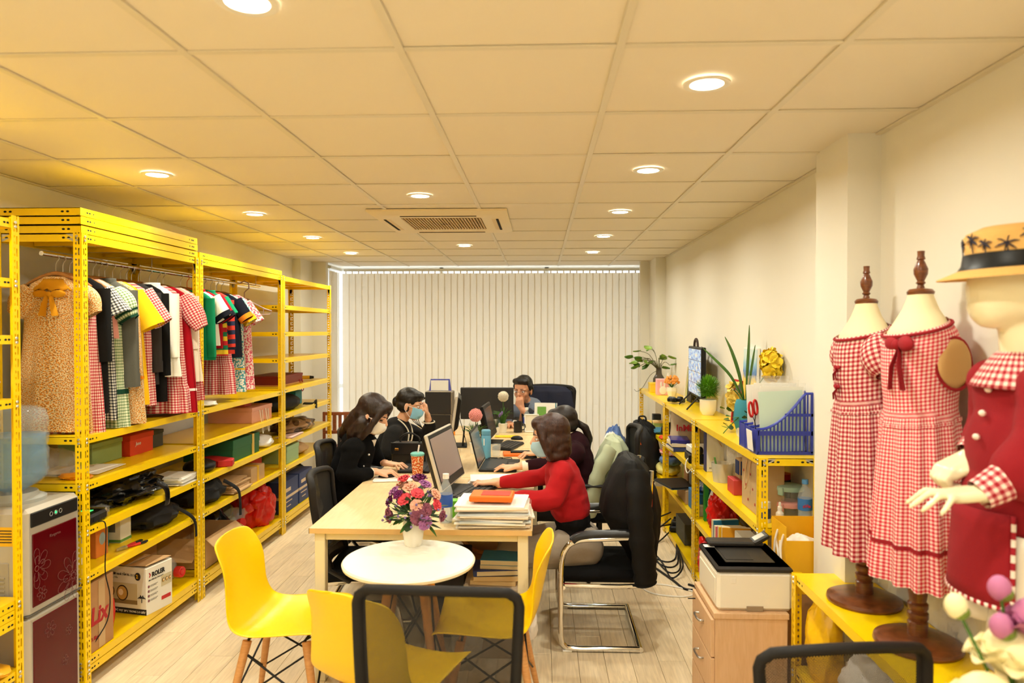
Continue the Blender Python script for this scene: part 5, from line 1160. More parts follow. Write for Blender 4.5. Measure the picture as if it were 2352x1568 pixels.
# under the desks
t = thing('computer_case', 'black computer case standing under the near desk', 'computer', (-.50, 4.1, 0)); b = MB(); b.box((0, 0, .2), (.18, .40, .40), .006); b.build('case_body', BLACK, t); b = MB(); b.box((0, -.203, .2), (.17, .008, .38), .004); b.build('front_panel', MATS['matte_black'], t)
carton('plain_carton', 'film wrapped carton under the books below the near desk', 'carton', -.40, -.09, 3.66, 4.0, 0, .36, mat('film_card', (190, 172, 150), .3, bump=(30, .5)))
t = sheets('book_stack', 'pale books under the blue ones below the near desk', (-.235, 3.80, .361), (.24, .18, .05), 2, seed=51, spread=.01, cat='books', cols=[mat('cream_book', (226, 196, 140), .7)])
t = thing('book', 'thick dark blue book below the near desk', 'book', (-.235, 3.80, .412), radians(7)); b = MB(); b.box((0, 0, .016), (.25, .19, .032), .003); b.build('cover', mat('navy_cover', (44, 58, 116), .5), t); b = MB(); b.box((.012, -.001, .016), (.235, .192, .022)); b.build('pages', mat('page_edge', (226, 210, 170), .8), t, smooth=0)
t = thing('book', 'light blue paperback on top of the books below the desk', 'book', (-.21, 3.80, .445), radians(-3)); b = MB(); b.box((0, 0, .022), (.20, .17, .003)); b.box((0, 0, .0475), (.20, .17, .003)); b.build('cover', mat('turquoise_cover', (44, 122, 152), .5), t); b = MB(); b.box((0, -.001, .0345), (.196, .168, .024)); b.build('pages', MATS['page_edge'], t, smooth=0); b = MB(); b.box((0, 0, .01), (.2, .165, .02)); b.build('lower_pages', MATS['page_edge'], t, smooth=0)
lump('clear_bag', 'crumpled clear plastic bag beside the books below the desk', 'bag', (-.37, 3.56, 0), (.16, .14, .42), FILM, 71)
t = thing('bentwood_stool', 'round brown bentwood seat back in the dark below the desk', 'stool', (-.33, 4.32, 0)); b = MB(); b.tube([(.16 * cos(a), 0, .5 + .16 * sin(a)) for a in [k * pi / 12 for k in range(24)]], .014, 8, closed=True); b.build('rim', beech, t); b = MB(); b.lathe([(0, 0), (.15, 0)], 24, M=Matrix.Translation((0, 0, .5)) @ Matrix.Rotation(pi / 2, 4, 'X'), cap=False); b.build('panel', CARD2, t, solid=.006); b = MB(); b.box((0, 0, .17), (.3, .2, .34), .01); b.build('base_box', CARD, t)
lump('white_bag', 'white plastic bag hanging by the near right desk leg', 'bag', (-.045, 3.50, .18), (.07, .08, .16), MATS['white_plastic_bag'], 73)
lump('patterned_bag', 'pink and green patterned bag between the left office chairs', 'bag', (-1.18, 4.22, .46), (.22, .24, .14), floral('bag_print', [(0, (206, 84, 70)), (.4, (120, 160, 120)), (.7, (226, 190, 170))], 5, .3), 75)
# ------------------------------------------------------------ people
SKIN = mat('skin', (226, 172, 136), .5, sub=.08, var=(.03, 30)); SKINM = mat('skin_tan', (208, 146, 108), .5, sub=.08, var=(.03, 30))
EYEW = mat('eye_white', (235, 228, 220), .2); IRIS = mat('iris', (40, 24, 16), .15); LIP = mat('lips', (176, 92, 84), .4)
def hair_mat(n, c, c2):
    m = wood(n, c, c2, 22, (10, 10, .5), .36); m.node_tree.nodes['Bump'].inputs['Strength'].default_value = .25; m.node_tree.nodes['Bump'].inputs['Distance'].default_value = .01; return m
class Vox:
    """overlapping capsules and ellipsoids fused into one continuous skin"""
    def __init__(s): s.b = MB()
    def cap(s, p0, p1, r0, r1=None, n=14):
        r1 = r0 if r1 is None else r1; p0, p1 = Vector(p0), Vector(p1); d = p1 - p0; L = d.length
        if L < 1e-6: s.b.ell(p0, r0, n, 9); return s
        q = d.to_track_quat('Z', 'Y').to_matrix().to_4x4(); M = Matrix.Translation(p0) @ q; rings = []
        for j in range(1, 6): a = -pi / 2 + j * pi / 12; rings.append((r0 * cos(a), r0 * sin(a)))
        rings.append((r0, 0)); rings.append((r1, L))
        for j in range(1, 6): a = j * pi / 12; rings.append((r1 * cos(a), L + r1 * sin(a)))
        s.b.lathe(rings, n, M=M); return s
    def chain(s, P, R):
        for i in range(len(P) - 1): s.cap(P[i], P[i + 1], R[i], R[i + 1])
        return s
    def ell(s, c, r, rot=None):
        M = Matrix.Translation(c) @ (rot.to_matrix().to_4x4() if rot else Matrix.Identity(4)); s.b.ell((0, 0, 0), r, 20, 13, M=M); return s
    def build(s, name, m, parent, vox=.008, smooth=6, fac=.5, disp=None, M=None):
        me = bpy.data.meshes.new(name); vs = [tuple(M @ v) if M else tuple(v) for v in s.b.v]; me.from_pydata(vs, [], s.b.f)
        o = bpy.data.objects.new(name, me); COL.objects.link(o)
        q = o.modifiers.new('fuse', 'REMESH'); q.mode = 'VOXEL'; q.voxel_size = vox; q.adaptivity = 0
        if smooth: w = o.modifiers.new('smooth', 'SMOOTH'); w.factor = fac; w.iterations = smooth
        dg = bpy.context.evaluated_depsgraph_get(); ev = o.evaluated_get(dg); nm = bpy.data.meshes.new_from_object(ev)
        o.modifiers.clear(); o.data = nm; bpy.data.meshes.remove(me); nm.name = name
        if disp:
            amp, fr, sd = disp; o3 = Vector((sd, sd * 1.7, sd * .3)); N = [v.normal.copy() for v in nm.vertices]
            for v, k in zip(nm.vertices, N):
                c = Vector(v.co); h = noise.noise(c * fr + o3) + .5 * noise.noise(Vector((c.x * fr * .8, c.y * fr * .8, c.z * fr * 2.4)) + o3)
                v.co = c + k * (amp * h)
        nm.polygons.foreach_set('use_smooth', [True] * len(nm.polygons)); nm.materials.clear(); nm.materials.append(m)
        if parent: o.parent = parent
        return o
def hand_pts(W, E, kind, up=Vector((0, 0, 1)), thumb=1):
    """finger chains for a hand: W wrist, E direction of the knuckles; kind flat|mouse|fist"""
    d = Vector(E).normalized(); sd = d.cross(up).normalized() * thumb; n = sd.cross(d).normalized() * thumb
    if n.dot(up) < 0: n = -n
    out = []
    palm = [(W, W + d * .085)]
    for k in range(4):
        o = sd * (.030 - .020 * k); L = (.072, .08, .075, .058)[k]; base = W + d * (.085 - .004 * abs(k - 1)) + o
        if kind == 'fist': P = [base, base + d * .028 - n * .012, base + d * .02 - n * .04, base - d * .01 - n * .045]
        else:
            cu = .5 if kind == 'mouse' else .38; fan = sd * (.010 * (1.2 - k))
            P = [base, base + d * L * .42 + n * .008 + fan, base + d * L * .76 - n * .010 * cu * 2 + fan * 1.5, base + d * L - n * .030 * cu * 1.4 + fan * 1.8]
        out.append(P)
    th = [W + d * .025 + sd * .028, W + d * .055 + sd * .048 - n * .008, W + d * .085 + sd * (.052 if kind != 'fist' else .035) - n * .016]
    return d, sd, n, out, th
def add_hand(V, W, E, kind='flat', up=Vector((0, 0, 1)), thumb=1):
    W = Vector(W); d, sd, n, F, th = hand_pts(W, Vector(E), kind, Vector(up), thumb)
    V.cap(W - d * .03, W + d * .01, .024, .024)
    for k in range(4): V.cap(W + sd * (.018 - .012 * k), W + d * .082 + sd * (.030 - .020 * k), .0155, .0125)
    for P in F: V.chain(P, [.0098, .0088, .0080, .0068])
    V.chain(th, [.015, .0115, .0085])
def face_local():
    """head in its own frame: looks along +X, chin at z=-.11, crown at .12"""
    V = Vox()
    V.ell((-.012, 0, .03), (.096, .076, .092)); V.ell((.028, 0, -.03), (.066, .058, .078)); V.ell((.045, 0, -.085), (.034, .036, .03))
    V.ell((.005, 0, -.06), (.06, .054, .05)); V.cap((.086, 0, .012), (.104, 0, -.018), .009, .013); V.ell((.098, .010, -.022), (.009, .008, .007)); V.ell((.098, -.010, -.022), (.009, .008, .007))
    V.ell((.080, 0, -.052), (.014, .024, .008)); V.ell((.078, 0, -.062), (.014, .021, .008))
    for s in (-1, 1):
        V.ell((.062, s * .032, .022), (.026, .026, .010)); V.ell((.05, s * .042, -.025), (.03, .02, .024))
        V.ell((-.012, s * .078, -.012), (.016, .008, .030)); V.ell((-.008, s * .076, -.032), (.010, .008, .012))
    return V
def headset(t, pos, yaw, pitch, roll, V, skin, eyes=True, scale=1.0, closed=False):
    """adds the head to body Vox V and puts the eyes, brows and lips; returns the head matrix"""
    M = Matrix.Translation(pos) @ Euler((roll, pitch, yaw), 'XYZ').to_matrix().to_4x4() @ Matrix.Scale(scale, 4)
    f = face_local()
    V.b.add(f.b.v, f.b.f, 0, M)
    for s in (-1, 1):
        b = MB(); b.ell((.073, s * .032, .003), (.011, .0165, .0075 if not closed else .004), 12, 8, M=M); e = b.build('eye', EYEW if not closed else IRIS, t)
        if not closed: b = MB(); b.ell((.0825, s * .031, .003), (.003, .006, .006), 10, 6, M=M); b.build('iris', IRIS, e)
        b = MB(); b.tube([M @ Vector(p) for p in ((.088, s * .014, .026), (.084, s * .032, .031), (.070, s * .052, .026))], [.0035, .0042, .002], 6, flat=.6); b.build('eyebrow', mat('brow', (44, 30, 22), .7), t)
    return M
def mask(t, M, m, name='face_mask', fold=True):
    mt = mat('mask_edge', (236, 238, 240), .8)
    def fn(u, v):
        a = (u - .5) * 2.3; s = abs(2 * u - 1); zz = -.012 - .085 * v * (1 - .18 * s * s) + .012 * s * s * (1 - 2 * v)
        bul = .016 * sin(pi * v) * (1 - s * s); r = .088 + bul - .018 * v * v
        return M @ Vector((r * cos(a * .9) + .018 * (1 - s * s) - .004, .078 * sin(a) * (1 - .1 * v), zz + (.0012 * sin(v * 18) if fold else 0)))
    b = MB(); b.grid(fn, 20, 14); o = b.build('face_mask', m, t, smooth=80, solid=.002)
    for s in (0, 1):
        sg = 2 * s - 1; p0 = fn(s, .06); p1 = fn(s, .92); e = M @ Vector((-.020, sg * .084, .004)); e2 = M @ Vector((-.020, sg * .083, -.03))
        b = MB(); b.tube([p0, e, e2, p1], .0017, 5); b.build('ear_loop', mt, o)
def glasses(t, M):
    b = MB(); wire = mat('glasses_wire', (70, 60, 50), .3, .7)
    for s in (-1, 1):
        b.tube([M @ Vector((.094 - .012 * abs(cos(a)) * .6, s * (.034 + .022 * cos(a)), .0 + .016 * sin(a))) for a in [k * pi / 8 for k in range(16)]], .0012, 5, closed=True)
        b.tube([M @ Vector((.084, s * .056, .005)), M @ Vector((.02, s * .082, .008)), M @ Vector((-.02, s * .083, .0))], .0014, 5)
    b.tube([M @ Vector((.098, -.012, .004)), M @ Vector((.104, 0, .006)), M @ Vector((.098, .012, .004))], .0014, 5)
    b.build('glasses', wire, t)
# --- woman in red, right side of the nearest desk, faces left (-X)
def P3(*a): return Vector(a)
t = thing('person', 'woman with brown bob in red cardigan and blue mask working at a computer', 'person', (.30, 4.05, .42))
inv = Matrix.Translation((-.30, -4.05, -.42))
V = Vox(); hp = P3(.055, 4.03, 1.095)
HM = headset(t, hp, pi + .06, radians(8), 0, V, SKIN, scale=1.0)
V.chain([(.08, 4.04, 1.03), (.115, 4.045, .95)], [.045, .05])
V.chain([(.125, 4.05, .885), (.16, 4.05, .74), (.195, 4.05, .56), (.215, 4.05, .47)], [.095, .09, .095, .12])
V.chain([(.12, 3.915, .915), (.12, 4.185, .915)], [.05, .05])
V.chain([(.22, 3.97, .47), (-.02, 3.96, .465), (-.18, 3.96, .455)], [.085, .075, .058]); V.chain([(.22, 4.13, .47), (-.02, 4.15, .465), (-.18, 4.15, .455)], [.085, .075, .058])
V.chain([(-.18, 3.96, .455), (-.12, 3.95, .06)], [.056, .038]); V.chain([(-.18, 4.15, .455), (-.15, 4.16, .06)], [.056, .038])
armN = [(.115, 3.895, .905), (.065, 3.845, .80), (.01, 3.82, .79), (-.17, 3.83, .785)]
armF = [(.115, 4.205, .905), (.02, 4.24, .82), (-.16, 4.24, .80), (-.25, 4.235, .79)]
V.chain(armN, [.036, .034, .032, .026]); V.chain(armF, [.036, .034, .032, .026])
add_hand(V, (-.185, 3.835, .79), (-1, .06, -.06), 'flat', thumb=-1); add_hand(V, (-.265, 4.235, .795), (-1, .02, -.10), 'mouse', thumb=1)
V.build('body', SKIN, t, .0045, 5, M=inv)
V = Vox(); V.ell((.12, 4.05, .915), (.095, .15, .07)); V.ell((.145, 4.05, .80), (.115, .165, .13)); V.ell((.172, 4.05, .69), (.115, .16, .10)); V.ell((.133, 4.05, .855), (.106, .158, .10)); V.ell((.16, 4.05, .745), (.116, .164, .11)); V.chain([(.12, 3.93, .912), (.12, 4.17, .912)], [.07, .07])
V.chain([(.115, 3.90, .90), (.075, 3.845, .79), (.0, 3.815, .78), (-.09, 3.82, .795), (-.155, 3.826, .79)], [.062, .06, .058, .05, .036]); V.chain([(.115, 4.20, .90), (.02, 4.24, .825), (-.13, 4.24, .805), (-.225, 4.235, .795)], [.06, .055, .048, .035])
o = V.build('cardigan', mat('red_knit', (168, 3, 12), .92, bump=(420, .25)), t, .008, 22, disp=(.006, 15, 3), M=inv)
V = Vox(); V.ell((.185, 4.05, .63), (.105, .15, .08)); V.ell((.20, 4.05, .54), (.12, .165, .08)); V.build('black_top', mat('black_jersey', (15, 13, 12), .9, spec=.2), t, .008, 4, disp=(.006, 16, 2), M=inv)
V = Vox(); V.chain([(.235, 3.99, .49), (.0, 3.95, .47), (-.17, 3.95, .46)], [.118, .098, .078]); V.chain([(.235, 4.12, .49), (.0, 4.15, .47), (-.17, 4.15, .46)], [.118, .098, .078]); V.chain([(-.17, 3.95, .46), (-.12, 3.95, .12)], [.076, .06]); V.chain([(-.17, 4.15, .46), (-.15, 4.16, .12)], [.076, .06])
V.build('trousers', mat('grey_sweatpants', (156, 142, 124), .95, bump=(300, .25)), t, .009, 5, disp=(.009, 11, 5), M=inv)
for y in (3.95, 4.16): b = MB(); b.box((-.165, y, .04), (.24, .085, .08), .03, M=inv); b.build('shoe', mat('white_shoe', (226, 222, 214), .6), t, smooth=60)
V = Vox(); V.ell((-.024, 0, .046), (.102, .090, .092)); V.ell((-.042, 0, -.02), (.080, .092, .09)); V.ell((-.034, .0, -.09), (.08, .092, .052)); V.ell((-.034, .0, -.06), (.086, .095, .06)); V.ell((-.03, .0, -.115), (.07, .085, .035)); V.ell((-.012, .08, -.02), (.035, .02, .05)); V.ell((-.012, -.08, -.02), (.035, .02, .05)); V.ell((.045, 0, .085), (.05, .072, .042))
for s in (-1, 1): V.chain([(.050, s * .062, .065), (.042, s * .083, .0), (.028, s * .088, -.06), (.012, s * .082, -.112)], [.026, .024, .024, .016]); V.ell((-.03, s * .065, -.10), (.055, .03, .036))
HB = hair_mat('chestnut_hair', (32, 14, 7), (68, 33, 15)); o = V.build('hair', HB, t, .006, 12, disp=(.0025, 34, 1), M=inv @ HM)
mask(t, inv @ HM, mat('blue_mask', (170, 206, 222), .8))
b = MB(); b.ell((-.012, -.090, -.048), (.004, .004, .009), 8, 6, M=inv @ HM); b.build('earring', STEEL, t)
for o in list(t.children):      # eyes and brows were placed in world space
    if o.name.split('.')[0] in ('eye', 'eyebrow'): o.matrix_local = inv
# --- woman in maroon behind her
t = thing('person', 'woman with ponytail in maroon sweater behind the woman in red', 'person', (.36, 5.05, .42)); inv = Matrix.Translation((-.36, -5.05, -.42))
V = Vox(); HM = headset(t, P3(.155, 5.06, 1.035), pi + .1, radians(10), 0, V, SKIN, scale=.97)
V.chain([(.19, 5.06, .975), (.23, 5.06, .90)], [.044, .05]); V.chain([(.235, 5.06, .85), (.28, 5.06, .66), (.31, 5.06, .47)], [.115, .12, .13])
V.chain([(.24, 4.90, .87), (.24, 5.22, .87)], [.046, .046])
V.chain([(.29, 4.98, .45), (-.12, 4.97, .44), (-.05, 4.97, .06)], [.085, .06, .04]); V.chain([(.29, 5.14, .45), (-.12, 5.16, .44), (-.05, 5.16, .06)], [.085, .06, .04])
V.chain([(.235, 4.89, .855), (.14, 4.805, .80), (-.13, 4.77, .79)], [.036, .034, .026]); V.chain([(.235, 5.23, .855), (.12, 5.28, .80), (.02, 5.28, .79)], [.036, .034, .027])
add_hand(V, (-.15, 4.768, .785), (-1, .02, -.05), 'flat', thumb=-1); add_hand(V, (.0, 5.28, .79), (-1, -.02, -.08), 'mouse', thumb=1)
V.build('body', SKIN, t, .0045, 5, M=inv)
V = Vox(); V.chain([(.232, 5.06, .87), (.275, 5.06, .68), (.31, 5.06, .50)], [.122, .135, .14]); V.chain([(.238, 4.92, .86), (.238, 5.2, .86)], [.072, .072])
V.chain([(.235, 4.89, .855), (.14, 4.805, .80), (-.08, 4.772, .79)], [.076, .062, .04]); V.chain([(.235, 5.23, .855), (.12, 5.28, .805), (.055, 5.28, .795)], [.076, .062, .042])
V.build('sweater', mat('maroon_knit', (38, 10, 17), .95, bump=(400, .25), spec=.2), t, .008, 13, disp=(.009, 13, 8), M=inv)
V = Vox(); V.chain([(.195, 5.06, .955), (.215, 5.06, .915)], [.058, .075]); V.build('white_collar', mat('cream_knit', (232, 218, 200), .9), t, .007, 5, M=inv)
b = MB()
for p, q in (((-.08, 4.772, .79), (-.118, 4.77, .787)), ((.055, 5.28, .795), (.022, 5.28, .791))): b = MB(); b.cyl(inv @ Vector(p), inv @ Vector(q), .037, .034, n=16); b.build('shirt_cuff', MATS['cream_knit'], t)
V = Vox(); V.chain([(.30, 5.0, .46), (-.12, 4.97, .45), (-.05, 4.97, .1)], [.11, .08, .06]); V.chain([(.30, 5.13, .46), (-.12, 5.16, .45), (-.05, 5.16, .1)], [.11, .08, .06]); V.build('trousers', mat('dark_trousers', (26, 24, 27), .9), t, .01, 4, M=inv)
V = Vox(); V.ell((-.024, 0, .045), (.104, .086, .092)); V.ell((-.04, 0, -.01), (.082, .086, .07)); V.ell((.045, 0, .08), (.05, .07, .042)); V.ell((-.105, 0, -.01), (.026, .03, .03)); V.chain([(-.125, 0, -.02), (-.165, 0, -.06), (-.18, 0, -.14), (-.165, 0, -.22)], [.024, .03, .028, .012])
V.build('hair', hair_mat('dark_brown_hair', (17, 11, 8), (40, 25, 16)), t, .006, 12, disp=(.0025, 34, 4), M=inv @ HM)
b = MB(); b.tube([inv @ HM @ Vector((-.125 + .0 * cos(a), .026 * cos(a), -.02 + .026 * sin(a))) for a in [k * pi / 6 for k in range(12)]], .006, 6, closed=True); b.build('hair_tie', BLACK, t)
mask(t, inv @ HM, MATS['blue_mask'])
for o in list(t.children):
    if o.name.split('.')[0] in ('eye', 'eyebrow'): o.matrix_local = inv
# --- woman in black cardigan, left side, faces right (+X)
t = thing('person', 'long haired woman in black cardigan and white mask typing at the left', 'person', (-1.27, 4.62, .42)); inv = Matrix.Translation((1.27, -4.62, -.42))
V = Vox(); HM = headset(t, P3(-1.085, 4.60, 1.145), -.18, radians(24), 0, V, SKIN, closed=True)
V.chain([(-1.13, 4.61, 1.07), (-1.18, 4.62, .99)], [.045, .05]); V.chain([(-1.20, 4.62, .93), (-1.25, 4.62, .75), (-1.27, 4.62, .52)], [.115, .118, .13]); V.chain([(-1.19, 4.46, .955), (-1.19, 4.78, .955)], [.046, .046])
for y in (4.54, 4.70): V.chain([(-1.25, y, .47), (-.86, y, .46), (-.92, y, .06)], [.085, .06, .04])
V.chain([(-1.19, 4.465, .93), (-1.222, 4.42, .80), (-1.14, 4.44, .787), (-1.075, 4.50, .79)], [.036, .034, .03, .025]); V.chain([(-1.17, 4.785, .935), (-1.125, 4.82, .84), (-1.07, 4.80, .80)], [.036, .034, .026])
add_hand(V, (-1.06, 4.515, .795), (1, .18, -.08), 'mouse', thumb=1); add_hand(V, (-1.055, 4.79, .80), (1, -.20, -.12), 'flat', thumb=-1)
V.build('body', SKIN, t, .0045, 5, M=inv)
V = Vox(); V.chain([(-1.195, 4.62, .945), (-1.25, 4.62, .78), (-1.275, 4.62, .60)], [.118, .135, .14]); V.chain([(-1.19, 4.47, .945), (-1.19, 4.77, .945)], [.072, .072])
V.chain([(-1.19, 4.46, .935), (-1.225, 4.415, .80), (-1.14, 4.44, .785), (-1.09, 4.485, .79)], [.064, .056, .05, .04]); V.chain([(-1.17, 4.785, .935), (-1.125, 4.82, .84), (-1.085, 4.805, .81)], [.07, .058, .038])
V.build('cardigan', mat('black_wool', (11, 10, 10), .95, bump=(300, .4), spec=.15), t, .008, 13, disp=(.009, 12, 14), M=inv)
b = MB(); b.grid(lambda u, v: inv @ Vector((-1.072 - .075 * v - .03 * (2 * u - 1) ** 2, 4.615 + (.028 + .012 * v) * (2 * u - 1), .985 - .22 * v)), 6, 10); b.build('white_shirt_front', mat('cream_cotton', (222, 208, 186), .9), t, smooth=80, solid=.01)
for k in range(3): b = MB(); b.ell(inv @ Vector((-1.10 - .035 * k, 4.535, .90 - .075 * k)), (.008, .005, .007), 8, 6); b.build('button', mat('crystal_button', (230, 228, 224), .15, .6), t)
b = MB(); b.cyl(inv @ Vector((-1.095, 4.482, .79)), inv @ Vector((-1.072, 4.505, .792)), .034, .031, n=14); b.build('shirt_cuff', MATS['cream_cotton'], t)
V = Vox(); [V.chain([(-1.27, y, .48), (-.86, y, .47), (-.92, y, .1)], [.115, .08, .06]) for y in (4.55, 4.69)]; V.build('trousers', MATS['dark_trousers'], t, .01, 4, M=inv)
V = Vox(); V.ell((-.026, 0, .050), (.106, .090, .094)); V.ell((-.05, 0, -.01), (.085, .092, .085)); V.ell((.05, 0, .085), (.052, .07, .042)); V.chain([(-.07, 0, -.06), (-.10, 0, -.13), (-.13, 0, -.19)], [.085, .075, .05])
for s in (-1, 1): V.chain([(.062, s * .052, .075), (.052, s * .08, .0), (.038, s * .088, -.08), (.0, s * .085, -.17)], [.028, .022, .022, .022]); V.chain([(-.02, s * .082, -.05), (-.05, s * .08, -.14), (-.045, s * .07, -.22)], [.04, .045, .03])
V.build('hair', hair_mat('long_brown_hair', (17, 10, 7), (50, 28, 17)), t, .006, 12, disp=(.0025, 34, 6), M=inv @ HM)
mask(t, inv @ HM, mat('white_mask', (240, 234, 224), .8), fold=False)
for o in list(t.children):
    if o.name.split('.')[0] in ('eye', 'eyebrow'): o.matrix_local = inv
# --- woman in tweed jacket behind
t = thing('person', 'woman in black tweed jacket and blue mask resting her face on a hand', 'person', (-1.22, 5.66, .42)); inv = Matrix.Translation((1.22, -5.66, -.42))
V = Vox(); HM = headset(t, P3(-1.03, 5.64, 1.105), -.12, radians(12), 0, V, SKIN)
V.chain([(-1.075, 5.65, 1.03), (-1.13, 5.66, .94)], [.045, .05]); V.chain([(-1.15, 5.66, .88), (-1.2, 5.66, .70), (-1.22, 5.66, .50)], [.115, .12, .13]); V.chain([(-1.14, 5.50, .90), (-1.14, 5.82, .90)], [.046, .046])
for y in (5.58, 5.74): V.chain([(-1.2, y, .47), (-.82, y, .46), (-.88, y, .06)], [.085, .06, .04])
V.chain([(-1.14, 5.495, .88), (-1.165, 5.42, .765), (-1.0, 5.40, .79)], [.036, .034, .027]); V.chain([(-1.13, 5.83, .89), (-.93, 5.86, .79), (-.90, 5.76, .92), (-.905, 5.71, 1.0)], [.048, .044, .034, .027])
add_hand(V, (-.985, 5.40, .79), (1, .05, -.05), 'flat', thumb=1); add_hand(V, (-.905, 5.705, 1.01), (-.12, -.22, 1), 'fist', up=Vector((1, .2, 0)), thumb=-1)
V.build('body', SKIN, t, .0045, 5, M=inv)
tweed = mat('black_tweed', (15, 14, 12), .95, bump=(160, .6), var=(.8, 240))
V = Vox(); V.chain([(-1.145, 5.66, .895), (-1.2, 5.66, .73), (-1.225, 5.66, .57)], [.118, .132, .135]); V.chain([(-1.14, 5.51, .89), (-1.14, 5.81, .89)], [.072, .072])
V.chain([(-1.14, 5.495, .88), (-1.165, 5.42, .765), (-1.04, 5.40, .785)], [.076, .068, .048]); V.chain([(-1.13, 5.825, .885), (-.94, 5.86, .80), (-.90, 5.77, .92), (-.902, 5.745, .945)], [.07, .064, .05, .046])
V.build('tweed_jacket', tweed, t, .008, 13, disp=(.008, 12, 21), M=inv)
pearl = mat('pearl_braid', (236, 226, 200), .4)
b = MB(); b.tube([inv @ p for p in smooth_path([(-1.12, 5.575, 1.0), (-1.065, 5.58, .95), (-1.035, 5.585, .88), (-1.055, 5.58, .76), (-1.07, 5.58, .70)], 5)], .0055, 6); b.build('pearl_trim', pearl, t)
b = MB(); b.tube([inv @ p for p in smooth_path([(-1.09, 5.70, .99), (-1.04, 5.68, .94), (-1.02, 5.66, .86), (-1.05, 5.65, .74)], 5)], .0055, 6); b.build('pearl_trim', pearl, t)
b = MB(); b.tube([inv @ Vector((-.903 + .05 * cos(a), 5.738 + .045 * sin(a), .958 + .006 * sin(a))) for a in [k * pi / 9 for k in range(18)]], .0055, 6, closed=True); b.build('pearl_trim', pearl, t)
V = Vox(); [V.chain([(-1.22, y, .48), (-.82, y, .47), (-.88, y, .1)], [.11, .08, .06]) for y in (5.59, 5.73)]; V.build('trousers', MATS['dark_trousers'], t, .01, 4, M=inv)
V = Vox(); V.ell((-.024, 0, .046), (.105, .084, .092)); V.ell((-.04, 0, -.01), (.080, .084, .065)); V.ell((.045, 0, .082), (.05, .068, .04)); V.ell((-.115, 0, .0), (.04, .045, .045))
V.build('hair', hair_mat('black_hair', (12, 9, 7), (30, 22, 16)), t, .006, 12, disp=(.0025, 34, 7), M=inv @ HM)
b = MB(); b.box((-.135, 0, .012), (.02, .07, .035), .006, M=inv @ HM); b.build('hair_clip', BLACK, t)
mask(t, inv @ HM, mat('sky_blue_mask', (140, 196, 222), .8))
for o in list(t.children):
    if o.name.split('.')[0] in ('eye', 'eyebrow'): o.matrix_local = inv
# --- man behind the cross desk, looks towards the camera's left
t = thing('person', 'man in blue blazer and glasses resting his chin on a hand by the blinds', 'person', (-.06, 7.42, .45)); inv = Matrix.Translation((.06, -7.42, -.45))
V = Vox(); HM = headset(t, P3(-.175, 7.28, 1.085), radians(-112), radians(8), 0, V, SKINM, scale=1.12)
V.chain([(-.155, 7.32, .99), (-.12, 7.37, .90)], [.056, .065]); V.chain([(-.11, 7.38, .85), (-.08, 7.42, .68), (-.06, 7.44, .52)], [.135, .14, .145]); V.chain([(-.31, 7.36, .86), (.10, 7.36, .86)], [.056, .056])
for x in (-.16, .04): V.chain([(x, 7.42, .48), (x, 7.1, .47), (x, 7.12, .06)], [.09, .065, .045])
V.chain([(.11, 7.35, .85), (.09, 7.10, .78), (-.10, 7.10, .86), (-.175, 7.13, .905)], [.056, .05, .042, .03]); V.chain([(-.32, 7.35, .85), (-.36, 7.12, .78), (-.30, 6.98, .78)], [.056, .05, .032])
add_hand(V, (-.185, 7.132, .918), (-.25, .1, 1), 'fist', up=Vector((-.3, -1, 0)), thumb=-1); add_hand(V, (-.29, 6.97, .785), (.3, -1, 0), 'flat', thumb=1)
V.build('body', SKINM, t, .005, 5, M=inv)
V = Vox(); V.chain([(-.105, 7.39, .87), (-.08, 7.43, .70), (-.06, 7.45, .56)], [.142, .155, .155]); V.chain([(-.30, 7.37, .85), (.09, 7.37, .85)], [.085, .085])
V.chain([(.105, 7.355, .84), (.09, 7.12, .785), (-.07, 7.105, .84)], [.08, .07, .056]); V.chain([(-.315, 7.35, .84), (-.36, 7.14, .785), (-.315, 7.02, .785)], [.08, .068, .05])
V.build('blazer', mat('blue_grey_blazer', (118, 128, 144), .85, bump=(300, .2)), t, .008, 13, disp=(.008, 11, 31), M=inv)
b = MB(); b.grid(lambda u, v: inv @ Vector((-.145 + (.05 - .03 * v) * (2 * u - 1), 7.262 - .02 * sin(pi * v) + .03 * (2 * u - 1) ** 2 - .0 * v, .955 - .33 * v)), 6, 10); b.build('dark_shirt_front', mat('dark_navy_shirt', (24, 24, 34), .8), t, smooth=80, solid=.012)
b = MB(); b.cyl(inv @ Vector((-.075, 7.104, .842)), inv @ Vector((-.13, 7.112, .895)), .053, .044, n=16); b.build('shirt_cuff', MATS['dark_navy_shirt'], t)
V = Vox(); [V.chain([(x, 7.42, .5), (x, 7.1, .48), (x, 7.12, .1)], [.115, .085, .065]) for x in (-.16, .04)]; V.build('trousers', MATS['dark_trousers'], t, .01, 4, M=inv)
V = Vox(); V.ell((-.03, 0, .055), (.098, .084, .085)); V.ell((-.06, 0, .0), (.06, .082, .075)); V.chain([(.045, -.05, .095), (.06, .0, .10), (.045, .05, .092)], [.028, .034, .028])
for s in (-1, 1): V.ell((.0, s * .076, .035), (.032, .012, .04))
V.build('hair', MATS['black_hair'], t, .006, 12, disp=(.0025, 34, 9), M=inv @ HM)
glasses(t, inv @ HM)
for o in list(t.children):
    if o.name.split('.')[0] in ('eye', 'eyebrow'): o.matrix_local = inv
# ------------------------------------------------------------ right hand shelving
TZ = 1.0905
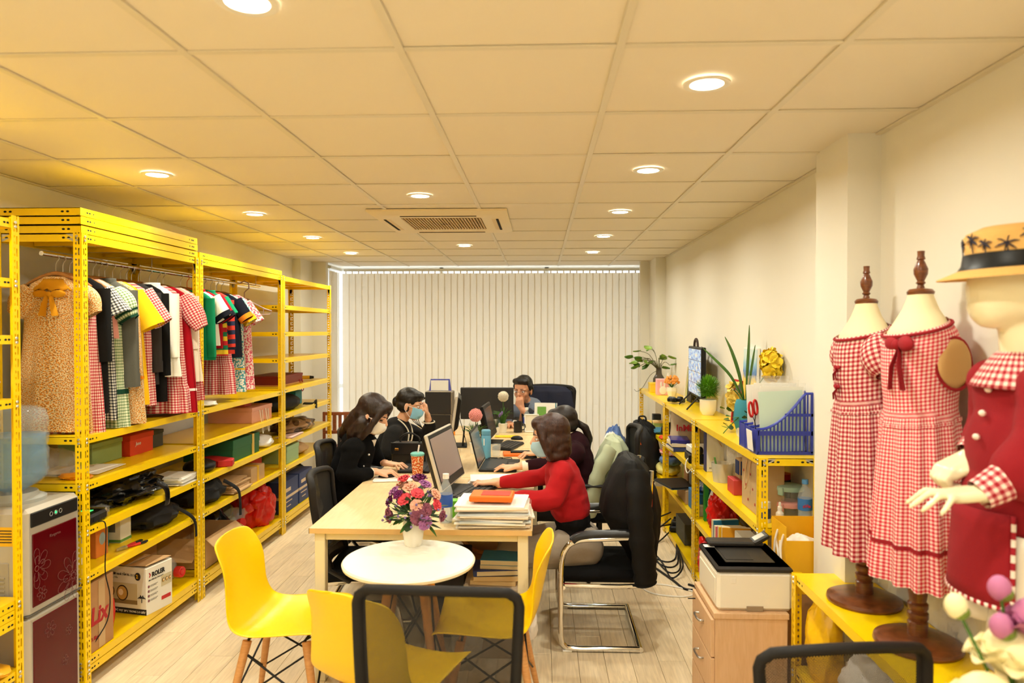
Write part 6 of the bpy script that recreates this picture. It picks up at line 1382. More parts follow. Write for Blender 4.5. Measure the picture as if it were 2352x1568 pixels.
# blue file basket
bl = mat('cobalt_plastic', (44, 56, 158), .35)
t = thing('file_basket', 'blue slotted plastic file basket full of papers on the shelving corner', 'file basket', (1.062, 3.53, TZ))
def basket_panel(y, w=.27, bars=15):
    b = MB(); f = lambda x: .125 if x < .02 else .125 + .175 * min(1, max(0, (x - .02) / (w * .78))) ** 1.7
    b.tube([(x, y, f(x)) for x in [w * k / 16 for k in range(17)]], .0075, 8, flat=.6)
    b.box((w / 2, y, .008), (w, .006, .016)); b.box((w / 2, y, .105), (w, .006, .022)); b.box((.004, y, .065), (.012, .006, .13)); b.box((w - .004, y, .15), (.01, .006, .3)); b.box((w * .75, y, .195), (w * .5, .006, .014))
    for k in range(bars): x = .012 + k * (w - .02) / (bars - 1); b.box((x, y, f(x) / 2), (.0068, .005, f(x)))
    return b
for k, y in enumerate((0, .10, .20, .30)): basket_panel(y, bars=15 if k == 0 else 4).build('side_panel' if k in (0, 3) else 'divider', bl, t, smooth=40)
b = MB(); b.box((.135, .15, .004), (.27, .31, .008)); b.box((.002, .15, .06), (.005, .31, .12)); b.build('tray', bl, t, smooth=0)
b = MB(); b.box((-.012, .06, .065), (.002, .09, .10), M=Matrix.Rotation(-.08, 4, 'Y')); b.build('paper_label', PAPER, t, smooth=0)
for k, (y, m, h) in enumerate(((.035, mat('pale_mint_paper', (204, 226, 212), .7), .30), (.055, PAPER, .32), (.075, MATS['thin_film'], .34), (.13, PAPER, .31), (.16, PAPER, .33), (.17, MATS['thin_film'], .35), (.24, PAPER, .32), (.27, MATS['thin_film'], .36))):
    q = thing('document', ['pale mint sheet at the front of the blue basket', 'white sheet behind the mint one in the blue basket', 'clear sleeve at the front of the blue basket', 'white document in the middle slot of the basket', 'tall white document in the middle slot', 'clear sleeve in the middle slot of the basket', 'white document in the rear basket slot', 'clear sleeve sticking out of the rear basket slot'][k], 'document', (1.20, 3.53 + y, TZ + .01), 0, 'papers in the blue basket'); b = MB(); b.box((0, 0, h / 2), (.215, .002, h), M=Matrix.Rotation(.05 * (k % 3 - 1), 4, 'Y')); b.build('sheet', m, q, smooth=0)
t = thing('scissors', 'scissors with red and black handles in the blue basket', 'scissors', (1.085, 3.63, TZ + .12), 0, None, (0, radians(-12), radians(40)))
for s in (-1, 1):
    b = MB(); b.tube([(s * .02 + .016 * cos(a), 0, .10 + .038 * sin(a)) for a in [k * pi / 8 for k in range(16)]], .0055, 7, closed=True); b.build('handle', mat('red_rubber', (200, 30, 26), .5), t)
    b = MB(); b.tube([(s * .012, 0, .062), (0, 0, .03), (-s * .006, 0, -.06)], [.005, .005, .002], 6, flat=.4); b.build('blade', BLACK, t)
for k, (x, y, z) in enumerate(((1.20, 4.02, .026), (1.185, 4.12, .026), (1.215, 4.07, .07))):
    q = thing('plastic_cup_roll', ['clear plastic roll lying behind the basket', 'second clear plastic roll lying behind the basket', 'clear plastic roll resting on two others'][k], 'plastic roll', (x, y, TZ + z)); b = MB(); b.cyl((-.05, -.0, 0), (.06, .03, 0), .026, n=18); b.build('roll', mat('hazy_plastic', (226, 220, 204), .2, alpha=.5), q)
# flower arrangement
t = thing('flower_arrangement', 'vase of long green blades and yellow orchids on the shelving', 'flower arrangement', (1.235, 4.36, TZ))
b = MB(); b.lathe([(0, 0), (.045, 0), (.062, .06), (.055, .16), (.045, .19), (0, .18)], 20, cap=False); b.build('vase', floral('painted_vase', [(0, (230, 190, 60)), (.3, (186, 30, 34)), (.6, (60, 140, 160)), (.8, (150, 24, 30))], 6), t)
for (P, w) in (([(0, 0, .18), (-.08, .0, .33), (-.17, .02, .43), (-.24, .04, .50)], .013), ([(0, 0, .18), (-.03, .0, .34), (-.07, .02, .48), (-.11, .03, .57)], .019), ([(.01, 0, .18), (.015, -.01, .36), (.02, -.02, .52), (.02, -.03, .64)], .017), ([(.02, 0, .18), (.035, 0, .32), (.055, .01, .44), (.07, .02, .52)], .014)):
    b = MB(); pp = smooth_path(P, 4); b.tube(pp, [w * sin(pi * (.12 + .84 * i / (len(pp) - 1))) + .001 for i in range(len(pp))], 6, flat=.22); b.build('long_blade', mat('blade_green', (76, 116, 40), .5, var=(.25, 8)), t)
yp = mat('yellow_orchid', (240, 206, 40), .6); pyp = mat('pale_yellow_orchid', (236, 206, 96), .6)
def petals(parent, c, R, n, m, seed, name='orchid_bloom', pr=.028):
    rn = random.Random(seed)
    for k in range(n):
        d = Vector((rn.uniform(-1, 1), rn.uniform(-1, 1), rn.uniform(-1, 1))).normalized(); p = Vector(c) + Vector((d.x * R[0], d.y * R[1], d.z * R[2])); M = Matrix.Translation(p) @ d.to_track_quat('Z', 'Y').to_matrix().to_4x4(); b = MB()
        for q in range(5):
            Mp = M @ Matrix.Rotation(q * 2 * pi / 5 + rn.random(), 4, 'Z') @ Matrix.Rotation(radians(68 + rn.uniform(-15, 15)), 4, 'Y'); b.grid(lambda u, v: Vector((.1 * pr * (2 * u - 1) ** 2, (2 * u - 1) * pr * .62 * sin(pi * (.1 + .8 * v)), pr * v)), 4, 4, M=Mp)
        b.build(name, m, parent, smooth=80)
petals(t, (.045, -.36, .42), (.03, .05, .075), 34, yp, 3, pr=.042); petals(t, (-.03, .12, .20), (.035, .05, .08), 14, pyp, 4, pr=.034)
for P in ([(0, 0, .18), (.03, -.15, .28), (.045, -.34, .40)], [(0, 0, .17), (-.02, .08, .22), (-.03, .12, .24)]): b = MB(); b.tube(smooth_path(P, 4), .004, 6); b.build('stem', GRN1, t)
rn = random.Random(14)
for k in range(22):
    p = Vector((rn.uniform(-.12, .03), rn.uniform(-.12, .06), rn.uniform(.02, .14))); d = Vector((rn.uniform(-1, .2), rn.uniform(-1, .3), rn.uniform(-.6, .6))).normalized(); M = Matrix.Translation(p) @ d.to_track_quat('Z', 'Y').to_matrix().to_4x4(); b = MB(); b.grid(leaf_fn(.016, .045, .3), 4, 5, M=M); b.build('ivy_leaf', GRN2 if k % 2 else GRN1, t, smooth=80)
b = MB(); b.tube(smooth_path([(-.02, -.02, .10), (-.07, -.06, .07), (-.12, -.09, .03), (-.16, -.14, .005)], 4), .003, 5); b.build('trailing_stem', GRN1, t)
t = thing('canvas_painting', 'small canvas of a yellow field under blue hills leaning on the wall', 'painting', (1.318, 4.55, TZ), 0, None, (0, radians(2), 0))
b = MB(); b.box((0, 0, .25), (.015, .30, .50), .002); b.build('canvas', PAPER, t, smooth=0)
pm = mat('painted_field', (240, 190, 50), .7); nt, N, L, bs = nodes(pm); o_, _ = uvxy(nt, 'Generated'); nz = N.new('ShaderNodeTexNoise'); nz.inputs['Scale'].default_value = 9
L.new(ramp(nt, math_n(nt, 'ADD', o_[2], math_n(nt, 'MULTIPLY', math_n(nt, 'SUBTRACT', nz.outputs[0], .5), .22)), [(0, (226, 150, 30)), (.35, (240, 196, 50)), (.6, (236, 206, 110)), (.68, (90, 130, 190)), (.8, (150, 196, 220)), (.9, (206, 222, 216))]), bs.inputs['Base Color'])
b = MB(); b.grid(lambda u, v: Vector((-.0085, .145 - .29 * u, .01 + .48 * v)), 1, 1); b.build('painted_face', pm, t, smooth=0)
for k, (y, h) in enumerate(((4.78, .28), (4.68, .13))):
    t = thing('picture_frame', ['tall red frame leaning on the wall behind the orchids', 'low red frame standing behind the ivy'][k], 'frame', (1.30 - .03 * k, y, TZ), 0, None, (0, radians(4), 0)); b = MB()
    for s in (-1, 1): b.box((0, s * .09, h / 2), (.012, .014, h)); b.box((0, 0, h / 2 + s * (h / 2 - .007)), (.012, .18, .014))
    b.build('frame', mat('red_card'), t, smooth=0); b = MB(); b.box((.003, 0, h / 2), (.004, .17, h - .02)); b.build('backing', mat('dark_grey_card'), t, smooth=0)
# ball plant
t = thing('topiary_ball', 'spiky round green artificial plant in a white pot', 'plant', (1.21, 5.18, TZ), scale=1.15); b = MB(); b.lathe([(0, .004), (.034, 0), (.05, .03), (.052, .095), (.047, .098), (.044, .05), (0, .04)], 26, cap=False); b.build('pot', MATS['white_ceramic'], t)
b = MB(); ga = pi * (3 - sqrt(5)); rn = random.Random(2); lg = mat('bright_leaf', (92, 150, 24), .5)
for k in range(420):
    z = 1 - 1.75 * (k + .5) / 420; r = sqrt(max(0, 1 - z * z)); a = ga * k; d = Vector((r * cos(a), r * sin(a), z)); M = Matrix.Translation(Vector((0, 0, .165)) + d * .045) @ (d + Vector((rn.uniform(-.3, .3),) * 3)).to_track_quat('Z', 'Y').to_matrix().to_4x4(); b.grid(lambda u, v: Vector(((2 * u - 1) * .0055 * (1 - v), .3 * v * v * .045, .048 * v)), 1, 2, M=M)
b.ell((0, 0, .165), .05, 12, 8); o = b.build('leaf_ball', lg, t, smooth=60); o['kind'] = 'stuff'
# television
t = thing('television', 'monitor on black feet showing a grid of camera pictures', 'television', (1.225, 5.66, TZ), radians(-3)); b = MB(); b.box((.008, 0, .285), (.035, .62, .39), .006); b.build('casing', BLACK, t)
sm = mat('camera_grid_display', (150, 170, 200), .3); nt, N, L, bs = nodes(sm); o_, uvv = uvxy(nt); bk = N.new('ShaderNodeTexBrick'); bk.offset = 0; bk.inputs['Scale'].default_value = 1; bk.inputs['Brick Width'].default_value = .25; bk.inputs['Row Height'].default_value = .25; bk.inputs['Mortar Size'].default_value = .006
nz = N.new('ShaderNodeTexNoise'); nz.inputs['Scale'].default_value = 11; L.new(uvv, nz.inputs['Vector']); L.new(uvv, bk.inputs['Vector'])
cr = ramp(nt, nz.outputs[0], [(.3, (70, 74, 90)), (.45, (120, 150, 196)), (.58, (176, 190, 206)), (.7, (206, 176, 110))]); L.new(cr, bk.inputs['Color1']); L.new(cr, bk.inputs['Color2']); bk.inputs['Mortar'].default_value = (.02, .02, .03, 1)
L.new(bk.outputs['Color'], bs.inputs['Base Color']); L.new(bk.outputs['Color'], bs.inputs['Emission Color']); bs.inputs['Emission Strength'].default_value = .75
b = MB(); b.grid(lambda u, v: Vector((-.0103, .295 - .59 * u, .108 + .355 * v)), 1, 1); b.build('display', sm, t, smooth=0)
for s in (-1, 1): b = MB(); b.tube([(-.10, s * .20, .005), (-.01, s * .19, .10), (.09, s * .20, .005)], [.006, .010, .006], 8); b.build('foot', BLACK, t)
t = thing('headphones', 'dark headphones hung over the top of the monitor', 'headphones', (1.24, 5.72, TZ + .475)); b = MB(); b.tube([(0, .06 * cos(a), .005 + .06 * sin(a)) for a in [k * pi / 10 for k in range(11)]], .010, 8); b.build('headband', mat('brown_pad', (70, 52, 44), .6), t)
for s in (-1, 1): b = MB(); b.ell((.03, s * .06, -.03), (.02, .016, .035)); b.build('ear_cup', BLACK, t)
t = thing('robot_toy', 'small dark metallic toy before the monitor', 'toy', (1.14, 5.98, TZ)); rn = random.Random(6)
for k in range(9): b = MB(); b.box((rn.uniform(-.05, .05), rn.uniform(-.06, .06), .02 + .02 * rn.random()), (.04, .05, .035), .008, rz=rn.random()); b.build('toy_block', [mat('gunmetal', (86, 96, 98), .3, .6), BLACK][k % 2], t)
# far end of the top
t = thing('flower_pot', 'faceted white pot of small orange flowers', 'plant', (1.215, 6.62, TZ)); b = MB(); b.lathe([(0, 0), (.034, 0), (.05, .05), (.047, .085), (0, .08)], 7, cap=False); b.build('pot', MATS['white_ceramic'], t, smooth=0); rn = random.Random(9); b = MB()
for k in range(60): d = Vector((rn.uniform(-1, 1), rn.uniform(-1, 1), rn.uniform(-.1, 1))).normalized(); p = Vector((0, 0, .13)) + d * .062; b.tube([(0, 0, .08), p], .0015, 4, mi=1); b.ell(p, .012, 7, 5)
o = b.build('flower_cluster', [mat('apricot_petal', (240, 160, 70), .7), GRN1], t); o['kind'] = 'stuff'
t = carton('pink_bag', 'pale pink carton beside the orange flowers', 'box', 1.10, 1.21, 6.74, 6.84, TZ, .15, mat('blush_card', (244, 182, 186), .7))
b = MB(); b.ell((-.0, -.052, .045), (.035, .004, .04)); b.ell((-.018, -.052, .10), (.009, .003, .028)); b.ell((.012, -.052, .10), (.009, .003, .028)); b.build('white_print', PAPER, t)
carton('yellow_tub', 'yellow tub under the trailing plant', 'box', 1.08, 1.26, 7.02, 7.16, TZ, .09, mat('yellow_tub', (244, 206, 50), .5), mat('yellow_tub'), .02)
t = thing('glue_bottle', 'white squeeze bottle beside the trailing plant', 'bottle', (1.235, 6.93, TZ)); b = MB(); b.lathe([(0, 0), (.03, 0), (.033, .09), (.03, .12), (.012, .145), (.008, .175), (.003, .20), (0, .2)], 18, cap=False); b.build('bottle_body', WHITE, t)
t = thing('pothos_plant', 'trailing pothos in a dark glass bottle by the window', 'plant', (1.20, 7.25, TZ)); b = MB(); b.lathe([(0, 0), (.055, 0), (.06, .03), (.06, .12), (.03, .17), (.028, .23), (0, .23)], 18, cap=False); b.build('glass_bottle', mat('smoky_glass', (70, 60, 50), .1, alpha=.75), t); rn = random.Random(33)
for k in range(20):
    a = rn.uniform(0, 2 * pi); R = rn.uniform(.06, .22); z = rn.uniform(.22, .44); tip = Vector((R * cos(a) - .05, R * sin(a) * .6 - .03, z)); tip.x = min(tip.x, .09); b = MB(); b.tube(smooth_path([(0, 0, .2), tip * .5 + Vector((0, 0, .16)), tip], 4), .0028, 5); st = b.build('stem', mat('brown_stem', (86, 84, 46), .7), t)
    d = Vector((cos(a), sin(a) * .5 - .3, rn.uniform(-.5, .2))).normalized(); M = Matrix.Translation(tip) @ d.to_track_quat('Z', 'Y').to_matrix().to_4x4() @ Matrix.Rotation(rn.uniform(-.8, .8), 4, 'Z'); b = MB(); b.grid(lambda u, v: Vector(((2 * u - 1) * .033 * sin(pi * (.18 + .8 * v)) ** .8, .02 * v * v + .01 * (2 * u - 1) ** 2, .085 * v)), 6, 6, M=M); b.build('leaf', [mat('pothos_leaf', (86, 130, 44), .45), mat('pothos_pale', (128, 160, 60), .45)][k % 3 == 0], t, smooth=80)
b = MB(); b.tube(smooth_path([(0, 0, .21), (-.09, -.04, .16), (-.17, -.07, .04), (-.23, -.1, -.0), (-.26, -.1, .02)], 5), .0025, 5); b.build('runner', MATS['brown_stem'], t)
t = thing('photo_frame', 'white framed picture leaning behind the orange flowers', 'photo frame', (1.30, 6.35, TZ), 0, None, (0, radians(6), 0)); b = MB()
for s in (-1, 1): b.box((0, s * .12, .15), (.012, .016, .30)); b.box((0, 0, .15 + s * .142), (.012, .25, .016))
b.build('frame', WHITE, t, smooth=0); b = MB(); b.box((.002, 0, .15), (.004, .23, .28)); b.build('picture', mat('sepia_picture', (176, 170, 120), .5, var=(.35, 20)), t, smooth=0)
t = thing('green_board', 'dark board with bright green edge behind the monitor', 'board', (1.27, 6.12, TZ), 0, None, (0, radians(5), 0)); b = MB(); b.box((0, 0, .17), (.012, .16, .34), .002); b.build('board', mat('matte_black'), t, smooth=0); b = MB(); b.box((0, .083, .17), (.014, .008, .34)); b.build('green_edge', mat('green_print'), t, smooth=0)
# second shelf
SZ = .7575
t = carton('white_carrier', 'tall white paper carrier with a navy side', 'paper bag', 1.108, 1.225, 4.78, 4.85, SZ, .30, mat('white_card')); b = MB(); b.box((-.06, 0, .15), (.003, .072, .30)); b.build('navy_side', mat('navy_cover', (44, 58, 116), .5), t, smooth=0); text(t, 'sc.com/vn', .022, (-.042, -.0365, .02), (pi / 2, 0, 0), mat('grey_ink', (130, 124, 112), .7)); strap(t, [(-.02, -.037, .29), (.0, -.045, .24), (.04, -.04, .17)], CARD2, .0025, 'cord', 1)
t = thing('bubble_wrap_roll', 'standing roll of bubble wrap on the second shelf', 'bubble wrap', (1.245, 4.54, SZ)); b = MB(); b.cyl((0, 0, 0), (0, 0, .29), .065, n=24); b.build('roll', mat('bubble_film', (226, 218, 200), .25, bump=(120, 1)), t)
t = thing('bubble_wrap_roll', 'second standing roll of bubble wrap nearer the corner', 'bubble wrap', (1.26, 4.39, SZ)); b = MB(); b.cyl((0, 0, 0), (0, 0, .27), .06, n=24); b.build('roll', MATS['bubble_film'], t)
t = thing('clear_tub', 'clear round tub holding a yellow bottle and green pens', 'tub', (1.135, 4.48, SZ)); b = MB(); b.lathe([(0, .003), (.05, .003), (.064, .115), (.067, .118), (.054, 0), (0, 0)], 24, cap=False); b.build('tub_body', mat('hazy_plastic', (226, 220, 204), .2, alpha=.5), t); b = MB(); b.cyl((.012, 0, .01), (.012, 0, .07), .022, n=14); b.cyl((.012, 0, .07), (.012, 0, .10), .017, n=14); b.build('yellow_bottle', GOLDP, t)
for k in range(2): b = MB(); b.cyl((-.02, .01 * k, .01), (-.045, .01 * k, .15), .005, n=8); b.build('green_pen', mat('green_print'), t)
t = carton('blue_carton', 'upright kraft and blue printed carton on the second shelf', 'carton', 1.16, 1.25, 4.18, 4.27, SZ, .19, mat('kraft', (190, 160, 116), .8)); b = MB(); b.box((-.046, 0, .14), (.003, .08, .08)); b.box((0, -.046, .14), (.08, .003, .08)); b.build('blue_print', mat('blue_printed_card'), t, smooth=0)
carton('red_box', 'small red box before the kraft and blue carton', 'box', 1.105, 1.155, 4.10, 4.24, SZ, .085, mat('brick_red_card', (190, 60, 56), .6))
t = carton('kraft_bag', 'kraft paper gift bag with cord handles behind the front post', 'paper bag', 1.10, 1.235, 3.64, 3.92, SZ, .275, mat('kraft', (190, 160, 116), .8)); strap(t, [(-.07, -.03, .26), (-.085, -.03, .16), (-.09, 0, .11), (-.085, .03, .16), (-.07, .03, .26)], CARD2, .003, 'cord', 1)
for k in range(6): b = MB(); b.ell((-.069, -.10 + .04 * k, .05 + .07 * (k % 3)), (.002, .006, .008), 6, 5); b.build('red_dot', REDI, t)
t = thing('glass_jar', 'dark glass jar with red lid at the back of the second shelf', 'jar', (1.29, 3.85, SZ)); b = MB(); b.lathe([(0, 0), (.045, 0), (.047, .15), (0, .15)], 20, cap=False); b.build('jar_body', mat('dark_jar', (70, 60, 40), .15), t); b = MB(); b.cyl((0, 0, .15), (0, 0, .18), .046, n=20); b.build('lid', MATS['red_cap'], t)
for k, (z, c, m) in enumerate(((0, 'pink', (226, 160, 150)), (.082, 'mint', (166, 200, 186)))):
    t = thing('food_container', f'glass food container with {c} clip lid', 'food container', (1.265, 3.66, SZ + z)); b = MB(); b.lathe([(0, 0), (.05, 0), (.066, .055), (0, .055)], 26, cap=False); b.build('bowl', mat('clear_glass', (225, 228, 222), .04, alpha=.35), t); b = MB(); b.lathe([(.07, .052), (.072, .06), (.07, .074), (.05, .08), (0, .08)], 26, cap=False); b.build('lid', mat(c + '_lid', m, .4), t)
    for a in (2.2, 3.8): b = MB(); b.box((.072 * cos(a), .072 * sin(a), .052), (.016, .03, .04), .004, rz=a); b.build('clip', MATS[c + '_lid'], t)
bottle('water_bottle', 'small water bottle with blue cap behind the checked dress', (1.285, 3.50, SZ), .215, .033, mat('blue_cap', (90, 150, 206), .4), mat('sky_label', (56, 120, 190), .5), .09, 'aVie')
t = thing('dropper_bottle', 'small white dropper bottle on the shelf edge', 'bottle', (1.165, 3.50, SZ)); b = MB(); b.lathe([(0, 0), (.019, 0), (.019, .055), (.010, .066), (.009, .072), (0, .072)], 18, cap=False); b.build('bottle_body', MATS['white_ceramic'], t); b = MB(); b.lathe([(.011, .07), (.011, .085), (.006, .09), (.006, .105), (0, .11)], 14, cap=False); b.build('dropper', WHITE, t)
t = thing('white_tube', 'white cylinder behind the front corner post', 'tube', (1.11, 3.54, SZ)); b = MB(); b.cyl((0, 0, 0), (0, 0, .10), .024, n=18); b.build('tube_body', mat('hazy_white', (232, 226, 214), .3), t); b = MB(); b.cyl((0, 0, .02), (0, 0, .07), .0245, n=18); b.build('blue_label', mat('navy_cover'), t)
# middle unit second shelf
t = thing('carrier_bag', 'milky carrier bag with red lettering behind the book pile', 'bag', (1.195, 5.90, SZ)); o3 = Vector((4, 2, 1))
b = MB(); b.grid(lambda u, v: Vector(((.125 - .01 * v) * cos(2 * pi * u), (.075 + .015 * sin(pi * v)) * sin(2 * pi * u), .28 * v)) + Vector((1, 1, 0)) * .012 * noise.noise(Vector((cos(6.28 * u) * 2, sin(6.28 * u) * 2, v * 3)) + o3), 30, 14); b.build('bag_body', mat('milky_film', (206, 186, 156), .2, alpha=.8, bump=(20, .6)), t, smooth=70)
text(t, 'InMart', .07, (.0, -.108, .13), (pi / 2, 0, radians(-6)), mat('red_logo', (206, 40, 50), .5), bold=.002, align='CENTER')
for k, (z, m, l) in enumerate(((0, mat('navy_cover'), 'lowest dark blue book of the pile on the second shelf'), (.035, mat('newsprint'), 'pale book in the middle of the blue pile'), (.06, mat('blue_wrap', (40, 44, 130), .25), 'blue film wrapped pack on the book pile'))):
    t = thing('book', l, 'book', (1.10, 5.68, SZ + z), radians(4 - 5 * k)); b = MB(); b.box((0, 0, .015), (.15, .24, .03), .003); b.build('cover', m, t, smooth=0); b = MB(); b.box((-.003, 0, .015), (.15, .235, .02)); b.build('pages', MATS['page_edge'], t, smooth=0)
t = thing('router_box', 'white ventilated box on a black one', 'device', (1.15, 5.18, SZ + .062), radians(3)); b = MB(); b.box((0, 0, .025), (.15, .18, .05), .006); b.build('housing', WHITE, t)
t = thing('recorder', 'flat black recorder under the white box', 'device', (1.155, 5.18, SZ), radians(-4)); b = MB(); b.box((0, 0, .03), (.19, .24, .06), .005); b.build('housing', BLACK, t)
t = thing('white_cable', 'white cable looping over the yellow shelf edge', 'cable', (1.05, 5.06, SZ)); strap(t, [(.05, .06, .03), (.0, .04, .03), (-.02, .02, -.02), (-.015, -.02, -.06), (.0, -.06, -.03), (.04, -.08, .01), (.08, -.1, .003)], WHITE, .004, 'wire', 1)
t = thing('webcam', 'small dark webcam beside the white box', 'camera', (1.12, 5.02, SZ + .0)); b = MB(); b.ell((0, 0, .10), (.022, .022, .03)); b.build('camera_body', BLACK, t); b = MB(); b.cyl((0, 0, 0), (0, 0, .08), .008, n=10); b.build('stem', BLACK, t)
# third shelf
LZ = .4205
carton('green_binder', 'olive green binder standing on the third shelf', 'binder', 1.15, 1.30, 5.72, 5.79, LZ, .27, mat('olive_card', (110, 120, 40), .6))
carton('brown_carton', 'upright brown carton on the third shelf', 'carton', 1.13, 1.27, 5.50, 5.64, LZ, .26, CARD)
carton('grey_carton', 'grey printed carton on the third shelf', 'carton', 1.13, 1.30, 5.28, 5.44, LZ, .25, mat('grey_card', (120, 120, 116), .7))
t = thing('laptop', 'closed black laptop sticking out over the third shelf edge', 'laptop', (1.04, 5.45, LZ + .105), radians(14)); b = MB(); b.box((0, 0, .009), (.24, .34, .018), .005); b.build('shell', BLACK, t); b = MB(); b.box((0, 0, .004), (.241, .341, .004)); b.build('silver_edge', STEEL, t, smooth=0)
carton('flat_carton', 'flat brown carton under the closed laptop', 'carton', 1.07, 1.25, 5.26, 5.60, LZ, .10, CARD2)
t = carton('blue_box', 'flat blue box under a checked cloth', 'box', 1.08, 1.21, 4.98, 5.22, LZ, .14, mat('mid_blue_card', (52, 118, 176), .6)); 
t = lump('checked_cloth', 'blue and white checked cloth on the flat blue box', 'cloth', (1.16, 5.10, LZ + .143), (.16, .24, .05), gingham('blue_gingham', (50, 84, 160), (230, 230, 226), .018), 81)
carton('stone_block', 'rough beige block at the third shelf edge', 'block', 1.06, 1.13, 4.92, 4.97, LZ, .075, mat('beige_stone', (176, 156, 120), .9, bump=(40, .6)))
b_ = carton('green_bag_edge', 'bright green bag edge beside the white sack', 'bag', 1.10, 1.13, 4.80, 4.84, LZ, .27, mat('vivid_green', (30, 130, 40), .5))
lump('white_sack', 'tall white cloth sack behind the red carrier bag', 'bag', (1.205, 4.72, LZ), (.20, .20, .29), WHT, 83, amp=.12)
t = lump('red_carrier_bag', 'tall red plastic carrier bag on the right third shelf', 'bag', (1.155, 4.56, LZ), (.19, .24, .27), REDP, 85, amp=.22, crease=.2, n=48)
for k, (y, m, l, h) in enumerate(((4.40, mat('turquoise_cover'), 'pale book with blue cover beside the red carrier bag', .12), (4.33, mat('pink_cover', (214, 110, 120), .6), 'pink and white book leaning beside the yellow books', .10), (4.24, GOLDP, 'first yellow book lying tilted on the third shelf', .12), (4.15, mat('amber_cover', (214, 150, 20), .6), 'second amber book lying tilted on the third shelf', .14))):
    t = thing('book', l, 'book', (1.135, y, LZ), 0, None, (0, 0, radians(8 - 6 * k))); b = MB(); b.box((0, 0, h / 2), (.16, .035, h), .002); b.build('cover', m, t, smooth=0); b = MB(); b.box((-.002, 0, h / 2 + .001), (.16, .026, h)); b.build('pages', MATS['page_edge'], t, smooth=0)
carton('white_flat_box', 'long white box lying before the grey one', 'box', 1.10, 1.19, 3.70, 4.06, LZ, .15, mat('white_card')); carton('grey_flat_box', 'long grey box beside the long white one', 'box', 1.20, 1.29, 3.68, 4.06, LZ, .15, mat('taupe_card', (150, 138, 118), .6))
# bottom shelf
t = thing('power_strip', 'black power strip with plugs on the bottom shelf', 'power strip', (1.12, 5.92, .061), radians(75)); b = MB(); b.box((0, 0, .025), (.26, .08, .05), .012); b.build('housing', BLACK, t)
for k in range(3): b = MB(); b.box((-.08 + .07 * k, 0, .065), (.035, .04, .035), .006); b.build('plug', BLACK, t)
carton('drawer_case', 'dark grey case above the power strip', 'case', 1.10, 1.33, 5.45, 5.80, .061, .16, mat('dark_grey_card'))
lump('red_carrier_bag', 'red plastic bag sagging from the bottom right shelf', 'bag', (1.125, 4.66, .061), (.20, .28, .32), REDP, 91, amp=.22, crease=.2, n=48)
lump('white_bag', 'thin white plastic bag beside the printer', 'bag', (1.115, 4.40, .061), (.18, .26, .30), mat('hazy_plastic'), 93)
carton('small_carton', 'small printed carton on the bottom shelf', 'carton', 1.08, 1.14, 4.92, 5.02, .061, .12, mat('grey_card'))
# far unit lower shelves
t = lump('backpack', 'black backpack leaning against the far right shelving', 'backpack', (.93, 6.55, .30), (.34, .36, .58), NYL, 95, amp=.14, crease=.06, n=44)
b = MB(); b.tube(smooth_path([(-.05, -.10, .5), (-.12, -.16, .36), (-.13, -.16, .2), (-.11, -.15, .05)], 4), .013, 8, flat=.4); b.build('shoulder_strap', NYL, t); b = MB(); b.tube([(-.06, -.165, .45), (-.03, -.172, .38)], .004, 6); b.build('orange_zip', mat('orange_plastic'), t); b = MB(); b.tube(smooth_path([(-.03, 0, .57), (-.02, 0, .61), (.03, 0, .61), (.04, 0, .57)], 4), .008, 6); b.build('grab_handle', NYL, t)
carton('stool_box', 'plain carton holding up the backpack', 'carton', .80, 1.03, 6.38, 6.70, 0, .299, CARD)
carton('dark_cube', 'dark blue cube box on the far second shelf', 'box', 1.12, 1.20, 7.10, 7.18, SZ, .11, mat('dark_blue_card', (34, 44, 54), .6)); carton('green_cube', 'small green and cream box on the far second shelf', 'box', 1.09, 1.18, 6.86, 6.94, SZ, .07, mat('sage_green_card'), mat('cream_book'), .02)
lump('black_pouch', 'black fabric pouch at the far second shelf', 'pouch', (1.16, 6.36, SZ), (.18, .26, .13), NYL, 97); lump('teal_cloth', 'teal blue folded cloth spilling from the far second shelf', 'cloth', (1.09, 6.58, SZ), (.16, .26, .05), mat('teal_cloth', (62, 116, 140), .9), 99); lump('orange_cloth', 'orange cloth at the far second shelf edge', 'cloth', (1.10, 6.20, SZ), (.14, .14, .04), mat('orange_red_card'), 101); lump('white_wrap', 'white crumpled paper on the far second shelf', 'paper', (1.25, 6.9, SZ), (.12, .2, .16), PAPER, 103)
lump('folded_clothes', 'pale yellow folded clothes on the far third shelf', 'clothes', (1.14, 6.40, LZ), (.22, .36, .11), mat('pale_yellow_cloth', (226, 216, 130), .9), 105, amp=.1); lump('folded_clothes', 'denim blue folded clothes on top of pale yellow ones', 'clothes', (1.15, 6.32, LZ + .10), (.20, .30, .08), mat('denim_cloth', (92, 120, 166), .9), 107, amp=.1); lump('folded_clothes', 'cream floral folded clothes topping the far pile', 'clothes', (1.16, 6.38, LZ + .17), (.20, .32, .07), F_PINK, 109, amp=.1)
lump('blue_bag', 'blue and white printed bag by the blinds behind the backpack', 'bag', (.72, 6.95, 0), (.30, .26, .78), mat('blue_white_bag', (90, 120, 180), .5, var=(.6, 9)), 111, amp=.1); lump('pillow', 'white and coral cushion by the blinds', 'cushion', (.66, 6.66, .40), (.20, .16, .36), PAPER, 113, amp=.08); carton('floor_box', 'carton under the coral cushion by the blinds', 'carton', .54, .78, 6.55, 6.78, 0, .40, CARD)
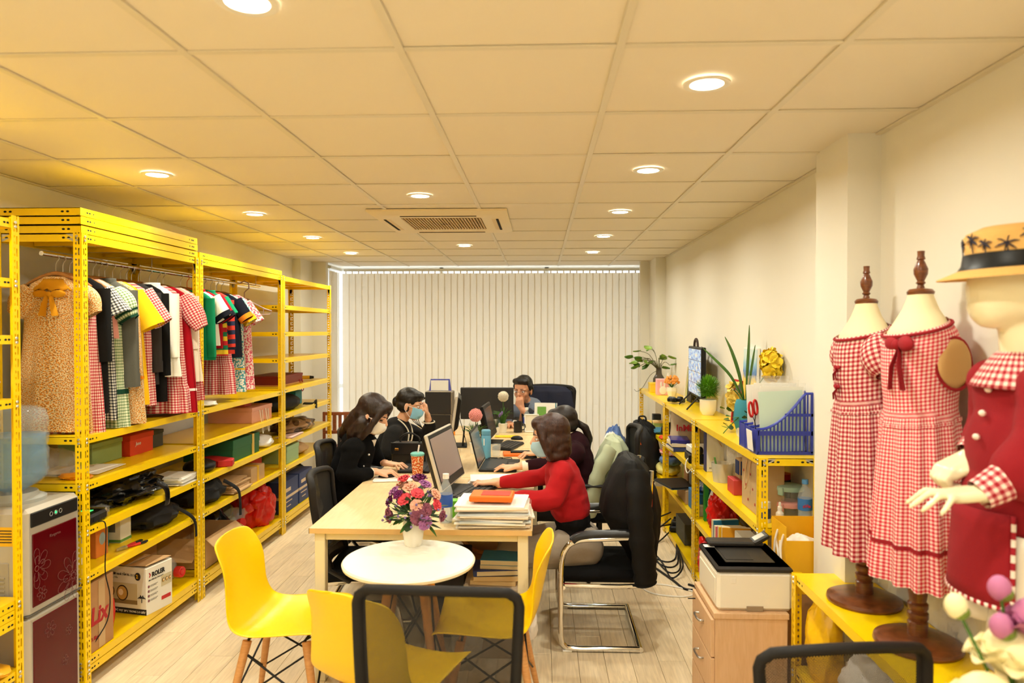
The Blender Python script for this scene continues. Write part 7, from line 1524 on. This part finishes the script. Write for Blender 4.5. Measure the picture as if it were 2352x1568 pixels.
# cables on the floor
t = thing('floor_cables', 'black cables coiled on the floor by the right shelving', 'cable', (.95, 5.35, .004)); rn = random.Random(12)
for k in range(4): b = MB(); b.tube(smooth_path([(.12, .5, .06 + .05 * k), (-.02 - .05 * k, .35, .10 * (k % 2)), (-.18 + .04 * k, .2 - .1 * k, .002), (-.05, -.1 - .12 * k, .002), (.05, -.05 - .1 * k, .002 if k < 3 else .05), (.1, .15, .05)], 6), .006, 6); b.build('wire', BLACK, t)
t = thing('floor_cable', 'long black cable running over the floor to the printer cabinet', 'cable', (.8, 4.6, .006)); strap(t, [(-.12, .65, 0), (-.02, .6, 0), (.1, .25, 0), (.14, .1, 0), (.2, .07, 0), (.23, .12, .0), (.19, .17, 0)], BLACK, .008, 'wire', 1)
t = thing('floor_cable', 'white cable loop on the floor by the yellow post', 'cable', (.86, 4.55, .005)); strap(t, [(.16, .06, 0), (.05, -.0, 0), (-.12, .04, 0), (-.18, .15, 0), (-.08, .22, 0), (.06, .16, 0), (.16, .07, 0)], WHITE, .005, 'wire', 1)
# ------------------------------------------------------------ printer on its drawer cabinet
oak = wood('pinkish_oak', (206, 166, 124), (216, 178, 138), 7, (12, 12, 1.5), .5)
t = thing('drawer_cabinet', 'wooden three drawer cabinet carrying the printer', 'cabinet', (.885, 3.19, 0)); w, d, h = .30, .37, .515
b = MB(); b.box((0, 0, h / 2 - .012), (w, d, h - .024)); b.build('carcass', oak, t, smooth=0); b = MB(); b.box((0, 0, h - .012), (w + .012, d + .012, .024), .002); b.build('top', oak, t, smooth=0)
for k in range(3):
    z = .405 - k * .165; b = MB(); b.box((-w / 2 - .008, 0, z), (.016, d - .006, .158), .002); dr = b.build('drawer', oak, t, smooth=0)
    b = MB(); b.tube(smooth_path([(-w / 2 - .016, -.045, z + .02), (-w / 2 - .036, -.04, z + .02), (-w / 2 - .038, .04, z + .02), (-w / 2 - .016, .045, z + .02)], 4), .005, 8); b.build('handle', STEEL, dr)
b = MB(); b.cyl((-w / 2 - .016, .12, .46), (-w / 2 - .05, .12, .46), .003, n=8); b.build('key', BLACK, t)
t = thing('laser_printer', 'white laser printer with black top and tilting control panel', 'printer', (.905, 3.195, .5155)); w, d, h = .315, .345, .165; pw = mat('printer_white', (234, 226, 208), .45)
b = MB(); b.box((0, 0, h / 2), (w, d, h), .014); body = b.build('housing', pw, t); b = MB(); b.box((-w / 2 - .002, 0, h * .5), (.004, d - .05, .1), .002); b.build('front_panel', pw, t)
b = MB(); b.box((0, -d / 2 - .001, .012), (.07, .003, .022), .001); b.build('side_grip', mat('grip_shadow', (150, 130, 104), .6), t, smooth=0); b = MB(); b.box((-.09, -d / 2 - .001, .13), (.022, .002, .022), .001); b.build('button', pw, t)
pt = mat('printer_black', (40, 37, 33), .45)
b = MB(); hx, hy = w / 2, d / 2; ring = lambda ax, ay, z: [Vector((sx * ax, sy * ay, z)) for sx, sy in ((-1, -1), (1, -1), (1, 1), (-1, 1))]
b.loft([ring(hx, hy, h), ring(hx, hy, h + .012), ring(hx - .008, hy - .008, h + .022)], False); b.loft([ring(hx - .008, hy - .008, h + .022), ring(.105, .105, h + .022), ring(.095, .075, h + .004)], True); b.build('top_cover', pt, t, smooth=20)
b = MB(); b.prism([(-.095, 0), (.02, .0), (.085, -.03), (.085, -.035), (-.095, -.035)], -.075, .075, M=Matrix.Translation((0, 0, h + .024)) @ Matrix.Rotation(pi / 2, 4, 'X')); b.build('output_tray', mat('tray_black', (30, 28, 25), .5), t, smooth=0)
b = MB(); b.box((.075, -.02, h + .012), (.03, .04, .012), .002); b.build('paper_stop', mat('stop_grey', (120, 112, 96), .4), t)
cpn = MB(); cpn.box((-.005, .135, h + .038), (.25, .08, .022), .007, M=Matrix.Identity(4)); c_ = cpn.build('control_panel', pt, t); b = MB(); b.box((0, 0, 0), (.08, .075, .02), .005, M=Matrix.Translation((.11, .13, h + .058)) @ Matrix.Rotation(-.5, 4, 'Y')); b.box((-.002, 0, .0108), (.05, .05, .001), mi=1, M=Matrix.Translation((.11, .13, h + .058)) @ Matrix.Rotation(-.5, 4, 'Y')); b.build('lcd', [pt, mat('lcd_grey', (170, 166, 150), .2)], c_)
b = MB(); b.box((-.125, .12, h + .0235), (.045, .04, .001)); b.build('sticker', PAPER, t, smooth=0)
t = thing('paper_bag', 'large yellow paper gift bag with white cord handles beside the printer', 'paper bag', (1.195, 3.315, .0)); yb = mat('yellow_kraft', (238, 178, 18), .55)
carton('bag_stand', 'cardboard carton under the yellow paper bag', 'carton', 1.10, 1.30, 3.215, 3.415, 0, .52, CARD); t.location = (1.20, 3.315, .5205)
b = MB(); lx, ly, hh = .20, .20, .30
for s in (-1, 1): b.box((s * lx / 2, 0, hh / 2), (.002, ly, hh)); b.box((0, s * ly / 2, hh / 2 - (.03 if s < 0 else 0)), (lx, .002, hh - (.06 if s < 0 else 0)))
b.box((0, 0, .002), (lx, ly, .004)); b.build('bag_body', yb, t, smooth=0)
for s in (-1, 1): strap(t, [(-.102, s * .04 - .03, .26), (-.115, s * .04 - .03, .2), (-.12, s * .05 - .05, .1), (-.115, s * .02 - .05, .06), (-.11, s * .0 - .04, .12), (-.105, s * .03, .22)], mat('white_cord', (236, 228, 214), .8), .005, 'cord_handle', 1)
lump('white_tissue', 'white wrapped goods peeping from the yellow paper bag', 'parcel', (1.20, 3.315, .66), (.15, .15, .10), PAPER, 121)
# ------------------------------------------------------------ dress stands and mannequin
walnut = wood('dark_walnut', (92, 48, 22), (124, 70, 36), 9, (3, 3, 14), .3, coat=.3); cream_form = mat('cream_jersey_form', (240, 224, 180), .8, bump=(300, .1))
def turned(prof, c=(0, 0, 0), n=28): b = MB(); b.lathe(prof, n, c, cap=False); return b
TP = [(-.56, .0, .0), (-.55, .08, .095), (-.45, .085, .10), (-.30, .078, .09), (-.18, .092, .108), (-.08, .095, .122), (-.03, .085, .122), (.005, .066, .092), (.04, .05, .06), (.075, .038, .042), (.09, .035, .037)]
def tprof(z):
    z = max(TP[0][0], min(TP[-1][0], z))
    for A, B in zip(TP, TP[1:]):
        if A[0] <= z <= B[0]: f = (z - A[0]) / (B[0] - A[0]); return A[1] + (B[1] - A[1]) * f, A[2] + (B[2] - A[2]) * f
def dress_form(label, loc, zt):
    """zt = height of the shoulder line above the base"""
    t = thing('dress_stand', label, 'dress stand', loc)
    turned([(0, .034), (.06, .034), (.10, .030), (.127, .018), (.130, .008), (.127, 0), (0, 0)], n=44).build('base', walnut, t)
    turned([(.030, .032), (.030, .075), (.026, .08), (.031, .09), (.031, .105), (.025, .112), (.030, .122), (.030, .135), (.024, .142), (.027, .16), (.036, .21), (.034, .25), (.022, .30), (.018, .36), (.018, zt - .55)]).build('turned_column', walnut, t)
    def torso(u, v):
        a = 2 * pi * u; z = TP[0][0] + (TP[-1][0] - TP[0][0]) * v; rx, ry = tprof(z); return Vector((rx * cos(a), ry * sin(a), zt + z))
    b = MB(); b.grid(torso, 36, 65); b.build('torso', cream_form, t, smooth=80)
    turned([(0, zt + .088), (.038, zt + .088), (.040, zt + .096), (.033, zt + .104), (.012, zt + .108), (.009, zt + .118), (.015, zt + .124), (.010, zt + .130), (.020, zt + .152), (.021, zt + .168), (.012, zt + .19), (.009, zt + .196), (.013, zt + .20), (.010, zt + .21), (.011, zt + .225), (0, zt + .226)]).build('finial', walnut, t)
    return t
GRD = gingham('deep_red_gingham', (160, 16, 34), (238, 216, 200), .0085); GPK = gingham('bright_red_gingham', (206, 34, 54), (242, 220, 206), .0062)
redtrim = mat('red_binding', (150, 10, 26), .8)
def form_dress(name, label, loc, zs, ztop, waist, hem, m, r0, rw, rh, sleeves=None, armholes=False, band=None, seed=1, folds=13, bows=()):
    """heights are absolute; loc = axis on the shelf; faces -x"""
    t = thing(name, label, 'dress', loc); z0 = loc[2]
    def fn(u, v, off=0):
        a = 2 * pi * u; zt_ = ztop - .035 + .028 * cos(a); z = zt_ + (hem - zt_) * v
        if z > waist:
            rx, ry = tprof(z - zs); k = min(1, (ztop - z) / (ztop - waist)); rx += .007 + .012 * k; ry += .007 + .012 * k
            e = max(0, (k - .8) / .2); rx += (rw[0] - rx) * e; ry += (rw[1] - ry) * e; f = 0
        else:
            k = (waist - z) / (waist - hem); rx = rw[0] + (rh[0] - rw[0]) * k ** .75; ry = rw[1] + (rh[1] - rw[1]) * k ** .75; f = (.004 + .012 * k) * sin(folds * a + seed + 1.2 * sin(3 * a)) + .006 * k * sin(5 * a + seed)
        return Vector(((rx + f + off) * cos(a), (ry + f + off) * sin(a), z - z0))
    b = MB(); b.grid(fn, 96, 44, uvs=(2 * pi * (rw[1] + rh[1]) / 2 * 1.1, ztop - hem)); b.uv = [(q[0] * .68, q[1]) if p.z + z0 > waist else q for p, q in zip(b.v, b.uv)]; b.build('bodice_and_skirt', m, t, smooth=80)
    vw = (ztop - waist) / (ztop - hem); b = MB(); b.grid(lambda u, v: fn(u, vw - .004 + .012 * v, .003 + .003 * sin(60 * 6.28 * u)), 96, 2, uvs=(1, .02)); b.build('gathered_waist', m, t, smooth=80)
    b = MB(); b.tube([fn(k / 40, .012, .004) for k in range(40)], .005, 6, closed=True); b.build('neck_binding', redtrim, t)
    if band: vb = (ztop - band) / (ztop - hem); b = MB(); b.grid(lambda u, v: fn(u, vb + .016 * v, .003), 96, 1, uvs=(1, .01)); b.build('hem_band', redtrim, t, smooth=80)
    if sleeves:
        for s in (-1, 1):
            b = MB(); S = Vector((0, s * .105, ztop - .065 - z0)); dr = Vector((0, s * .42, -.9)).normalized()
            def sp(u, v): a = 2 * pi * u; r = (.042 + .026 * sin(pi * min(1, v * 1.05)) ** .7) * (1 if v < .92 else .82); return S + dr * (.14 * v) + Vector((1, 0, 0)) * r * 1.1 * cos(a) + Vector((0, s * .5, .3)).normalized() * r * sin(a)
            b.grid(sp, 24, 12, uvs=(.34, .14)); b.build('puff_sleeve', m, t, smooth=80)
    if armholes:
        for s in (-1, 1):
            b = MB(); c = Vector((.035, s * .138, ztop - .15 - z0)); b.tube([c + Vector((.052 * cos(a), -s * .016 * cos(a) ** 2 - s * .012 * max(0, sin(a)), .078 * sin(a))) for a in [k * pi / 12 for k in range(24)]], .005, 6, closed=True); b.build('armhole_binding', redtrim, t)
            b = MB(); b.ell((c.x, c.y - s * .012, c.z), (.05, .012, .076), 20, 12); b.build('arm_cap', mat('beige_form', (206, 164, 104), .7), t)
    for (x, y, z, sc) in bows:
        b = MB(); c = Vector((x, y, z - z0))
        for s in (-1, 1): b.ell(c + Vector((-.004, s * .038 * sc, .004)), (.014 * sc, .036 * sc, .022 * sc), 12, 8); b.tube([c, c + Vector((-.014, s * .02 * sc, -.06 * sc)), c + Vector((-.01, s * .034 * sc, -.125 * sc))], [.012 * sc, .018 * sc, .02 * sc], 6, flat=.3)
        b.ell(c + Vector((-.008, 0, 0)), (.016 * sc, .014 * sc, .016 * sc), 10, 7); b.build('ribbon_bow', redtrim, t)
    return t
LS = .6955
dress_form('wooden dress stand under the darker checked dress', (1.20, 2.675, LS), 1.015)
dress_form('wooden dress stand under the brighter checked dress', (1.205, 2.31, LS), 1.03)
form_dress('gingham_dress', 'dark red gingham dress with puff sleeves on the rear dress stand', (1.20, 2.675, LS), LS + 1.015, 1.735, 1.44, .885, GRD, (.105, .125), (.10, .12), (.125, .185), sleeves=True, seed=2, bows=((1.215 - 1.215 - .105, -.01, 1.56, .35), (-.105, -.01, 1.49, .35)))
form_dress('gingham_dress', 'bright red gingham sleeveless dress with large bow on the front dress stand', (1.205, 2.31, LS), LS + 1.03, 1.75, 1.44, .915, GPK, (.108, .125), (.10, .12), (.13, .17), armholes=True, band=1.05, seed=5, bows=((-.092, -.06, 1.655, 1.1),))
# child mannequin with hat and red coat
gw = mat('mannequin_gloss', (238, 226, 186), .25, coat=.3)
t = thing('child_mannequin', 'glossy white child mannequin in red coat at the right edge', 'mannequin', (1.175, 1.80, LS)); inv = Matrix.Translation((-1.175, -1.80, -LS))
V = Vox(); V.ell((1.155, 1.80, 1.80), (.10, .082, .095)); V.ell((1.115, 1.80, 1.765), (.058, .058, .062)); V.ell((1.105, 1.80, 1.735), (.036, .036, .03)); V.chain([(1.175, 1.80, 1.74), (1.19, 1.80, 1.62)], [.047, .05]); V.ell((1.20, 1.80, 1.52), (.06, .105, .085)); V.chain([(1.20, 1.80, 1.48), (1.195, 1.80, 1.18)], [.06, .075])
V.chain([(1.16, 1.68, 1.57), (1.14, 1.66, 1.42), (1.03, 1.66, 1.34)], [.036, .032, .024]); V.chain([(1.19, 1.92, 1.57), (1.20, 1.93, 1.45), (1.14, 1.90, 1.385)], [.036, .032, .024])
for y in (1.75, 1.86): V.chain([(1.19, y, 1.16), (1.20, y, .92), (1.21, y, .74), (1.17, y, .72)], [.07, .045, .03, .024])
add_hand(V, (1.015, 1.66, 1.33), (-1, .0, -.1), 'mouse', thumb=1); add_hand(V, (1.125, 1.90, 1.375), (-.9, -.1, -.45), 'fist', thumb=-1)
V.build('body', gw, t, .006, 8, M=inv)
t2 = thing('straw_hat', 'straw hat with black band and palm tree prints on the mannequin', 'hat', (1.165, 1.80, 1.835), 0, None, (0, radians(-3), 0)); straw = mat('straw', (222, 172, 96), .8, bump=(160, .4))
b = MB(); b.lathe([(.158, -.004), (.155, .0), (.112, .018), (.103, .028), (.097, .06), (.098, .10), (.092, .108), (.06, .122), (0, .125)], 48, cap=False, sx=1.08); b.build('hat_body', straw, t2, smooth=60); b = MB(); b.lathe([(.1135, .018), (.1055, .03), (.1015, .055), (.0985, .057)], 48, cap=False, sx=1.08); b.build('hat_band', BLACK, t2)
pk = mat('palm_print', (52, 48, 62), .8)
for k, (a, z, s) in enumerate(((2.75, .085, 1), (3.25, .092, 1.2), (3.6, .078, .9), (4.05, .075, 1.25), (4.5, .095, 1.1), (2.3, .08, 1), (4.9, .08, 1.2))):
    b = MB(); R = .1005
    for q in range(6):
        th = q * pi / 3 + .3; P = [(a, z), (a + .12 * s * cos(th), z + .011 * s * sin(th)), (a + .2 * s * cos(th), z + .016 * s * sin(th) - .003)]; b.tube([(1.08 * R * cos(x), R * sin(x), y) for x, y in P], [.003, .003, .001], 5, flat=.4)
    b.tube([(1.08 * R * cos(x), R * sin(x), y) for x, y in ((a, z), (a + .02, z - .02), (a + .05, z - .034))], .0015, 4); b.build('palm_tree_print', pk, t2)
t3 = thing('red_coat', 'long dark red child coat with checked collar and cuffs', 'coat', (1.175, 1.80, LS)); rc = mat('crimson_wool', (140, 8, 22), .92, bump=(300, .3))
V = Vox(); V.ell((1.195, 1.80, 1.53), (.098, .15, .11)); V.ell((1.185, 1.80, 1.40), (.112, .145, .15)); V.ell((1.175, 1.80, 1.27), (.115, .145, .14)); V.chain([(1.165, 1.69, 1.565), (1.15, 1.66, 1.45), (1.10, 1.655, 1.38)], [.06, .068, .07]); V.chain([(1.19, 1.925, 1.565), (1.205, 1.94, 1.46), (1.17, 1.915, 1.41)], [.06, .058, .056]); V.ell((1.10, 1.655, 1.375), (.07, .06, .055))
V.build('coat_body', rc, t3, .008, 12, disp=(.006, 10, 41), M=inv)
def tail(u, v): a = radians(100 + 125 * u); return Vector((-.02 + (.135 + .01 * v) * cos(a), (.155 + .012 * v + .006 * sin(8 * u)) * sin(a) , (1.24 - .23 * v) - LS))
for k, (a0, a1) in enumerate(((70, 130), (136, 232))):
    b = MB(); f = lambda u, v, a0=a0, a1=a1: Vector((.0 + (.128 + .012 * v) * cos(radians(a0 + (a1 - a0) * u)), (.148 + .014 * v) * sin(radians(a0 + (a1 - a0) * u)), (1.27 - .22 * v) - LS)); b.grid(f, 18, 6); b.build('coat_tail', rc, t3, smooth=80, solid=.005)
    pc_ = stripes('candy_piping', [(160, 16, 34), (238, 220, 206)], .012, 0); b = MB(); b.grid(lambda u, v: f(u, .97 + .045 * v) + Vector((0, 0, 0)), 30, 1, uvs=(.36, .02)); b.build('hem_piping', pc_, t3, smooth=80, solid=.009)
    for uu in (0, 1): b = MB(); b.grid(lambda u, v: f(uu + (.035 * u if uu == 0 else -.035 * u), v) * 1.0 + Vector((0, -.003, 0)), 1, 14, uvs=(.01, .02)); b.build('edge_piping', stripes('candy_piping_v', [(160, 16, 34), (238, 220, 206)], .0016, 1), t3, smooth=80, solid=.010)
b = MB(); b.grid(lambda u, v: Vector((.015 + (.052 + .055 * v) * cos(2 * pi * u), (.056 + .075 * v + .004 * sin(9 * 6.28 * u) * v) * sin(2 * pi * u), 1.645 - .085 * v ** 1.3 - LS)), 60, 8, uvs=(.7, .1)); b.build('checked_collar', GRD, t3, smooth=80, solid=.006)
for (p, q) in (((1.055, 1.658, 1.357), (1.0, 1.66, 1.325)), ((1.15, 1.908, 1.40), (1.118, 1.90, 1.375))):
    p, q = inv @ Vector(p), inv @ Vector(q); d = (q - p).normalized(); u_ = d.orthogonal().normalized(); w_ = d.cross(u_); b = MB(); b.grid(lambda u, v: p.lerp(q, v) + (u_ * cos(2 * pi * u) + w_ * sin(2 * pi * u)) * (.043 - .008 * v), 24, 4, uvs=(.22, .06)); b.build('checked_cuff', GRD, t3, smooth=80)
for k in range(3): b = MB(); b.ell((-.078 - .014 * k, -.012, 1.555 - .058 * k - LS), (.008, .010, .008), 8, 6); b.build('button', GRD, t3)
t4 = thing('white_trousers', 'wide white trousers on the child mannequin', 'trousers', (1.185, 1.80, LS)); wt = mat('white_twill', (230, 218, 196), .85)
for k, y in enumerate((-.075, .085)):
    b = MB(); b.grid(lambda u, v: Vector(((.085 + .025 * v) * cos(2 * pi * u), y + (.075 + .02 * v) * sin(2 * pi * u), 1.22 - .245 * v - LS)), 32, 10); b.build('trouser_leg', wt, t4, smooth=80, solid=.004)
# peonies at the lower right corner
t = thing('peony_vase', 'blurred white and purple peonies at the lower right corner', 'vase of flowers', (.885, 1.34, 0)); b = MB(); b.lathe([(0, 0), (.10, 0), (.12, .3), (.10, .6), (.055, .8), (.06, .86), (0, .84)], 24, cap=False); b.build('vase', MATS['white_ceramic'], t)
IV, PUR2 = mat('ivory_petal', (240, 226, 176), .7), mat('plum_petal', (186, 110, 150), .7)
def peony(c, r, m, seed):
    rn = random.Random(seed); b = MB()
    for layer in range(5):
        n = 5 + layer; R = r * (.45 + .14 * layer); tl = .1 + .24 * layer
        for k in range(n):
            Mp = Matrix.Translation(c) @ Matrix.Rotation(2 * pi * (k + .5 * layer) / n + rn.uniform(-.2, .2), 4, 'Z') @ Matrix.Rotation(tl, 4, 'Y') @ Matrix.Translation((r * .12 * layer, 0, -r * .5)); b.grid(lambda u, v: Vector((-.35 * R * (1 - (2 * v - 1) ** 2) + .35 * R * (2 * u - 1) ** 2 * -1 + .4 * R, (2 * u - 1) * R * .62 * sin(pi * (.12 + .7 * v)), R * 1.5 * v)), 5, 5, M=Mp)
    b.ell(c, (r * .85, r * .85, r * .75), 16, 10)
    b.build('peony_bloom', m, t, smooth=80)
    b = MB(); b.tube(smooth_path([(0, 0, .8), (c[0] * .5, c[1] * .5, .8 + (c[2] - .8) * .6), c], 4), .004, 6); b.build('stem', GRN1, t)
peony((-.07, -.02, 1.03), .06, IV, 1); peony((.005, .02, 1.10), .065, IV, 2); peony((.05, -.04, 1.02), .06, IV, 3); peony((.03, .0, 1.17), .05, PUR2, 4)
for k, (c, m) in enumerate((((-.10, .03, 1.18), IV), ((-.02, .03, 1.215), PUR2), ((-.035, .0, 1.155), PUR2))):
    b = MB(); b.ell(c, (.02, .02, .024), 12, 9); b.build('bud', m, t); b = MB(); b.ell((c[0] + .006, c[1], c[2] - .010), (.019, .019, .016), 10, 7); b.build('bud_calyx', mat('bud_green', (110, 130, 40), .6), t); b = MB(); b.tube(smooth_path([(0, 0, .82), (c[0] * .3, 0, 1.0), c], 4), .003, 5); b.build('stem', GRN1, t)
t = thing('wooden_board', 'pale wooden board lying on the near end of the low shelving', 'board', (1.19, 1.78, LS)); t.location = (1.17, 1.62, LS); b = MB(); b.box((0, 0, .009), (.30, .5, .018), .002); b.build('board', wood('pale_pine', (214, 172, 90), (226, 190, 112), 6, (3, 14, 1), .5), t, smooth=0)
# goods on the lower shelf of the low shelving
lump('yellow_bag', 'yellow plastic bag hanging below the low shelving top', 'bag', (1.13, 2.86, .311), (.14, .2, .33), mat('yellow_film_bag', (240, 190, 20), .25, bump=(26, .6)), 131); lump('white_bag', 'large white plastic bag below the low shelving top', 'bag', (1.17, 2.45, .311), (.24, .42, .30), MATS['white_plastic_bag'], 133); lump('maroon_cloth', 'maroon folded cloth below the low shelving', 'cloth', (1.18, 2.05, .311), (.22, .3, .16), mat('maroon_goods'), 135)
